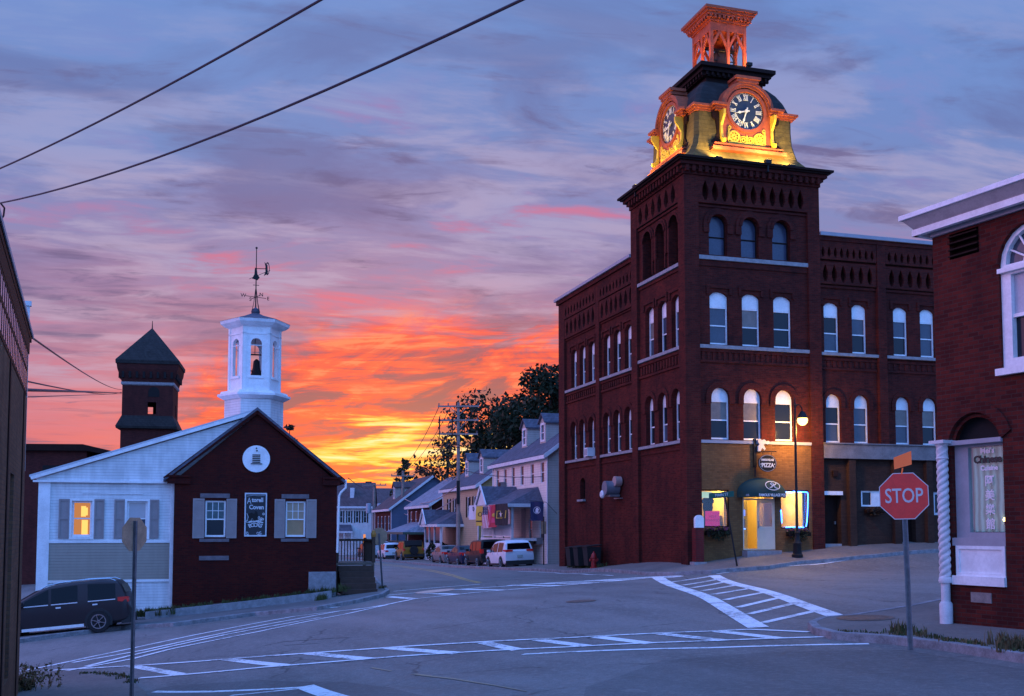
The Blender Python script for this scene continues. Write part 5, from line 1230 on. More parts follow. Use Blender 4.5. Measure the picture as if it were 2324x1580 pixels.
# wooden steps and deck at the right side of the house
st = thing('wooden_steps', 'dark wooden steps and railed landing at the side of the brick house', 'steps', hw(.95,.5,-2.75), ANG)
mb = MB()
for k in range(5): mb.box(-.75,.75,-.9+k*.28,-.6+k*.28,.0,.22+k*.24-.02)
mb.build('steps', M_deck, st); mb = MB(); mb.box(-.85,.85,.5,3.0,1.18,1.28)
for x in (-.8,.8):
    for y in (.6,2.9): mb.box(x-.06,x+.06,y-.06,y+.06,-.4,1.2)
mb.build('landing', M_wood, st); mb = MB()
for x in (-.8,.82):
    mb.box(x-.07,x+.07,.5,.64,1.28,2.42); mb.box(x-.06,x+.06,2.8,2.92,1.28,2.35); mb.box(x-.05,x+.05,.6,2.9,2.2,2.3)
    for k in range(12): y = .75+k*.18; mb.box(x-.02,x+.02,y,y+.04,1.3,2.2)
mb.box(-.8,.82,2.82,2.9,2.2,2.3)
for k in range(11): x = -.7+k*.14; mb.box(x,x+.04,2.84,2.88,1.3,2.2)
mb.build('railing', M_deck, st)
MB().lathe([(.10,0),(.12,.12),(.06,.28),(.01,.3)], (.82,.57,2.4), 8).build('post_cap', mat('amber post cap', (.45,.20,.03), .5), st)
x, y = onto(829,1308); z0 = gz(x,y)+WALK-.02
g = thing('bollard', 'pale round-topped post standing at the sidewalk edge by the wooden steps', 'bollard', (x,y,z0), 0); MB().lathe([(.13,0),(.13,1.66),(.11,1.74),(.05,1.78),(.005,1.79)], (0,0,0), 14).build('shaft', mat('pale bollard paint', (.46,.42,.40), .6, var=.15), g, True)
# ------------------------------------------------------------------ brick restaurant on the right corner
RANG = math.atan2(-.90524,.42491)
rs = thing('restaurant_building', 'brick corner building with a white bracketed cornice on the right edge', 'building', RO, RANG)
f = PF(0); W2 = [(1.47,2.75),(4.0,5.3)]
holes = [arch(.28,1.44,-.98,2.08,.50)]+[arch(a0,a1,2.78,5.24,.62) for a0, a1 in W2]+[rect(.40,1.06,4.95,5.42), arch(3.6,4.8,-.98,2.08,.50)]
mb = MB(); mb.slab(rect(0,12,-2.2,5.75), holes, f, 0, .3, sides=False); mb.box(-.0,.3,.02,12,-2.2,5.75); mb.build('wall', M_brickR, rs)
mb = MB(); mb.box(.3,11.9,.45,11.9,-2.2,5.7); mb.build('inner_wall', M_void, rs)
mb = MB(); hood(mb, f, .28, 1.44, 2.08, .50, .2, .04, .0); hood(mb, f, .36, 1.36, 2.0, .46, .06, -.04, .0)
for a0, a1 in W2: hood(mb, f, a0, a1, 5.24, .62, .2, .035, .0)
mb.build('brick_ornament', M_brickR, rs)
mb = MB(); mb.box(-.0,12,-.06,.3,5.46,5.58); mb.build('frieze_board', M_grey, rs)
mb = MB(); mb.box(-.22,12.4,-.22,12.4,5.58,5.64)
mb.add([(-.22,-.22,5.64),(12.4,-.22,5.64),(12.4,-.38,5.84),(-.38,-.38,5.84),(-.38,12.4,5.84),(-.22,12.4,5.64)], [(0,1,2,3),(0,3,4,5)])
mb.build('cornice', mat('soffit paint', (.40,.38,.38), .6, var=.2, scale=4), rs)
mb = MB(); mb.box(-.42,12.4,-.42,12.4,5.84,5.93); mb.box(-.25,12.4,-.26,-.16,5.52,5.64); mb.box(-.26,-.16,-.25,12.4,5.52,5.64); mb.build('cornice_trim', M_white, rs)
mb = MB(); mb.box(.42,1.04,.12,.3,4.95,5.42)
for k in range(4): z = 5.0+k*.12; mb.obox((.40,.02,z),(1.06,.02,z),.14,.025)
mb.build('louvered_vent', M_dark, rs)
# big arched upstairs windows with fan light
for a0, a1 in W2:
    mb = MB(); out = arch(a0,a1,2.78,5.24,.62); c = (a0+a1)/2
    mb.slab(out, [rect(a0+.2,a1-.2,2.95,4.42), arch(a0+.10,a1-.10,4.60,5.16,.555)], f, .05, .2)
    mb.box(a0-.06,a1+.06,-.10,.1,2.66,2.78); mb.box(a0-.02,a1+.02,-.03,.1,4.46,4.54); mb.box(a0+.2,a1-.2,.08,.15,3.66,3.72)
    wd_ = mb.build('window', M_white, rs); MB().slab(rect(a0+.2,a1-.2,3.72,4.42), [], f, .13, .14, sides=False).build('pane', mat('pale blind glass', (.42,.46,.52), .3, var=.15), wd_); MB().slab(rect(a0+.2,a1-.2,2.95,3.66), [], f, .16, .17, sides=False).build('pane', M_glass, wd_); MB().slab(arch(a0+.10,a1-.10,4.60,5.16,.555), [], f, .15, .16, sides=False).build('pane', M_glassB, wd_)
    mb = MB()
    for k in range(1,6): t = math.pi*k/6; mb.obox((c+.2*math.cos(t),.11,4.60+.18*math.sin(t)),(c+.58*math.cos(t),.11,4.60+.56*math.sin(t)),.03,.03)
    mb.tube([(c+.2*math.cos(t),.11,4.60+.18*math.sin(t)) for t in [math.pi*k/10 for k in range(11)]], .02, 6); mb.build('fan_bars', M_white, wd_)
# shop window with arched head and curtain
def shopwin(a0, a1, first):
    mb = MB(); mb.slab(arch(a0,a1,1.58,2.08,.50), [], f, .22, .23, sides=False); mb.build('arch_tympanum', M_void, rs)
    mb = MB(); mb.box(a0-.02,a1+.0,-.05,.25,1.52,1.60); mb.slab(rect(a0,a1,-.16,1.52), [rect(a0+.32,a1-.03,-.06,1.47)], f, .10, .24); mb.box(a0,a1,.0,.24,-.30,-.16)
    fr = mb.build('shop_window', M_grey, rs)
    cm, nt, b = newmat('curtain cloth'); x, y, z = osep(nt)
    s = ((x*46.0+noise(nt, oc(nt), 2.2, 3)*5.0).f('SINE')*.5+.5)
    nt.links.new(mixc(nt, s, (.10,.20,.19,1), (.36,.55,.50,1)), b.inputs['Base Color']); b.inputs['Roughness'].default_value = .8
    b.inputs['Emission Color'].default_value = (.25,.60,.55,1); b.inputs['Emission Strength'].default_value = .05; bump(nt, b, s, .02)
    MB().slab(rect(a0+.34,a1-.04,-.05,1.46), [], f, .20, .21, sides=False).build('curtain', cm, fr)
    MB().slab(rect(a0+.32,a1-.03,-.06,1.47), [], f, .14, .145, sides=False).build('pane', clearglass('restaurant glass', (.8,1,.95), .08), fr)
    mb = MB(); mb.slab(rect(a0+.07,a1-.02,-.84,-.30), [rect(a0+.14,a1-.09,-.78,-.36)], f, -.0, .2); mb.slab(rect(a0+.14,a1-.09,-.78,-.36), [], f, .03, .2); mb.box(a0+.02,a1,-.06,.2,-1.0,-.84); mb.build('lower_panel', M_white, rs)
shopwin(.28,1.44,True); shopwin(3.6,4.8,False)
L_ = mat('pink white lettering', (.75,.66,.74), .6, var=0, emit=(.7,.6,.75,.06)); LB = mat('black lettering', (.02,.02,.02), .5, var=0)
sgn = thing('window_lettering', "lettering Mei's Chinese Cuisine with white Chinese characters on the curtained shop window", 'lettering', rw(1.0,.13,0), RANG)
text('word', "Mei's", .14, L_, sgn, stand(0,0,1.39), bold=.004, sx=1.05); text('word', 'Chinese', .185, LB, sgn, stand(0,0,1.235), bold=.008, sx=1.0); text('word', 'Cuisine', .125, L_, sgn, stand(.03,0,1.08), bold=.004, sx=1.0)
for k, ch in enumerate('阿美樂館'): text('chinese_character', ch, .21, L_, sgn, stand(.03,0,.84-k*.255), bold=.003)
MB().box(.22,.30,.09,.10,-.0,.05).build('lamp_glint', M_void, sgn) if False else None
g = thing('window_lamp', 'small lit amber lamp glowing low behind the restaurant curtain', 'lamp', rw(1.30,.17,.16), RANG); MB().lathe([(.005,-.03),(.03,-.02),(.035,.01),(.02,.035),(.004,.045)], (0,0,0), 10).build('bulb', emis('amber bulb', (1,.55,.2), 9), g, True); MB().cyl((0,0,-.09),(0,0,-.03),.015,.02,8).build('socket', M_black, g)
# twisted white corner column
tc_ = thing('twisted_column', 'white spiral-fluted column on a plain plinth at the restaurant corner', 'column', rw(.19,-.10,-1.78), RANG)
vs, fs = [], []; n, m_ = 40, 340
for j in range(m_+1):
    z = .90+2.42*j/m_
    for k in range(n): t = 2*math.pi*k/n; r_ = .082+.024*abs(math.sin(1.5*t-z*25.0)); vs.append((r_*math.cos(t), r_*math.sin(t), z))
for j in range(m_):
    for k in range(n): fs.append((j*n+k, j*n+(k+1)%n, (j+1)*n+(k+1)%n, (j+1)*n+k))
M_col = mat('chipped white paint', (.70,.68,.70), .6, var=.2, scale=7)
mb = MB(); mb.add(vs, fs); mb.build('shaft', M_col, tc_, True)
mb = MB(); mb.lathe([(.11,.80),(.12,.84),(.11,.9),(.09,.92)], (0,0,0), 20); mb.lathe([(.10,3.05),(.115,3.07),(.10,3.10),(.10,3.12),(.10,3.30),(.13,3.34)], (0,0,0), 20); mb.box(-.17,.17,-.15,.17,3.34,3.40); mb.lathe([(.08,.45),(.08,.8)], (0,0,0), 16); mb.lathe([(.115,0),(.115,.42),(.09,.46)], (0,0,0), 16); mb.build('base_and_capital', M_col, tc_, True)
MB().box(.68,1.12,-.02,.05,-1.30,-1.12).build('cellar_hatch', mat('hatch board', (.26,.22,.20), .8, var=.3, scale=8), rs)
rebase(rs, -1.75)
# ------------------------------------------------------------------ brick building closing the left edge
LANG = math.atan2(2450.,-967.); LO = at(60,885,22.0); LO.z = 0
lb_ = thing('corner_shop_building', 'tan brick building with tall transom glazing and roof cornice at the left edge', 'building', LO, LANG)
ZL = lambda a, b, d: (a, d, b)                      # local x runs away along the wall, y to the left into the building
mb = MB(); mb.slab(rect(-14,.35,-4.2,2.72), [rect(-4.2,-3.2,-2.6,.95)], ZL, 0, .3, sides=False); mb.box(.05,.35,.02,12,-4.2,4.0); mb.box(-14.02,-13.92,.02,12,-4.2,4.0); mb.build('wall', M_brickL, lb_)
MB().slab(rect(-14,.05,2.72,3.66), [rect(-14+.1+k*.42,-14+.1+k*.42+.34,z0,z1) for k in range(33) for z0, z1 in ((2.80,3.2),(3.28,3.6))], ZL, -.010, .0).build('transom_frame', M_dark, lb_)
MB().box(-14,.05,-.003,.12,2.72,3.66).build('transom_glass', mat('pale transom glass', (.34,.33,.44), .25, var=.15, scale=3), lb_)
mb = MB(); mb.box(-14,.5,-.015,.3,3.66,3.98); mb.box(-14,1.0,-.025,12,3.98,4.10); mb.box(-14,1.2,-.035,12,4.10,4.16); mb.build('cornice', M_dark, lb_)
mb = MB(); mb.box(-14,1.25,-.055,-.036,4.10,4.18); mb.build('gutter', M_grey, lb_)
mb = MB(); mb.box(-4.2,-3.2,.1,.2,-2.6,.95); mb.box(-1.0,-.86,-.02,0,-4.2,2.7); mb.box(-5.2,-5.0,-.02,0,-4.2,2.7); mb.build('dark_pipe_and_door', M_dark, lb_)
MB().box(-13.9,.05,.3,11.9,-4.2,3.95).build('inner_wall', M_void, lb_)
mb = MB(); mb.box(.37,.44,.0,.07,1.2,4.72); mb.box(.34,.47,-.03,.10,4.66,4.76); mb.build('vent_pipe', M_offw, lb_)
rebase(lb_, -3.4)
# ------------------------------------------------------------------ far mill tower and dark block behind the white house
FT = at(265,1000,110.0); 
ft = thing('mill_tower', 'distant dark brick tower with flared base and pyramid roof', 'tower', (at(340,1000,112).x, 112, -5), .20)
S = 110/2450.0; zz = lambda py: (1200-py)*S+5
def sq(mb, lev, c=(0,0)):
    rows = [[(c[0]+x*h, c[1]+y*h, z) for x, y in ((-1,-1),(1,-1),(1,1),(-1,1))] for h, z in lev]
    mb.add([v for r in rows for v in r], [(i*4+k, i*4+(k+1)%4, (i+1)*4+(k+1)%4, (i+1)*4+k) for i in range(len(rows)-1) for k in range(4)]+[(3,2,1,0), tuple((len(rows)-1)*4+k for k in range(4))])
mb = MB(); sq(mb, [(2.55,-1),(2.55,zz(962))]); 
wz0, wz1 = zz(939), zz(912)
for s in (0,): pass
b0, b1 = zz(960), zz(872)
for k in range(4):
    R4 = Matrix.Rotation(k*math.pi/2, 3, 'Z'); PK = lambda a, b, d, R4=R4: tuple(R4 @ Vector((a, -2.48+d, b)))
    mb.slab(rect(-2.48,2.48,b0,b1), [rect(.0,.85,wz0,wz1)], PK, 0, .5, sides=False)
sq(mb, [(2.50,zz(872)),(2.62,zz(860)),(2.95,zz(838)),(3.02,zz(825))])
mb.build('wall', M_brickT, ft)
mb = MB(); sq(mb, [(2.5,zz(872)-.1),(2.6,zz(872)),(2.6,zz(867)),(2.5,zz(866))]); mb.build('belt_course', M_stone, ft)
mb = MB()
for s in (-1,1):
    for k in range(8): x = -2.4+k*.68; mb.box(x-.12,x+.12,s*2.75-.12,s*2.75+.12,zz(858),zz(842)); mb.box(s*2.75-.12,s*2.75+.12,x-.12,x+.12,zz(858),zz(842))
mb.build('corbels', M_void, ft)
mb = MB(); sq(mb, [(2.95,zz(973)),(3.0,zz(968)),(2.5,zz(944)),(2.45,zz(942))]); mb.build('skirt_roof', M_slate, ft)
mb = MB(); sq(mb, [(3.1,zz(826)),(3.12,zz(818)),(.05,zz(733))]); mb.build('pyramid_roof', M_slate, ft)
MB().cyl((0,0,zz(735)),(0,0,zz(715)),.07,.03,6).build('finial', M_black, ft)
mb = MB(); mb.slab(arch(.05,1.15,zz(900),zz(877)), [], lambda a,b,d:(a,-2.50+d,b), -.01, 0); mb.build('blind_arch', M_void, ft)
db = at(60,1100,80.0); dbt = thing('mill_block', 'dark brick industrial block with a low hipped roof beyond the white house', 'building', (db.x-14, 80, -5), .10)
zt = (1200-1004)*80/2450+5
mb = MB(); mb.box(0,17.8,0,18,-1,zt-.5); mb.build('wall', M_brickT, dbt)
mb = MB(); mb.add([(-.3,-.4,zt-.5),(17.9,-.4,zt-.5),(23,0,zt-1.5),(23,18,zt-1.5),(-.3,18,zt-.5),(-.3,-.4,zt),(17.6,-.4,zt),(23,0,zt-1.25),(23,18,zt-1.2),(-.3,18,zt)], [(5,6,7,8,9),(0,1,6,5),(1,2,7,6),(2,3,8,7),(3,4,9,8),(4,0,5,9)]); mb.build('roof', M_dark, dbt)
mb = MB(); mb.box(17.8,22.6,.3,18,-1,zt-1.55); mb.build('lower_wing_wall', M_brickT, dbt)
mb = MB()
for k in range(5): mb.box(1+k*3.4,2.4+k*3.4,-.03,0,zt-3.6,zt-1.6)
mb.build('window_recesses', M_void, dbt)
g = thing('picket_fence', 'short white picket fence seen between the left building and the white house', 'fence', (at(66,1330,44).x,44,gz(at(66,1330,44).x,44)), .25); mb = MB()
for k in range(12): mb.slab([(k*.16,.0),(k*.16+.09,.0),(k*.16+.09,1.0),(k*.16+.045,1.1),(k*.16,1.0)], [], lambda a,b,d:(a-.9,d,b), 0, .025, back=True)
mb.build('pickets', M_white, g); mb = MB(); mb.box(-.95,1.0,.03,.07,.25,.33); mb.box(-.95,1.0,.03,.07,.75,.83); mb.build('rail', M_white, g)
# ------------------------------------------------------------------ houses along the far street
SANG = ANG-math.pi/2
SX, SY = -VX, UX                                     # local x toward the camera along the street, y into the house
def street_pt(px, Y, s=0): q = at(px, 1200, Y); return Vector((q.x, Y, 0))+UX*s
FL_X0 = Vector((2.31, 70.0, 0))
def front_hit(px):
    r = ray(px, 1200); k = r.x/r.y
    # FL_X0 + VX*t : X = k*Y
    t = (k*FL_X0.y-FL_X0.x)/(VX.x-k*VX.y); return FL_X0+VX*t
def house(name, label, pxl, pxr, s, D, eave_px, rise, wallm, sidem, roofm, trim, wins, wz, ww=.75, shutters=None, dormers=(), dm=None, zbase=None, eave_z=None, side_wins=(), over=.3, group=None):
    a, b = front_hit(pxl), front_hit(pxr); a = a+UX*s; b = b+UX*s; L = (a-b).length
    zg = gz(b.x,b.y) if zbase is None else zbase
    ze = eave_z if eave_z is not None else (1200-eave_px)/2450*b.y
    h = thing(name, label, 'house', (a.x,a.y,zg), SANG, group=group)
    E_ = ze-zg; P = lambda u_, z, d: (u_, d, z); mb = MB(); holes = []
    for x, z in wins: holes.append(rect(L-x-ww/2, L-x+ww/2, z-zg, z-zg+wz))
    mb.slab(rect(0,L,-.6,E_), holes, P, 0, .2, sides=False); mb.build('wall', wallm, h)
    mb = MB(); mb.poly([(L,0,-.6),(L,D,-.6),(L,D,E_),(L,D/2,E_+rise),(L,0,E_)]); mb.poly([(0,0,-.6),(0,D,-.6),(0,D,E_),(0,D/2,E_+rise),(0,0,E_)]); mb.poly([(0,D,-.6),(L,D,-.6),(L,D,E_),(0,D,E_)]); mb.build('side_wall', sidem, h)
    k = rise/(D/2); o = over; mb = MB()
    for y0, y1 in ((-o,D/2),(D+o,D/2)):
        zA, zB = E_-o*k, E_+rise
        mb.add([(-o,y0,zA),(L+o,y0,zA),(L+o,y1,zB),(-o,y1,zB),(-o,y0,zA+.16),(L+o,y0,zA+.16),(L+o,y1,zB+.16),(-o,y1,zB+.16)], [(0,3,2,1),(4,5,6,7),(0,1,5,4),(1,2,6,5),(3,0,4,7)])
    mb.build('roof', roofm, h)
    mb = MB(); mb.box(-o-.02,L+o+.02,-o-.06,-o+.02,E_-o*k-.14,E_-o*k+.10); mb.box(-.06,.14,-.04,.0,-.5,E_-.1); mb.box(L-.14,L+.04,-.04,.0,-.5,E_-.1); mb.box(0,L,-.05,0,E_-.35,E_-.05)
    mb.obox((L+o+.02,-o,E_-o*k+.02),(L+o+.02,D/2,E_+rise+.02),.06,.24); mb.build('trim', trim, h)
    for x, z in wins:
        c = L-x; w_ = facade_window(h, P, c-ww/2, c+ww/2, z-zg, z-zg+wz, .03, 0, None, None, trim, M_glass, fw=.08, sill_h=.09)
        if shutters:
            for q in (c-ww/2-.34, c+ww/2+.04): MB().box(q,q+.30,-.04,.0,z-zg,z-zg+wz).build('shutter', shutters, h)
    for x in dormers:
        c = L-x; hw2 = .62; y0 = D*.13; zb = E_+y0*k; ht = 1.62; yb = D/2+.0
        mb = MB(); mb.slab([(c-hw2,zb),(c+hw2,zb),(c+hw2,zb+ht),(c,zb+ht+.5),(c-hw2,zb+ht)], [rect(c-.36,c+.36,zb+.35,zb+ht-.15)], lambda u_,z,d:(u_,y0+d,z), 0, .12, sides=False)
        for q in (c-hw2,c+hw2): mb.poly([(q,y0,zb),(q,y0,zb+ht),(q,y0+ht/k,zb+ht)])
        dmr = mb.build('dormer', dm or wallm, h)
        mb = MB()
        for q in (-1,1):
            e0 = (c+q*(hw2+.15), zb+ht-.12); mb.add([(e0[0],y0-.15,e0[1]),(c,y0-.15,zb+ht+.55),(c,y0+(ht+.55)/k,zb+ht+.55),(e0[0],y0+ht/k,e0[1]),(e0[0],y0-.15,e0[1]+.1),(c,y0-.15,zb+ht+.65),(c,y0+(ht+.55)/k,zb+ht+.65),(e0[0],y0+ht/k,e0[1]+.1)], [(0,3,2,1),(4,5,6,7),(0,1,5,4),(2,3,7,6),(3,0,4,7)])
        mb.build('dormer_roof', roofm, dmr)
        mb = MB(); mb.slab(rect(c-.45,c+.45,zb+.25,zb+ht-.05), [rect(c-.31,c+.31,zb+.40,zb+ht-.2)], lambda u_,z,d:(u_,y0-.03+d,z), 0, .1); mb.box(c-.31,c+.31,y0,y0+.05,zb+ht*.55-.03,zb+ht*.55+.03); mb.build('dormer_window', trim, dmr); MB().box(c-.31,c+.31,y0+.04,y0+.05,zb+.40,zb+ht-.2).build('pane', M_glassB, dmr)
    return h, L, zg, E_
M_clapP = clap('pink-lit white clapboard', (.88,.78,.70), .16); M_clapG = clap('grey clapboard', (.50,.42,.37), .16); M_clapY = clap('yellow clapboard', (.52,.38,.16), .16); M_clapB = clap('blue clapboard', (.10,.12,.19), .16); M_clapO = clap('pale ochre clapboard', (.55,.42,.26), .16)  # white house front: pink sunset glow put into the base colour
def porch(h, x0, x1, depth, zf, zr, rise, roofm, trim, posts, gable=None, rail=True, deckm=None, enclosed=False):
    """porch in front (y<0) of a street house, local x0..x1"""
    mb = MB(); mb.box(x0,x1,-depth,0,zf-.18,zf); mb.build('porch_floor', M_offw, h)
    mb = MB(); mb.box(x0+.1,x1-.1,-depth+.06,-depth+.12,-.5,zf-.18); mb.build('porch_skirt', trim, h)
    o = .3; mb = MB(); A = [(x0-o,-depth-o,zr),(x1+o,-depth-o,zr),(x1+o,0,zr),(x0-o,0,zr)]; R_ = [(x0+.9,0,zr+rise),(x1-.9,0,zr+rise)]
    mb.add(A+R_, [(0,1,5,4),(1,2,5),(0,4,3),(0,3,2,1)]); mb.add([(x,y,z-.22) for x,y,z in A]+A, [(0,1,5,4),(1,2,6,5),(3,0,4,7)], 1); mb.build('porch_roof', [roofm, trim], h)
    if gable is not None:
        c, gw, gh = gable; y0 = -depth-o-.05; mb = MB()
        mb.poly([(c-gw,y0,zr),(c+gw,y0,zr),(c,y0,zr+gh)], 1)
        for s in (-1,1): mb.add([(c+s*(gw+.15),y0-.1,zr-.05),(c,y0-.1,zr+gh+.1),(c,0,zr+gh+.1),(c+s*(gw+.15),0,zr-.05)], [(0,1,2,3)], 0); mb.obox((c+s*(gw+.15),y0-.1,zr-.02),(c,y0-.1,zr+gh+.12),.08,.16,1)
        mb.build('porch_gable', [roofm, trim], h)
    for x in posts: MB().box(x-.08,x+.08,-depth+.05,-depth+.21,zf,zr-.2).build('porch_post', trim, h)
    if rail:
        mb = MB(); mb.box(x0,x1,-depth+.09,-depth+.15,zf+.85,zf+.93); mb.box(x0,x1,-depth+.09,-depth+.15,zf+.1,zf+.16)
        n = int((x1-x0)/.17)
        for k in range(n): x = x0+(x1-x0)*k/n; mb.box(x,x+.06,-depth+.10,-depth+.14,zf+.16,zf+.85)
        mb.build('railing', trim, h)
# white double house next to the mill
zwin = 3.0
wx_ = [1.05,3.2,5.5,7.6,9.6,11.6]
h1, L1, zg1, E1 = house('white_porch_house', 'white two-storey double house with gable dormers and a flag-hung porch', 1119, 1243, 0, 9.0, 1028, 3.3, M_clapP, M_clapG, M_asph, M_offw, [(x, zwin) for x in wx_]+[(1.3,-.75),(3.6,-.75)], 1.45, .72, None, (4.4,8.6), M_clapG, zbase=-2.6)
def local_x(h, px, s):
    o = h.location; o = Vector((o.x,o.y,0))+UX*s; r = ray(px,1200); k = r.x/r.y; t = (k*o.y-o.x)/(SX.x-k*SX.y); return t
px0, px1 = local_x(h1,1094,-2.1), local_x(h1,1162,-2.1)
porch(h1, px0, px1, 2.2, 2.0, 4.25, 1.15, M_asph, M_offw, (px0+.1, (px0+px1)/2-.6, px1-.1), (px0+1.5,1.3,1.25))
mb = MB(); mb.box(L1-5.6,L1-4.7,-.02,.02,2.0,4.0); mb.build('front_door', M_grey, h1)
mb = MB(); mb.box(L1-8.3,L1-7.5,-.02,.02,2.5,3.8); mb.build('porch_window', M_glass, h1)
ac = thing('air_conditioner', 'grey window air conditioner on the white porch house upstairs', 'air conditioner', (h1.matrix_basis @ Vector((L1-9.6,-.02,zwin-zg1))), SANG); MB().box(-.3,.3,-.4,.1,.0,.42).build('case', mat('ac grey', (.16,.16,.17), .6), ac); MB().box(-.26,.26,-.41,-.40,.05,.38).build('grille', M_black, ac)
ac = thing('air_conditioner', 'dark window air conditioner on the white porch house ground floor beside the mill', 'air conditioner', (h1.matrix_basis @ Vector((L1-1.3,-.02,-1.15-zg1+.2))), SANG); MB().box(-.3,.3,-.4,.1,-.05,.38).build('case', MATS['ac grey'], ac); MB().box(-.26,.26,-.41,-.40,.0,.34).build('grille', M_black, ac)
mb = MB(); mb.box(L1-3.6,L1-2.4,-2.2,-.2,.3,.6); mb.box(L1-3.6,L1-2.6,-2.0,-.2,.6,.95); mb.box(L1-3.6,L1-2.9,-1.9,-.2,.95,1.3); mb.build('porch_steps', M_black, h1)
mb = MB(); mb.obox((L1-1.7,-2.0,.35),(L1-3.5,-2.0,2.3),.06,.06); mb.build('stair_rail', M_black, h1)
# yellow house
h2, L2, zg2, E2_ = house('yellow_house', 'yellow clapboard house with paired dark-shuttered windows and a glazed porch', 1005, 1086, 0, 8.6, 1098, 3.0, M_clapO, M_clapY, M_asph, M_offw, [(1.2,.95),(3.2,.95),(7.8,.95),(9.9,.95)], 1.7, .70, M_dark, (3.2,8.0), M_clapG, zbase=-2.7)
porch(h2, L2-11.2, L2-5.0, 2.0, 1.0, 3.1, 1.1, M_asph, M_offw, (L2-11.1,L2-9.4,L2-7.4,L2-5.1), (L2-9.8,1.2,1.2), rail=False)
mb = MB(); mb.box(L2-11.1,L2-5.1,-1.92,-1.86,1.0,1.5); mb.build('porch_panel', M_offw, h2); mb = MB(); mb.box(L2-11.0,L2-5.2,-1.88,-1.86,1.5,2.9); mb.build('porch_glazing', M_glass, h2)
# brown brick house
h3, L3, zg3, E3_ = house('brown_brick_house', 'brown brick house with a pale hipped porch roof, third along the street', 926, 979, 0, 8.6, 1143, 2.9, M_brickT, M_brickT, M_asphL, M_offw, [(1.6,.1),(4.2,.1),(7.0,.1),(9.4,.1)], 1.7, .8, None, (), None, zbase=-2.8)
porch(h3, L3-10.5, L3-1.5, 2.2, .7, 2.5, 1.0, M_asphL, mat('green porch trim', (.06,.09,.06), .6), (L3-10.4,L3-6,L3-1.6), None)
mb = MB(); mb.cyl((L3-.1,-.1,.2),(L3-.1,-.1,E3_-.1),.06,.06,8); mb.build('downspout', mat('teal downspout', (.16,.24,.27), .5), h3)
mb = MB(); mb.box(L3-6,L3-4.6,3.6,5.2,E3_+.8,E3_+2.7); mb.box(L3-9.6,L3-8.6,3.6,5.2,E3_+.8,E3_+2.7); mb.build('box_dormer', M_clapG, h3)
# blue house
h4, L4, zg4, E4_ = house('blue_house', 'deep blue clapboard house with a brick street front, fourth along the street', 851, 888, 0, 9.5, 1152, 3.6, M_brickT, M_clapB, M_asphB, M_offw, [(1.6,-.2),(3.9,-.2),(6.2,-.2),(8.5,-.2)], 1.7, .9, None, (5.0,), M_clapG, zbase=-2.9)
# white house closing the street, seen square on
q = at(768,1200,140.0); h5 = thing('white_shuttered_house', 'white shuttered house facing the camera at the end of the street', 'house', (q.x,140,-3.3), .06)
mb = MB(); f5 = lambda a, b, d: (a, d, b); wv_ = [.9,2.6,4.3,5.9]
sc = 140/2450.; zq = lambda py: (1200-py)*sc+3.3; Wd = 4.6
zE = zq(1148); xs5 = [(.35+k*1.02) for k in range(4)]
mb.slab(rect(-1.2,4.2,-.5,zE), [rect(x-.20,x+.20,zq(1186),zq(1159)) for x in xs5]+[rect(3.35-.15,3.35+.15,zq(1232),zq(1212))], f5, 0, .2, sides=False); mb.box(-1.2,4.2,.25,8,-.5,zE-.02); mb.build('wall', M_clapW, h5)
for x in xs5:
    w_ = facade_window(h5, f5, x-.20, x+.20, zq(1186), zq(1159), .03, 0, None, None, M_offw, M_glass, fw=.05, sill_h=.05)
    for s in (-.40,.24): MB().box(x+s,x+s+.16,-.04,0,zq(1186),zq(1159)).build('shutter', M_black, h5)
MB().box(3.2,3.5,.08,.1,zq(1232),zq(1212)).build('lit_window', emis('small lit window', (1,.33,.08), .9), h5)
mb = MB(); mb.add([(-1.6,-.4,zE-.1),(4.5,-.4,zE-.1),(4.5,4,zE+3.2),(-1.6,4,zE+3.2),(4.5,8.4,zE-.1),(-1.6,8.4,zE-.1)], [(0,1,2,3),(3,2,4,5)]); mb.build('roof', M_asphB, h5)
mb = MB(); mb.box(-1.6,4.5,-.46,-.38,zE-.3,zE-.05); mb.build('trim', M_offw, h5); mb = MB(); mb.box(1.35,1.85,1.2,3.4,zE+.5,zE+2.4); mb.build('dormer', M_offw, h5)
mb = MB(); mb.add([(-1.5,-1.8,zq(1205)),(2.0,-1.8,zq(1205)),(1.6,0,zq(1190)),(-1.5,0,zq(1190))], [(0,1,2,3)]); mb.build('porch_roof', M_asph, h5); mb = MB(); mb.box(-1.5,2.0,-1.8,-1.7,zq(1209),zq(1205))
mb.build('porch_beam', M_offw, h5)
for x in (-1.4,-.3,.9,1.9): MB().box(x-.06,x+.06,-1.75,-1.63,-.4,zq(1209)).build('porch_post', M_offw, h5)
# house hidden behind: low brown roof far left of the street
q = at(770,1180,175); g = thing('distant_house', 'distant dark hip-roofed house on the skyline at the end of the street', 'house', (q.x-1,175,-3.5), .1); mb = MB(); zr_ = (1200-1105)*175/2450+3.5; mb.box(0,20,0,9,-1,zr_-3); mb.build('wall', M_brickT, g); mb = MB(); mb.add([(-.4,-.4,zr_-3),(20.4,-.4,zr_-3),(20.4,9.4,zr_-3),(-.4,9.4,zr_-3),(1.5,4.5,zr_),(18.5,4.5,zr_)], [(0,1,5,4),(1,2,5),(2,3,4,5),(3,0,4)]); mb.build('roof', M_asphB, g); mb = MB(); mb.box(5,6,4,5,zr_-.5,zr_+1.1); mb.build('chimney', M_brickT, g)
mb = MB(); mb.box(11,11.8,4,5,zr_-.5,zr_+1.0); mb.build('chimney', M_brickT, g)
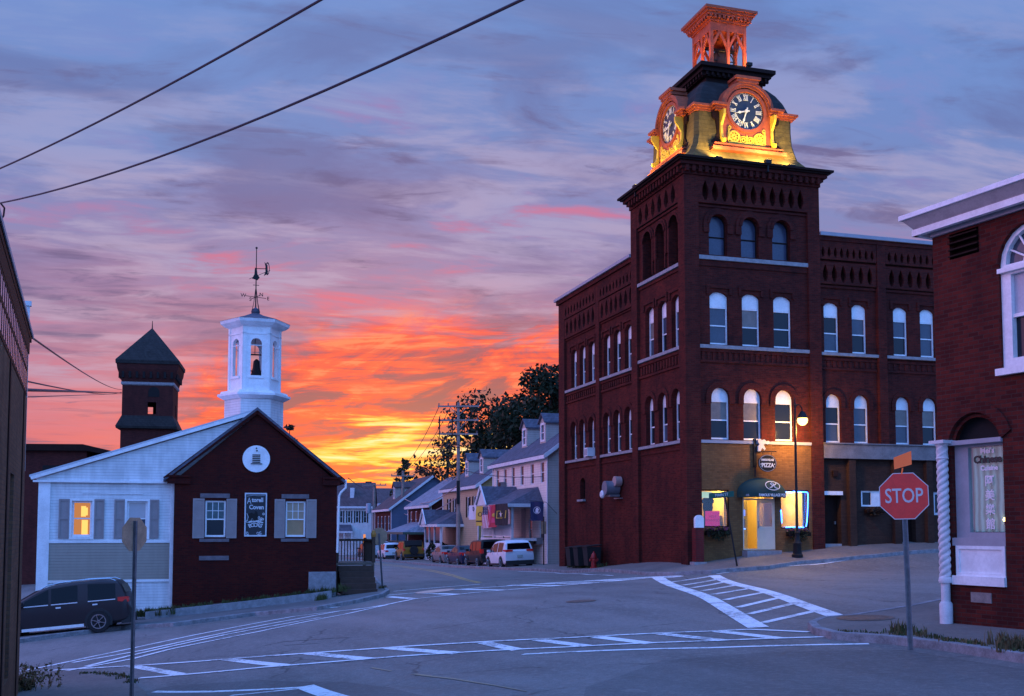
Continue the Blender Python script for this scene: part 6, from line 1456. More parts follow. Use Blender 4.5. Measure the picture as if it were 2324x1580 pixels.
# ------------------------------------------------------------------ flags on the porch
M_fl = {k: mat('flag '+k, c, .75, var=.06) for k, c in dict(white=(.70,.68,.74), navy=(.02,.025,.09), red=(.50,.03,.06), yellow=(.62,.45,.06), black=(.012,.012,.018), gold=(.55,.38,.05), pink=(.62,.06,.16)).items()}
def flag(name, label, lx, w_, hgt, ztop, build, group='flags hung along the porch', rz=0.0, y=-2.62, wave=.05, tilt=0.0):
    p = h1.matrix_basis @ Vector((lx, y, ztop-zg1)); g = thing(name, label, 'flag', p, SANG+rz, group=group); g.rotation_euler = (0, tilt, SANG+rz)
    bend = lambda a, b, d: (a, wave*math.sin(a*5+b*1.3)+d, b)
    def patch(x0,x1,z0,z1,m,d=0.0,nm='cloth'):
        mb = MB(); n, k_ = 8, 6
        vs = [bend(x0+(x1-x0)*i/n, z0+(z1-z0)*j/k_, d) for j in range(k_+1) for i in range(n+1)]
        mb.add(vs, [(j*(n+1)+i, j*(n+1)+i+1, (j+1)*(n+1)+i+1, (j+1)*(n+1)+i) for j in range(k_) for i in range(n)]); return mb.build(nm, M_fl[m], g)
    build(patch, bend, g); return g
def emb(g, pts, m, bend, d=-.02, holes=(), nm='emblem'): MB().slab(pts, holes, bend, d, d+.01).build(nm, M_fl[m], g)
circ = lambda c, r, n=16: [(c[0]+r*math.cos(2*math.pi*k/n), c[1]+r*math.sin(2*math.pi*k/n)) for k in range(n)]
star = lambda c, r: [(c[0]+(r if k%2==0 else r*.42)*math.sin(math.pi*k/5), c[1]+(r if k%2==0 else r*.42)*math.cos(math.pi*k/5)) for k in range(10)]
fz = 1.32+.0
def f_white(p, b, g): p(0,1.3,-1.9,0,'white'); emb(g, circ((.8,-.5),.3), 'navy', b); emb(g, circ((.8,-.5),.15), 'white', b, -.035)
def f_yel(p, b, g): p(0,1.0,-2.2,0,'yellow'); emb(g, rect(.1,.9,-1.75,-1.62), 'black', b); emb(g, circ((.5,-.9),.26), 'black', b, holes=[circ((.5,-.9),.19)])
def f_us(p, b, g):
    for k in range(7): p(.14*k,.14*(k+1)-.07,-2.5,0 if k > 6 else -.95 if k < 5 else 0,'red'); p(.14*k+.07,.14*(k+1),-2.5,0 if k > 6 else -.95 if k < 5 else 0,'white')
    p(0,.7,-.95,0,'navy')
    for i in range(4):
        for j in range(5): emb(g, star((.1+i*.165,-.1-j*.18),.045), 'white', b, nm='star')
def f_red(p, b, g): p(0,.95,-2.5,0,'red'); emb(g, rect(.06,.3,-2.3,-.1), 'pink', b); emb(g, circ((.62,-1.15),.2), 'gold', b); emb(g, rect(.42,.85,-2.0,-1.5), 'pink', b)
def f_army(p, b, g): p(0,1.9,-2.35,0,'black'); emb(g, rect(.25,1.65,-1.6,-.75), 'gold', b, -.02, [rect(.33,1.57,-1.53,-.82)]); emb(g, star((.95,-1.17),.42), 'gold', b, -.03); emb(g, star((.95,-1.17),.34), 'white', b, -.045)
for lab, pa, pb, pt, pbm, fn, wd, ht in (
  ('white flag with a blue roundel, leftmost of the porch flags',1065,1081,1147,1179,f_white,1.3,1.9),('yellow flag with dark writing between the white flag and the striped flag',1081,1097,1149,1193,f_yel,1.0,2.2),
  ('stars and stripes hung vertically in the row of porch flags',1095,1112,1149.5,1198,f_us,.98,2.5),('pinkish red flag between the striped flag and the black star flag',1109,1125.5,1146,1196,f_red,.95,2.5),
  ('black flag with a gold-framed white star hung on the porch',1124,1152,1144,1191.5,f_army,1.9,2.35)):
    xa, xb = local_x(h1,pa,-2.75), local_x(h1,pb,-2.75); Yf = (h1.location+SX*xa-SY*2.75).y
    gf = flag('flag', lab, xa, 1, 1, (1200-pt)/2450*Yf, fn, y=-2.75, tilt=0); gf.scale = ((xb-xa)/wd, 1, (pbm-pt)/2450*Yf/ht)
def f_pow(p, b, g): p(0,1.5,-2.2,0,'navy'); emb(g, circ((.75,-1.0),.42), 'white', b, -.02, [circ((.75,-1.0),.37)]); emb(g, [(.55,-1.3),(.95,-1.3),(.9,-1.05),(1.0,-.9),(.85,-.7),(.65,-.72),(.58,-.95)], 'white', b)
gf = flag('flag', 'dark blue flag with a white roundel on a pole beside the mill wall', L1+.1, 1.3, 2, (1200-1137)/2450*68.5, f_pow, group=None, y=-1.2, rz=1.1)
gf.scale = (.56,1,.56); MB().tube([(-.1,.05,.1),(1.75,.05,-.05),(3.0,.3,-1.4)], .03, 6).build('pole', M_black, gf)
# ------------------------------------------------------------------ cars
M_tail = mat('tail light red', (.45,.015,.012), .25, var=0, emit=(1,.03,.02,.05)); M_head = mat('head light', (.6,.6,.62), .15, var=0)
M_cglass = mat('car glass', (.004,.004,.006), .08, var=0, spec=.22); M_trimb = mat('black plastic', (.02,.02,.022), .6, var=.1); M_chrome = mat('chrome', (.55,.55,.58), .18, metal=.9, var=0); M_palem = mat('bright trim', (.75,.75,.78), .35, var=0); M_plate = mat('number plate', (.45,.48,.44), .5, var=.1)
def paint(n, c, metal=.0): return mat('paint '+n, c, .42, metal=metal, var=.05, coat=.10, spec=.3)
def car(label, x, y, head, pm, L=4.5, W=1.84, belt=.98, prof=None, wheel_r=.34, wb=(-.30,.31), clear=.24, cat='car', side=((-.36,-.13),(-.10,.12),(.14,.25)), tumble=.20, extra=None, rails=False, group=None, sill_chrome=False, name='parked_car', spare=False, tilt=True):
    """body lofted along its length; local x forward, z up"""
    W2_ = W/2; H = max(p[2] for p in prof)
    fx, fy = math.cos(head), math.sin(head)
    za, zb_ = gz(x-fx*1.3,y-fy*1.3), gz(x+fx*1.3,y+fy*1.3); pitch = -math.atan2(zb_-za,2.6) if tilt else 0
    lx, ly = -fy, fx; zl, zr2 = gz(x+lx*.8,y+ly*.8), gz(x-lx*.8,y-ly*.8); roll = math.atan2(zl-zr2,1.6) if tilt else 0
    R = Matrix.Rotation(head,3,'Z') @ Matrix.Rotation(pitch,3,'Y') @ Matrix.Rotation(roll,3,'X')
    g = thing(name, label, cat, (x,y,gz(x,y)+.005), rot=R.to_euler(), group=group)
    def sect(px, zl_, zt, wf):
        zb = min(belt, zt-.04); w = W2_*wf; up = max(0,(zt-zb)/(H-belt)); wr = w*(1-tumble*up)
        if zt-zb < .12: wr = w*.93
        return [(0,zl_),(w*.86,zl_),(w*.97,zl_+.10),(w,zl_+(zb-zl_)*.45),(w*1.0,zl_+(zb-zl_)*.72),(w*.965,zb),(wr*1.0,max(zb+.01,zt-.09)),(wr*.90,zt-.02),(wr*.55,zt+.005),(0,zt+.012)]
    rows = []
    for px, zl_, zt, wf in prof:
        h = sect(px,zl_,zt,wf); rows.append([(px*L, yy, zz_) for yy, zz_ in h]+[(px*L, -yy, zz_) for yy, zz_ in h[-2:0:-1]])
    n = len(rows[0]); mb = MB()
    mb.add([v for r in rows for v in r], [(i*n+k, i*n+(k+1)%n, (i+1)*n+(k+1)%n, (i+1)*n+k) for i in range(len(rows)-1) for k in range(n)]+[tuple(range(n))[::-1], tuple((len(rows)-1)*n+k for k in range(n))])
    body = mb.build('body', pm, g, 32)
    def interp(t):
        for a, b in zip(prof[:-1], prof[1:]):
            if a[0] <= t <= b[0]:
                f_ = (t-a[0])/(b[0]-a[0]+1e-9); return [a[i]+(b[i]-a[i])*f_ for i in range(4)]
        return list(prof[-1] if t > 0 else prof[0])
    def side_pt(t, s, sg, out=.012):
        p = interp(t); h = sect(*p); (y0,z0),(y1,z1) = h[5], h[6]
        return (t*L, sg*(y0+(y1-y0)*s+out), z0+(z1-z0)*s)
    for sg in (-1,1):
        for a, b in side:
            m_ = [(a, .06),(b,.06)]; top = [(b,.95),(a,.95)]
            ha, hb = interp(a)[2], interp(b)[2]
            if hb-belt < (H-belt)*.45: top = [(b-.005,.80),(a,.95)]
            pts = [side_pt(t,s,sg) for t,s in m_+top]; MB().poly(pts).build('side_window', M_cglass, g)
    # windscreen and rear window follow the roof line between the stations
    def screen(name, sel):
        mb = MB(); rws = []
        for t in sel:
            p = interp(t); h = sect(*p); d = .015; yw = h[7][0]*.93
            rws.append((t*L, yw, p[2]))
        for (xa,ya,za_),(xb,yb,zb2) in zip(rws[:-1], rws[1:]):
            nrm = Vector((-(zb2-za_),0,(xb-xa))).normalized()*.018
            if nrm.z < 0: nrm = -nrm
            mb.poly([(xa+nrm.x,-ya,za_+nrm.z),(xa+nrm.x,ya,za_+nrm.z),(xb+nrm.x,yb,zb2+nrm.z),(xb+nrm.x,-yb,zb2+nrm.z)])
        return mb.build(name, M_cglass, g)
    if extra and 'rear' in extra: screen('rear_window', extra['rear'])
    if extra and 'front' in extra: screen('windscreen', extra['front'])
    # wheels with dark arches
    for t in wb:
        for sg in (-1,1):
            yy = sg*(W2_-.11)
            MB().slab([(t*L+(wheel_r+.075)*math.cos(q), wheel_r+(wheel_r+.075)*math.sin(q)) for q in [-.35+(math.pi+.7)*k/16 for k in range(17)]], [], lambda a,b,d,sg=sg: (a, sg*(W2_+.006-d), b), 0, .25).build('wheel_arch', M_trimb, g)
            wl_ = MB().lathe([(wheel_r*.62,-.11),(wheel_r*.97,-.11),(wheel_r,-.07),(wheel_r,.07),(wheel_r*.97,.11),(wheel_r*.62,.11)], (t*L, yy+sg*.03, wheel_r), 22, ax='y').build('wheel', M_rubber, g)
            mb = MB(); rc = (t*L, yy+sg*.12, wheel_r)
            mb.slab([(rc[0]+wheel_r*.66*math.cos(q), rc[2]+wheel_r*.66*math.sin(q)) for q in [2*math.pi*k/22 for k in range(22)]], [[(rc[0]+wheel_r*.56*math.cos(q), rc[2]+wheel_r*.56*math.sin(q)) for q in [2*math.pi*k/22 for k in range(22)]]], lambda a,b,d,sg=sg: (a, rc[1]+sg*(.03-d), b), 0, .03)
            for k in range(6):
                q = 2*math.pi*k/6+.3; mb.obox((rc[0],rc[1]+sg*.02,rc[2]),(rc[0]+wheel_r*.6*math.cos(q),rc[1]+sg*.02,rc[2]+wheel_r*.6*math.sin(q)),.03,.085, up=(0,1,0))
            mb.lathe([(.01,-.02),(.06,-.02),(.06,.03),(.01,.03)], (rc[0],rc[1],rc[2]), 10, ax='y'); mb.build('rim', M_chrome, wl_)
    r0 = prof[0]; xr = r0[0]*L
    ex_ = extra or {}
    tz = ex_.get('tail', (.80,.98)); tw = ex_.get('tailw', .30)
    for sg in (-1,1):
        t_ = MB(); p1 = interp(-.497); t_.add([(xr-.02,sg*W2_*r0[3]*1.0,tz[0]),(xr-.03,sg*(W2_*r0[3]-tw),tz[0]+.03),(xr-.03,sg*(W2_*r0[3]-tw),tz[1]-.02),(xr-.02,sg*W2_*r0[3]*1.0,tz[1]),(xr+.32,sg*(W2_*1.0+.012),tz[0]+.06),(xr+.32,sg*(W2_*1.0+.012),tz[1])], [(0,1,2,3),(0,3,5,4),(1,0,4),(2,5,3)]); t_.build('tail_light', M_tail, g)
        MB().box(L*.485,L*.498,sg*W2_*.55,sg*W2_*.9,belt-.32,belt-.16).build('head_light', M_head, g)
        m_ = side_pt(ex_.get('mirror',.20),.12,sg); MB().box(m_[0]-.02,m_[0]+.12,m_[1],m_[1]+sg*.20,m_[2],m_[2]+.15).build('mirror', ex_.get('mirror_mat', pm), g)
        for (a, b) in side[:2]:
            q = side_pt(b-.03,0,sg); MB().box(q[0]-.17,q[0],q[1]-sg*.02,q[1]+sg*.03,belt-.15,belt-.10).build('door_handle', M_palem if sill_chrome else pm, g)
            mb = MB(); mb.box(q[0]+.10,q[0]+.108,q[1]-sg*.05,q[1]+sg*.008,clear+.2,belt-.02)
            mb.build('door_seam', M_trimb, g)
        if sill_chrome:
            mb = MB()
            for (a, b) in side: q0, q1 = side_pt(a,.0,sg,.02), side_pt(b,.0,sg,.02); mb.obox(q0,q1,.02,.035)
            mb.build('belt_trim', M_palem, g)
        mb = MB(); mb.box(L*wb[0]+wheel_r+.1, L*wb[1]-wheel_r-.1, sg*(W2_-.04), sg*(W2_+.012), clear-.0, clear+.10); mb.build('sill', M_white if sill_chrome else M_trimb, g)
    mb = MB(); mb.box(xr-.05,xr+.25,-W2_*.93,W2_*.93,clear-.02,clear+.24); mb.build('rear_bumper', M_trimb if ex_.get('blackbump',True) else pm, g)
    MB().box(L*.5-.2,L*.5+.03,-W2_*.9,W2_*.9,clear,clear+.22).build('front_bumper', M_trimb, g)
    MB().box(xr-.065,xr-.03,-.17,.17,*ex_.get('plate',(.62,.76))).build('number_plate', M_plate, g)
    if rails:
        mb = MB()
        for sg in (-1,1):
            pts = []
            for t in (-.42,-.38,-.2,-.05,.04,.09): h = sect(*interp(t)); pts.append((t*L, sg*h[7][0]*.93, h[7][1]+(.07 if -.4 < t < .06 else .0)))
            mb.tube(pts, .022, 6)
        mb.build('roof_rail', M_chrome, g)
    if spare:
        mb = MB(); mb.lathe([(.12,-.14),(.36,-.14),(.38,-.10),(.38,.06),(.12,.06)], (xr-.12,.0,.98), 20, ax='x'); mb.build('spare_wheel', M_rubber, g)
    return g
SUV = [(-.5,.36,.86,.90),(-.495,.30,1.02,.95),(-.475,.26,1.12,.98),(-.44,.24,1.52,1.0),(-.40,.24,1.64,1.0),(-.28,.24,1.69,1.0),(-.06,.24,1.69,1.0),(.08,.24,1.64,1.0),(.16,.24,1.50,1.0),(.29,.24,1.08,1.0),(.40,.25,1.0,.97),(.475,.28,.86,.90),(.5,.36,.70,.80)]
BIG = [(-.5,.50,.98,.94),(-.497,.42,1.14,.97),(-.486,.34,1.26,.99),(-.458,.30,1.58,1.0),(-.43,.28,1.73,1.0),(-.32,.28,1.80,1.0),(-.12,.28,1.79,1.0),(.02,.28,1.73,1.0),(.10,.28,1.62,1.0),(.26,.28,1.22,1.0),(.40,.30,1.10,.97),(.485,.36,.92,.90),(.5,.44,.75,.84)]
SED = [(-.5,.40,.78,.88),(-.49,.30,.98,.94),(-.46,.24,1.04,.98),(-.34,.22,1.08,1.0),(-.28,.22,1.16,1.0),(-.20,.22,1.38,1.0),(-.08,.22,1.46,1.0),(.04,.22,1.45,1.0),(.12,.22,1.34,1.0),(.25,.22,1.00,1.0),(.40,.24,.92,.96),(.48,.28,.76,.88),(.5,.36,.62,.80)]
BOX = [(-.5,.50,1.02,.97),(-.498,.42,1.10,.98),(-.49,.36,1.25,.99),(-.475,.34,1.68,.99),(-.46,.34,1.80,.99),(-.30,.34,1.83,.99),(0,.34,1.82,.99),(.08,.34,1.78,.99),(.12,.34,1.62,.99),(.17,.34,1.20,.97),(.38,.36,1.12,.90),(.48,.40,1.05,.85),(.5,.46,.80,.82)]
VAN = [(-.5,.42,.95,.95),(-.497,.34,1.12,.97),(-.49,.30,1.55,.99),(-.475,.28,1.80,1.0),(-.30,.28,1.86,1.0),(0,.28,1.86,1.0),(.12,.28,1.80,1.0),(.22,.28,1.45,1.0),(.33,.28,1.10,.98),(.44,.30,.98,.95),(.49,.34,.82,.9),(.5,.42,.7,.84)]
HEAD = math.atan2(VX.y, VX.x)
def row(px, Y):
    q = at(px,1200,Y); return q.x, Y
# the white hatchback SUV at the head of the row
x, y = row(1156, 66.2)
car('white compact SUV parked first in the row, nearest the crossing', x, y, HEAD, paint('white', (.74,.75,.80)), 4.45, 1.86, .98, SUV, .35, cat='car', extra=dict(rear=(-.474,-.46,-.442), front=(.16,.22,.285), tail=(1.0,1.13), tailw=.42, plate=(.66,.80)), side=((-.37,-.14),(-.11,.11),(.13,.24)), group='cars parked along the street')
x, y = row(1102, 72.6)
car('black boxy SUV parked right behind the white one', x, y, HEAD, paint('black', (.012,.011,.012)), 4.7, 1.88, 1.08, BOX, .37, clear=.36, extra=dict(rear=(-.489,-.482,-.475), front=(.12,.145,.17), tail=(.92,1.22), tailw=.16), side=((-.46,-.22),(-.19,-.03),(0,.13)), tumble=.10, group='cars parked along the street')
x, y = row(1056, 78.8)
car('dark blue sedan parked between the black SUV and the silver sedan', x, y, HEAD, paint('dark blue', (.018,.025,.06), .1), 4.7, 1.82, .96, SED, .33, extra=dict(rear=(-.28,-.24,-.20), front=(.12,.18,.25), blackbump=False, tail=(.78,.98)), side=((-.24,-.06),(-.04,.10),), group='cars parked along the street')
x, y = row(1016, 85.0)
car('silver grey sedan with a pale roof, fourth of the parked row', x, y, HEAD, paint('silver', (.22,.20,.20), .2), 4.6, 1.80, .96, SED, .33, extra=dict(rear=(-.28,-.24,-.20), front=(.12,.18,.25), blackbump=False, tail=(.78,.98)), side=((-.24,-.06),(-.04,.10)), group='cars parked along the street')
x, y = row(929, 98.0)
car('yellow open-sided off-road car with black top and rear spare wheel', x, y, HEAD, paint('ochre yellow', (.30,.15,.012)), 4.3, 1.90, 1.10, BOX, .42, clear=.42, extra=dict(rear=(-.489,-.48,-.472), front=(.12,.145,.17), tail=(.95,1.15), tailw=.14), side=((-.46,-.20),(-.17,-.02),(.01,.13)), tumble=.10, spare=True, group='cars parked along the street')
g_ = [o for o in bpy.data.objects if o.get('label','').startswith('yellow open-sided')][0]
mb = MB(); mb.box(-2.06,.45,-.80,.80,1.50,1.86); mb.build('soft_top', M_trimb, g_); mb = MB(); mb.box(-2.10,-2.03,-.78,.78,1.12,1.80); mb.build('rear_curtain', M_trimb, g_)
x, y = row(885, 107.5)
car('white car parked beyond the yellow off-roader', x, y, HEAD, MATS['paint white'], 4.5, 1.82, .98, SUV, .34, extra=dict(rear=(-.474,-.46,-.442), front=(.16,.22,.285)), side=((-.37,-.14),(-.11,.11),(.13,.24)), group='cars parked along the street')
x, y = row(857, 115.5)
car('white van parked farthest down the row', x, y, HEAD, paint('van white', (.62,.62,.66)), 4.9, 1.95, 1.08, VAN, .35, extra=dict(rear=(-.491,-.485,-.477), front=(.12,.17,.215), tail=(.9,1.3), tailw=.12), side=((-.46,-.24),(-.21,-.01),(.02,.16)), tumble=.12, group='cars parked along the street')
x, y = row(836, 122.5)
car('dark car at the very end of the parked row', x, y, HEAD, MATS['paint black'], 4.5, 1.82, .98, SUV, .34, extra=dict(rear=(-.474,-.46,-.442), front=(.16,.22,.285)), side=((-.37,-.14),(-.11,.11),(.13,.24)), group='cars parked along the street')
# the big dark SUV on the left slope
hd = math.atan2(-.20,-.98); q = onto(203,1438)
x = q[0]+math.cos(hd)*1.5+.18; y = q[1]+math.sin(hd)*1.5+.88
car('dark grey three-row SUV with chrome sill parked downhill by the white house', x, y, hd, paint('dark bronze grey', (.036,.026,.029), .1), 5.05, 1.98, 1.14, [(a,b,c*1.045,d) for a,b,c,d in BIG], .40, clear=.27, wb=(-.30,.31), extra=dict(rear=(-.484,-.472,-.458), front=(.11,.18,.255), tail=(1.0,1.20), tailw=.30, mirror=.20), side=((-.42,-.235),(-.165,.01),(.03,.19)), rails=True, sill_chrome=True)
# ------------------------------------------------------------------ utility poles, wires
def upole(name, label, px, Y, ztop, arms, transformer=False, r=.17):
    q = at(px,1200,Y); z0 = gz(q.x,Y); g = thing(name, label, 'utility pole', (q.x,Y,z0), 0, group='utility poles down the street')
    H = ztop-z0; MB().tube([(0,0,-.5),(.0,0,H*.5),(-.02,0,H)], [r,r*.85,r*.62], 12).build('pole', M_pole, g, True)
    for dz, hl, rz, br in arms:
        c, s = math.cos(rz), math.sin(rz); z = H-dz; mb = MB(); mb.obox((-hl*c,-hl*s-.16,z),(hl*c,hl*s-.16,z),.10,.13)
        if br:
            for t in (-1,1): mb.obox((t*hl*.45*c,t*hl*.45*s-.16,z),(0,-.12,z-.75),.05,.05)
        am = mb.build('crossarm', M_pole, g); mb = MB()
        for t in (-.95,-.5,.5,.95): mb.lathe([(.03,0),(.06,.05),(.03,.1),(.05,.15),(.02,.2)], (t*hl*c,t*hl*s-.16,z+.06), 8)
        mb.build('insulator', mat('insulator', (.12,.09,.09), .4), am)
    if transformer:
        for t in (-.9,.9): MB().lathe([(.02,0),(.32,.02),(.32,1.15),(.26,1.22),(.02,1.25)], (t*.75,-.2,H-3.7), 14).build('transformer', mat('transformer grey', (.30,.34,.40), .5), g, True)
    return g, q, z0
g, q, z0 = upole('utility_pole', 'tall three-armed wooden utility pole rising beyond the parked cars', 1040, 83, 9.75, [(.30,1.60,-.05,True),(1.38,1.55,-.05,True),(2.45,1.5,.05,False)])
mb = MB()                                           # drooping jumper cables
H = 9.75-z0
for x0_ in (-1.45,-.45):
    mb.tube([(x0_-.05,-.2,H-1.3),(x0_-.02,-.25,H-2.0),(x0_+.0,-.3,H-2.7),(x0_+.3,-.3,H-3.2),(x0_+.75,-.25,H-3.45),(-.05,-.2,H-3.5)], .035, 6); mb.tube([(x0_,-.2,H-1.1),(x0_,-.2,H-2.1)], .045, 6)
    mb.box(x0_-.12,x0_+.02,-.3,-.15,H-2.05,H-1.9)
mb.build('jumper_cable', M_black, g)
MB().box(-.12,.12,-.34,-.16,4.6,6.4).build('service_box', M_black, g)
def at_z(px, py, Y): q = at(px, py, Y); return tuple(q)
g2, q2, z2 = upole('utility_pole', 'dark utility pole with a single crossarm in front of the brown house', 914, 124, (1200-1068)/2450*124, [(.6,1.35,.05,True)], r=.22)
g3, q3, z3 = upole('utility_pole', 'utility pole carrying two pale transformers at the street end', 849, 134, (1200-1097)/2450*134, [(.2,1.5,0,False)], True, r=.24)
def wire(label, pts, r, sag=.0, n=14, name='wire', m=None):
    P = []
    for a, b in zip(pts[:-1], pts[1:]):
        a, b = Vector(a), Vector(b)
        for k in range(n): t = k/n; p = a.lerp(b,t); p.z -= sag*4*t*(1-t); P.append(p)
    P.append(Vector(pts[-1])); o = MB().tube(P, r, 6).build(name, m or M_wire, None, True); tag(o, label, 'wire', 'overhead wires'); return o
M_wire = mat('wire', (.03,.025,.04), .6, var=0); M_wirel = mat('pale wire', (.45,.30,.30), .6, var=0)
wire('overhead cable crossing the upper left of the sky, the upper one', [at_z(-60,408,23),at_z(1000,-160,11)], .017, .16)
wire('lower overhead cable crossing the upper left of the sky, tied to the left roof', [at_z(-4,462,23),at_z(1450,-130,9.5)], .017, .32)
wire('looped cable end hanging from the roof of the left building', [at_z(2,462,23),at_z(10,472,23.2),at_z(8,490,23.4),at_z(-6,510,23.4)], .02, 0, 4)
wire('thin wire running from the left roof down to the distant brick tower', [at_z(72,766,23.2),at_z(276,884,108)], .022, .3)
wire('thin sagging wire from the left wall toward the distant tower', [at_z(44,862,22.5),at_z(276,890,108)], .02, .25)
wire('thick bundled cable from the left wall to the distant tower', [at_z(56,885,22.3),at_z(276,892,108)], .04, .0)
wire('lowest faint wire from the left wall', [at_z(64,901,22.4),at_z(276,894,108)], .012, .0)
T = 9.75
for k, (dx, dz) in enumerate(((-1.5,.35),(-.6,.35),(1.4,.35))):
    wire(['power line from the left tip of the top crossarm down the street','power line from the middle of the top crossarm down the street','power line from the right tip of the top crossarm down the street'][k], [(q.x+dx,83-.1,T-.3),(q2.x+dx*.7,124,(1200-1074)/2450*124)], .025, 1.0)
wire('slack pale telephone cable between the far poles', [(q3.x,134,z3+5.6),(q2.x,124,z2+6.7)], .05, 1.3, m=M_wirel); wire('pale telephone cable from the dark pole to the near pole, upper', [(q2.x,124,z2+6.7),(q.x,83,z0+6.1)], .04, 1.0, m=M_wirel)
wire('pale telephone cable from the dark pole to the near pole, lower', [(q2.x,124,z2+4.9),(q.x,83,z0+5.2)], .04, .7, m=M_wirel); wire('wire from the far transformer pole to the brick house eave', [(q3.x,134,5.3),at_z(790,1085,52)], .02, .4)
wire('service wire across the front of the white porch house', [(q.x,83,4.6),tuple(h1.matrix_basis @ Vector((L1-.2,-.3,3.4-zg1)))], .025, .25)
# ------------------------------------------------------------------ trees
def tree(name, label, x, y, H, crown, n, leaf, seed, m, base=None, group=None, leaf_sz=.3, clumps=26):
    r = random.Random(seed); z0 = gz(x,y) if base is None else base; g = thing(name, label, 'tree', (x,y,z0), r.uniform(0,6), group=group)
    mb = MB(); mb.tube([(0,0,-.3),(.1,0,H*.25),(-.05,.1,H*.5),(.1,.05,H*.8)], [H*.03,H*.024,H*.016,H*.006], 8)
    cents = []
    for k in range(clumps):
        a = r.uniform(0,2*math.pi); zz_ = r.uniform(.0,1.0); rad = crown*math.sqrt(max(.05,1-(2*zz_-1)**2))*r.uniform(.35,1.0)
        c = Vector((rad*math.cos(a), rad*math.sin(a), H*.28+zz_*H*.68)); cents.append((c, r.uniform(.22,.42)*crown))
        if k < 12: mb.tube([(0,0,c.z*.55),(c.x*.5,c.y*.5,c.z*.8),tuple(c)], [H*.009,H*.006,H*.002], 5)
    mb.build('trunk', M_bark, g, True); mb = MB()
    for c, s in cents: leafmass(mb, c, (s*1.15,s*1.15,s*.85), n//clumps, leaf_sz, r.random())
    mb.build('crown', m, g); return g
tp = lambda px, Y: (at(px,1200,Y).x, Y)
x, y = tp(1235,104); tree('leafy_tree', 'tallest dark leafy tree rising behind the white porch house beside the mill', x, y, 18.0, 4.9, 9000, .3, 1, M_leaf, -2.4, 'trees behind the houses', .25, 40)
x, y = tp(1168,108); tree('leafy_tree', 'broad dark tree between the tallest tree and the sunset-lit one', x, y, 16.0, 4.3, 5600, .3, 2, M_leaf, -2.4, 'trees behind the houses', .25, 36)
x, y = tp(1092,112); tree('leafy_tree', 'thin-leaved tree glowing orange against the sunset beside the utility pole', x, y, 16.8, 4.4, 2800, .3, 3, M_leaf, -2.4, 'trees behind the houses', .24, 60)
x, y = tp(1290,108); tree('leafy_tree', 'dark tree half hidden behind the end of the mill wall', x, y, 16.5, 4.6, 6000, .3, 4, M_leaf, -2.4, 'trees behind the houses', .25, 30)
x, y = tp(1015,135); tree('leafy_tree', 'rounded reddish tree behind the roof of the yellow house', x, y, 14.6, 4.0, 1500, .3, 5, M_leaf2, -2.8, 'trees behind the houses', .26, 34)
x, y = tp(985,140); tree('leafy_tree', 'small reddish tree left of the rounded tree above the brown house roof', x, y, 12.6, 2.6, 650, .3, 6, M_leaf2, -2.8, 'trees behind the houses', .25, 28)
x, y = tp(1075,132); tree('leafy_tree', 'low orange-edged tree right of the utility pole above the dormers', x, y, 13.5, 3.3, 800, .3, 8, M_leaf2, -2.8, 'trees behind the houses', .25, 28)
x, y = tp(655,64); tree('leafy_tree', 'sparse twiggy bush top peeking out beside the white cupola', x, y, 9.7, .55, 220, .2, 17, M_leaf2, -3.0, None, .2, 8)
x, y = tp(917,150); r = random.Random(9); g = thing('conifer_tree', 'open-branched conifer standing behind the dark utility pole', 'tree', (x,y,-3), 0); mb = MB(); mb.tube([(0,0,0),(0,0,12.6)], [.25,.03], 6); mb.build('trunk', M_bark, g); mb = MB()
for k in range(60):
    z = 4.5+8*(k/60); L_b = 2.2*(1-(k/60)**1.4)+.25; a = r.uniform(0,6.28); t = Vector((math.cos(a)*L_b, math.sin(a)*L_b, z+.25))
    for j in range(5):
        c = Vector((0,0,z)).lerp(t, .35+.16*j); leafmass(mb, c, (.3,.3,.16), 7, .22, r.random())
mb.build('crown', M_leafc, g)
# low hedge bush by the parked sedan
x, y = row(963, 93); g = thing('bush', 'dark clipped bush between the yellow off-roader and the silver sedan', 'bush', (x+1.2,y,gz(x+1.2,y)), 0); mb = MB(); leafmass(mb, (0,0,.8), (1.1,1.1,.9), 1500, .13, 31); mb.build('foliage', M_leaf, g); mb = MB(); mb.cyl((0,0,0),(0,0,.7),.05,.03,6); mb.build('stem', M_bark, g)
# ------------------------------------------------------------------ weeds and grass
def tuft(mb, x, y, z, n, h, spread, r, mi=0):
    for _ in range(n):
        a = r.uniform(0,6.28); d = r.uniform(0,spread); bx, by = x+d*math.cos(a), y+d*math.sin(a); L_ = h*r.uniform(.4,1.1); t = r.uniform(0,6.28); l = L_*r.uniform(.1,.6); w_ = .006+.01*r.random()
        dx, dy = math.cos(t), math.sin(t); mb.add([(bx-dy*w_,by+dx*w_,z-.02),(bx+dy*w_,by-dx*w_,z-.02),(bx+dx*l*.4+dy*w_*.7,by+dy*l*.4-dx*w_*.7,z+L_*.65),(bx+dx*l*.4-dy*w_*.7,by+dy*l*.4+dx*w_*.7,z+L_*.65),(bx+dx*l,by+dy*l,z+L_)], [(0,1,2,3),(3,2,4)], mi)
r = random.Random(12); mb = MB()
def along(pts, n, dens, h, spread, dz, mi=None):
    for k in range(n):
        t = r.random()*(len(pts)-1); i = int(t); a, b = pts[i], pts[min(i+1,len(pts)-1)]; x = a[0]+(b[0]-a[0])*(t-i)+r.gauss(0,spread); y = a[1]+(b[1]-a[1])*(t-i)+r.gauss(0,spread)
        tuft(mb, x, y, gz(x,y)+dz, dens, h*r.uniform(.5,1.2), .10, r, (1 if r.random() < .45 else 0) if mi is None else mi)
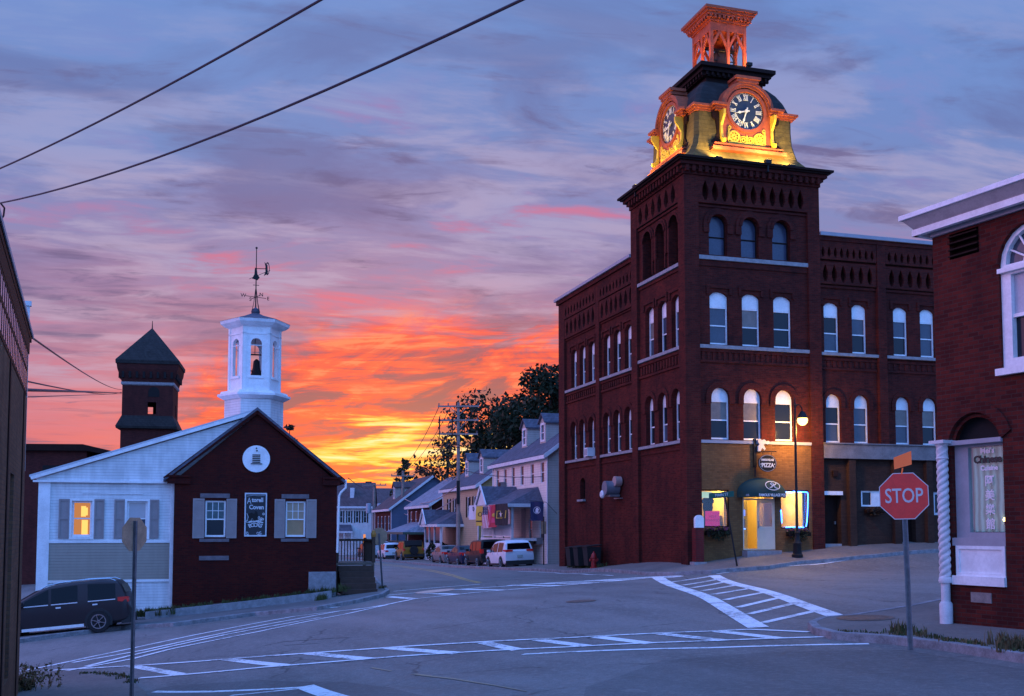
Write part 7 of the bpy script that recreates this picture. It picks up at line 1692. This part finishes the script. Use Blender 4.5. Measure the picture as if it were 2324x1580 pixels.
along(A5([(1600,668),(1700,672),(1900,705),(2100,735),(2400,790)]), 80, 9, .075, .06, WALK)
along(A5([(2230,735),(2324,760)]), 34, 12, .20, .14, WALK, 1); along(A5([(1600,652),(1690,664)]), 14, 14, .20, .10, WALK)
along(A5([(1250,650),(1560,662)]), 14, 6, .05, .05, WALK)
hb_ = [(q.x,q.y) for q in (hw(-7.8,-.9),hw(-5,-.9),hw(-3,-.8),hw(-.6,-.6))]
along(hb_, 120, 12, .16, .12, .42, 0); along([(q.x,q.y) for q in (hw(-8.2,-.9),hw(-6.4,-1.2))], 60, 14, .34, .2, .25, 0)
along([(q.x,q.y) for q in (hw(-1.1,-.7),hw(.4,-.4))], 40, 14, .3, .2, .35, 0); along([(q.x,q.y) for q in (hw(-.9,-1.6),hw(-.7,-1.5))], 14, 16, .34, .1, WALK, 0)
along(A3([(560,788),(690,798),(770,845)]), 50, 8, .055, .05, .10); along(A3([(470,790),(560,784)]), 14, 6, .05, .06, .10, 0)
along([onto(868,1342)], 6, 14, .2, .08, WALK); along([mw2(-.3,8.0),mw2(-.3,13)], 60, 10, .22, .1, WALK, 0)
o = mb.build('grass', [M_grass, M_dry]); o['kind'] = 'stuff'
# bush and stalks at the foot of the left wall
b0 = onto(34,1578); z0 = gz(*b0)
g = thing('bush', 'leafy dark bush with dry stalks at the foot of the left brick wall', 'bush', (b0[0],b0[1],z0), 0); mb = MB(); leafmass(mb, (-.2,0,.12), (.55,.5,.30), 1100, .06, 51); leafmass(mb, (-.5,.1,.30), (.3,.3,.3), 400, .06, 52); mb.build('foliage', M_leaf, g)
mb = MB(); rr = random.Random(8)
for k in range(70):
    a = rr.uniform(0,6.28); d = rr.uniform(0,.8); x, y = d*math.cos(a)+.15, d*math.sin(a)*.6; L_ = rr.uniform(.3,.75); t = rr.uniform(-.35,.35); mb.tube([(x,y,0),(x+t*.4,y,L_*.6),(x+t,y+rr.uniform(-.1,.1),L_)], [.006,.005,.003], 4)
    for j in range(3): leafmass(mb, (x+t*.8,y,L_*(.6+.15*j)), (.06,.06,.06), 4, .035, rr.random())
mb.build('stalks', M_dry, g)
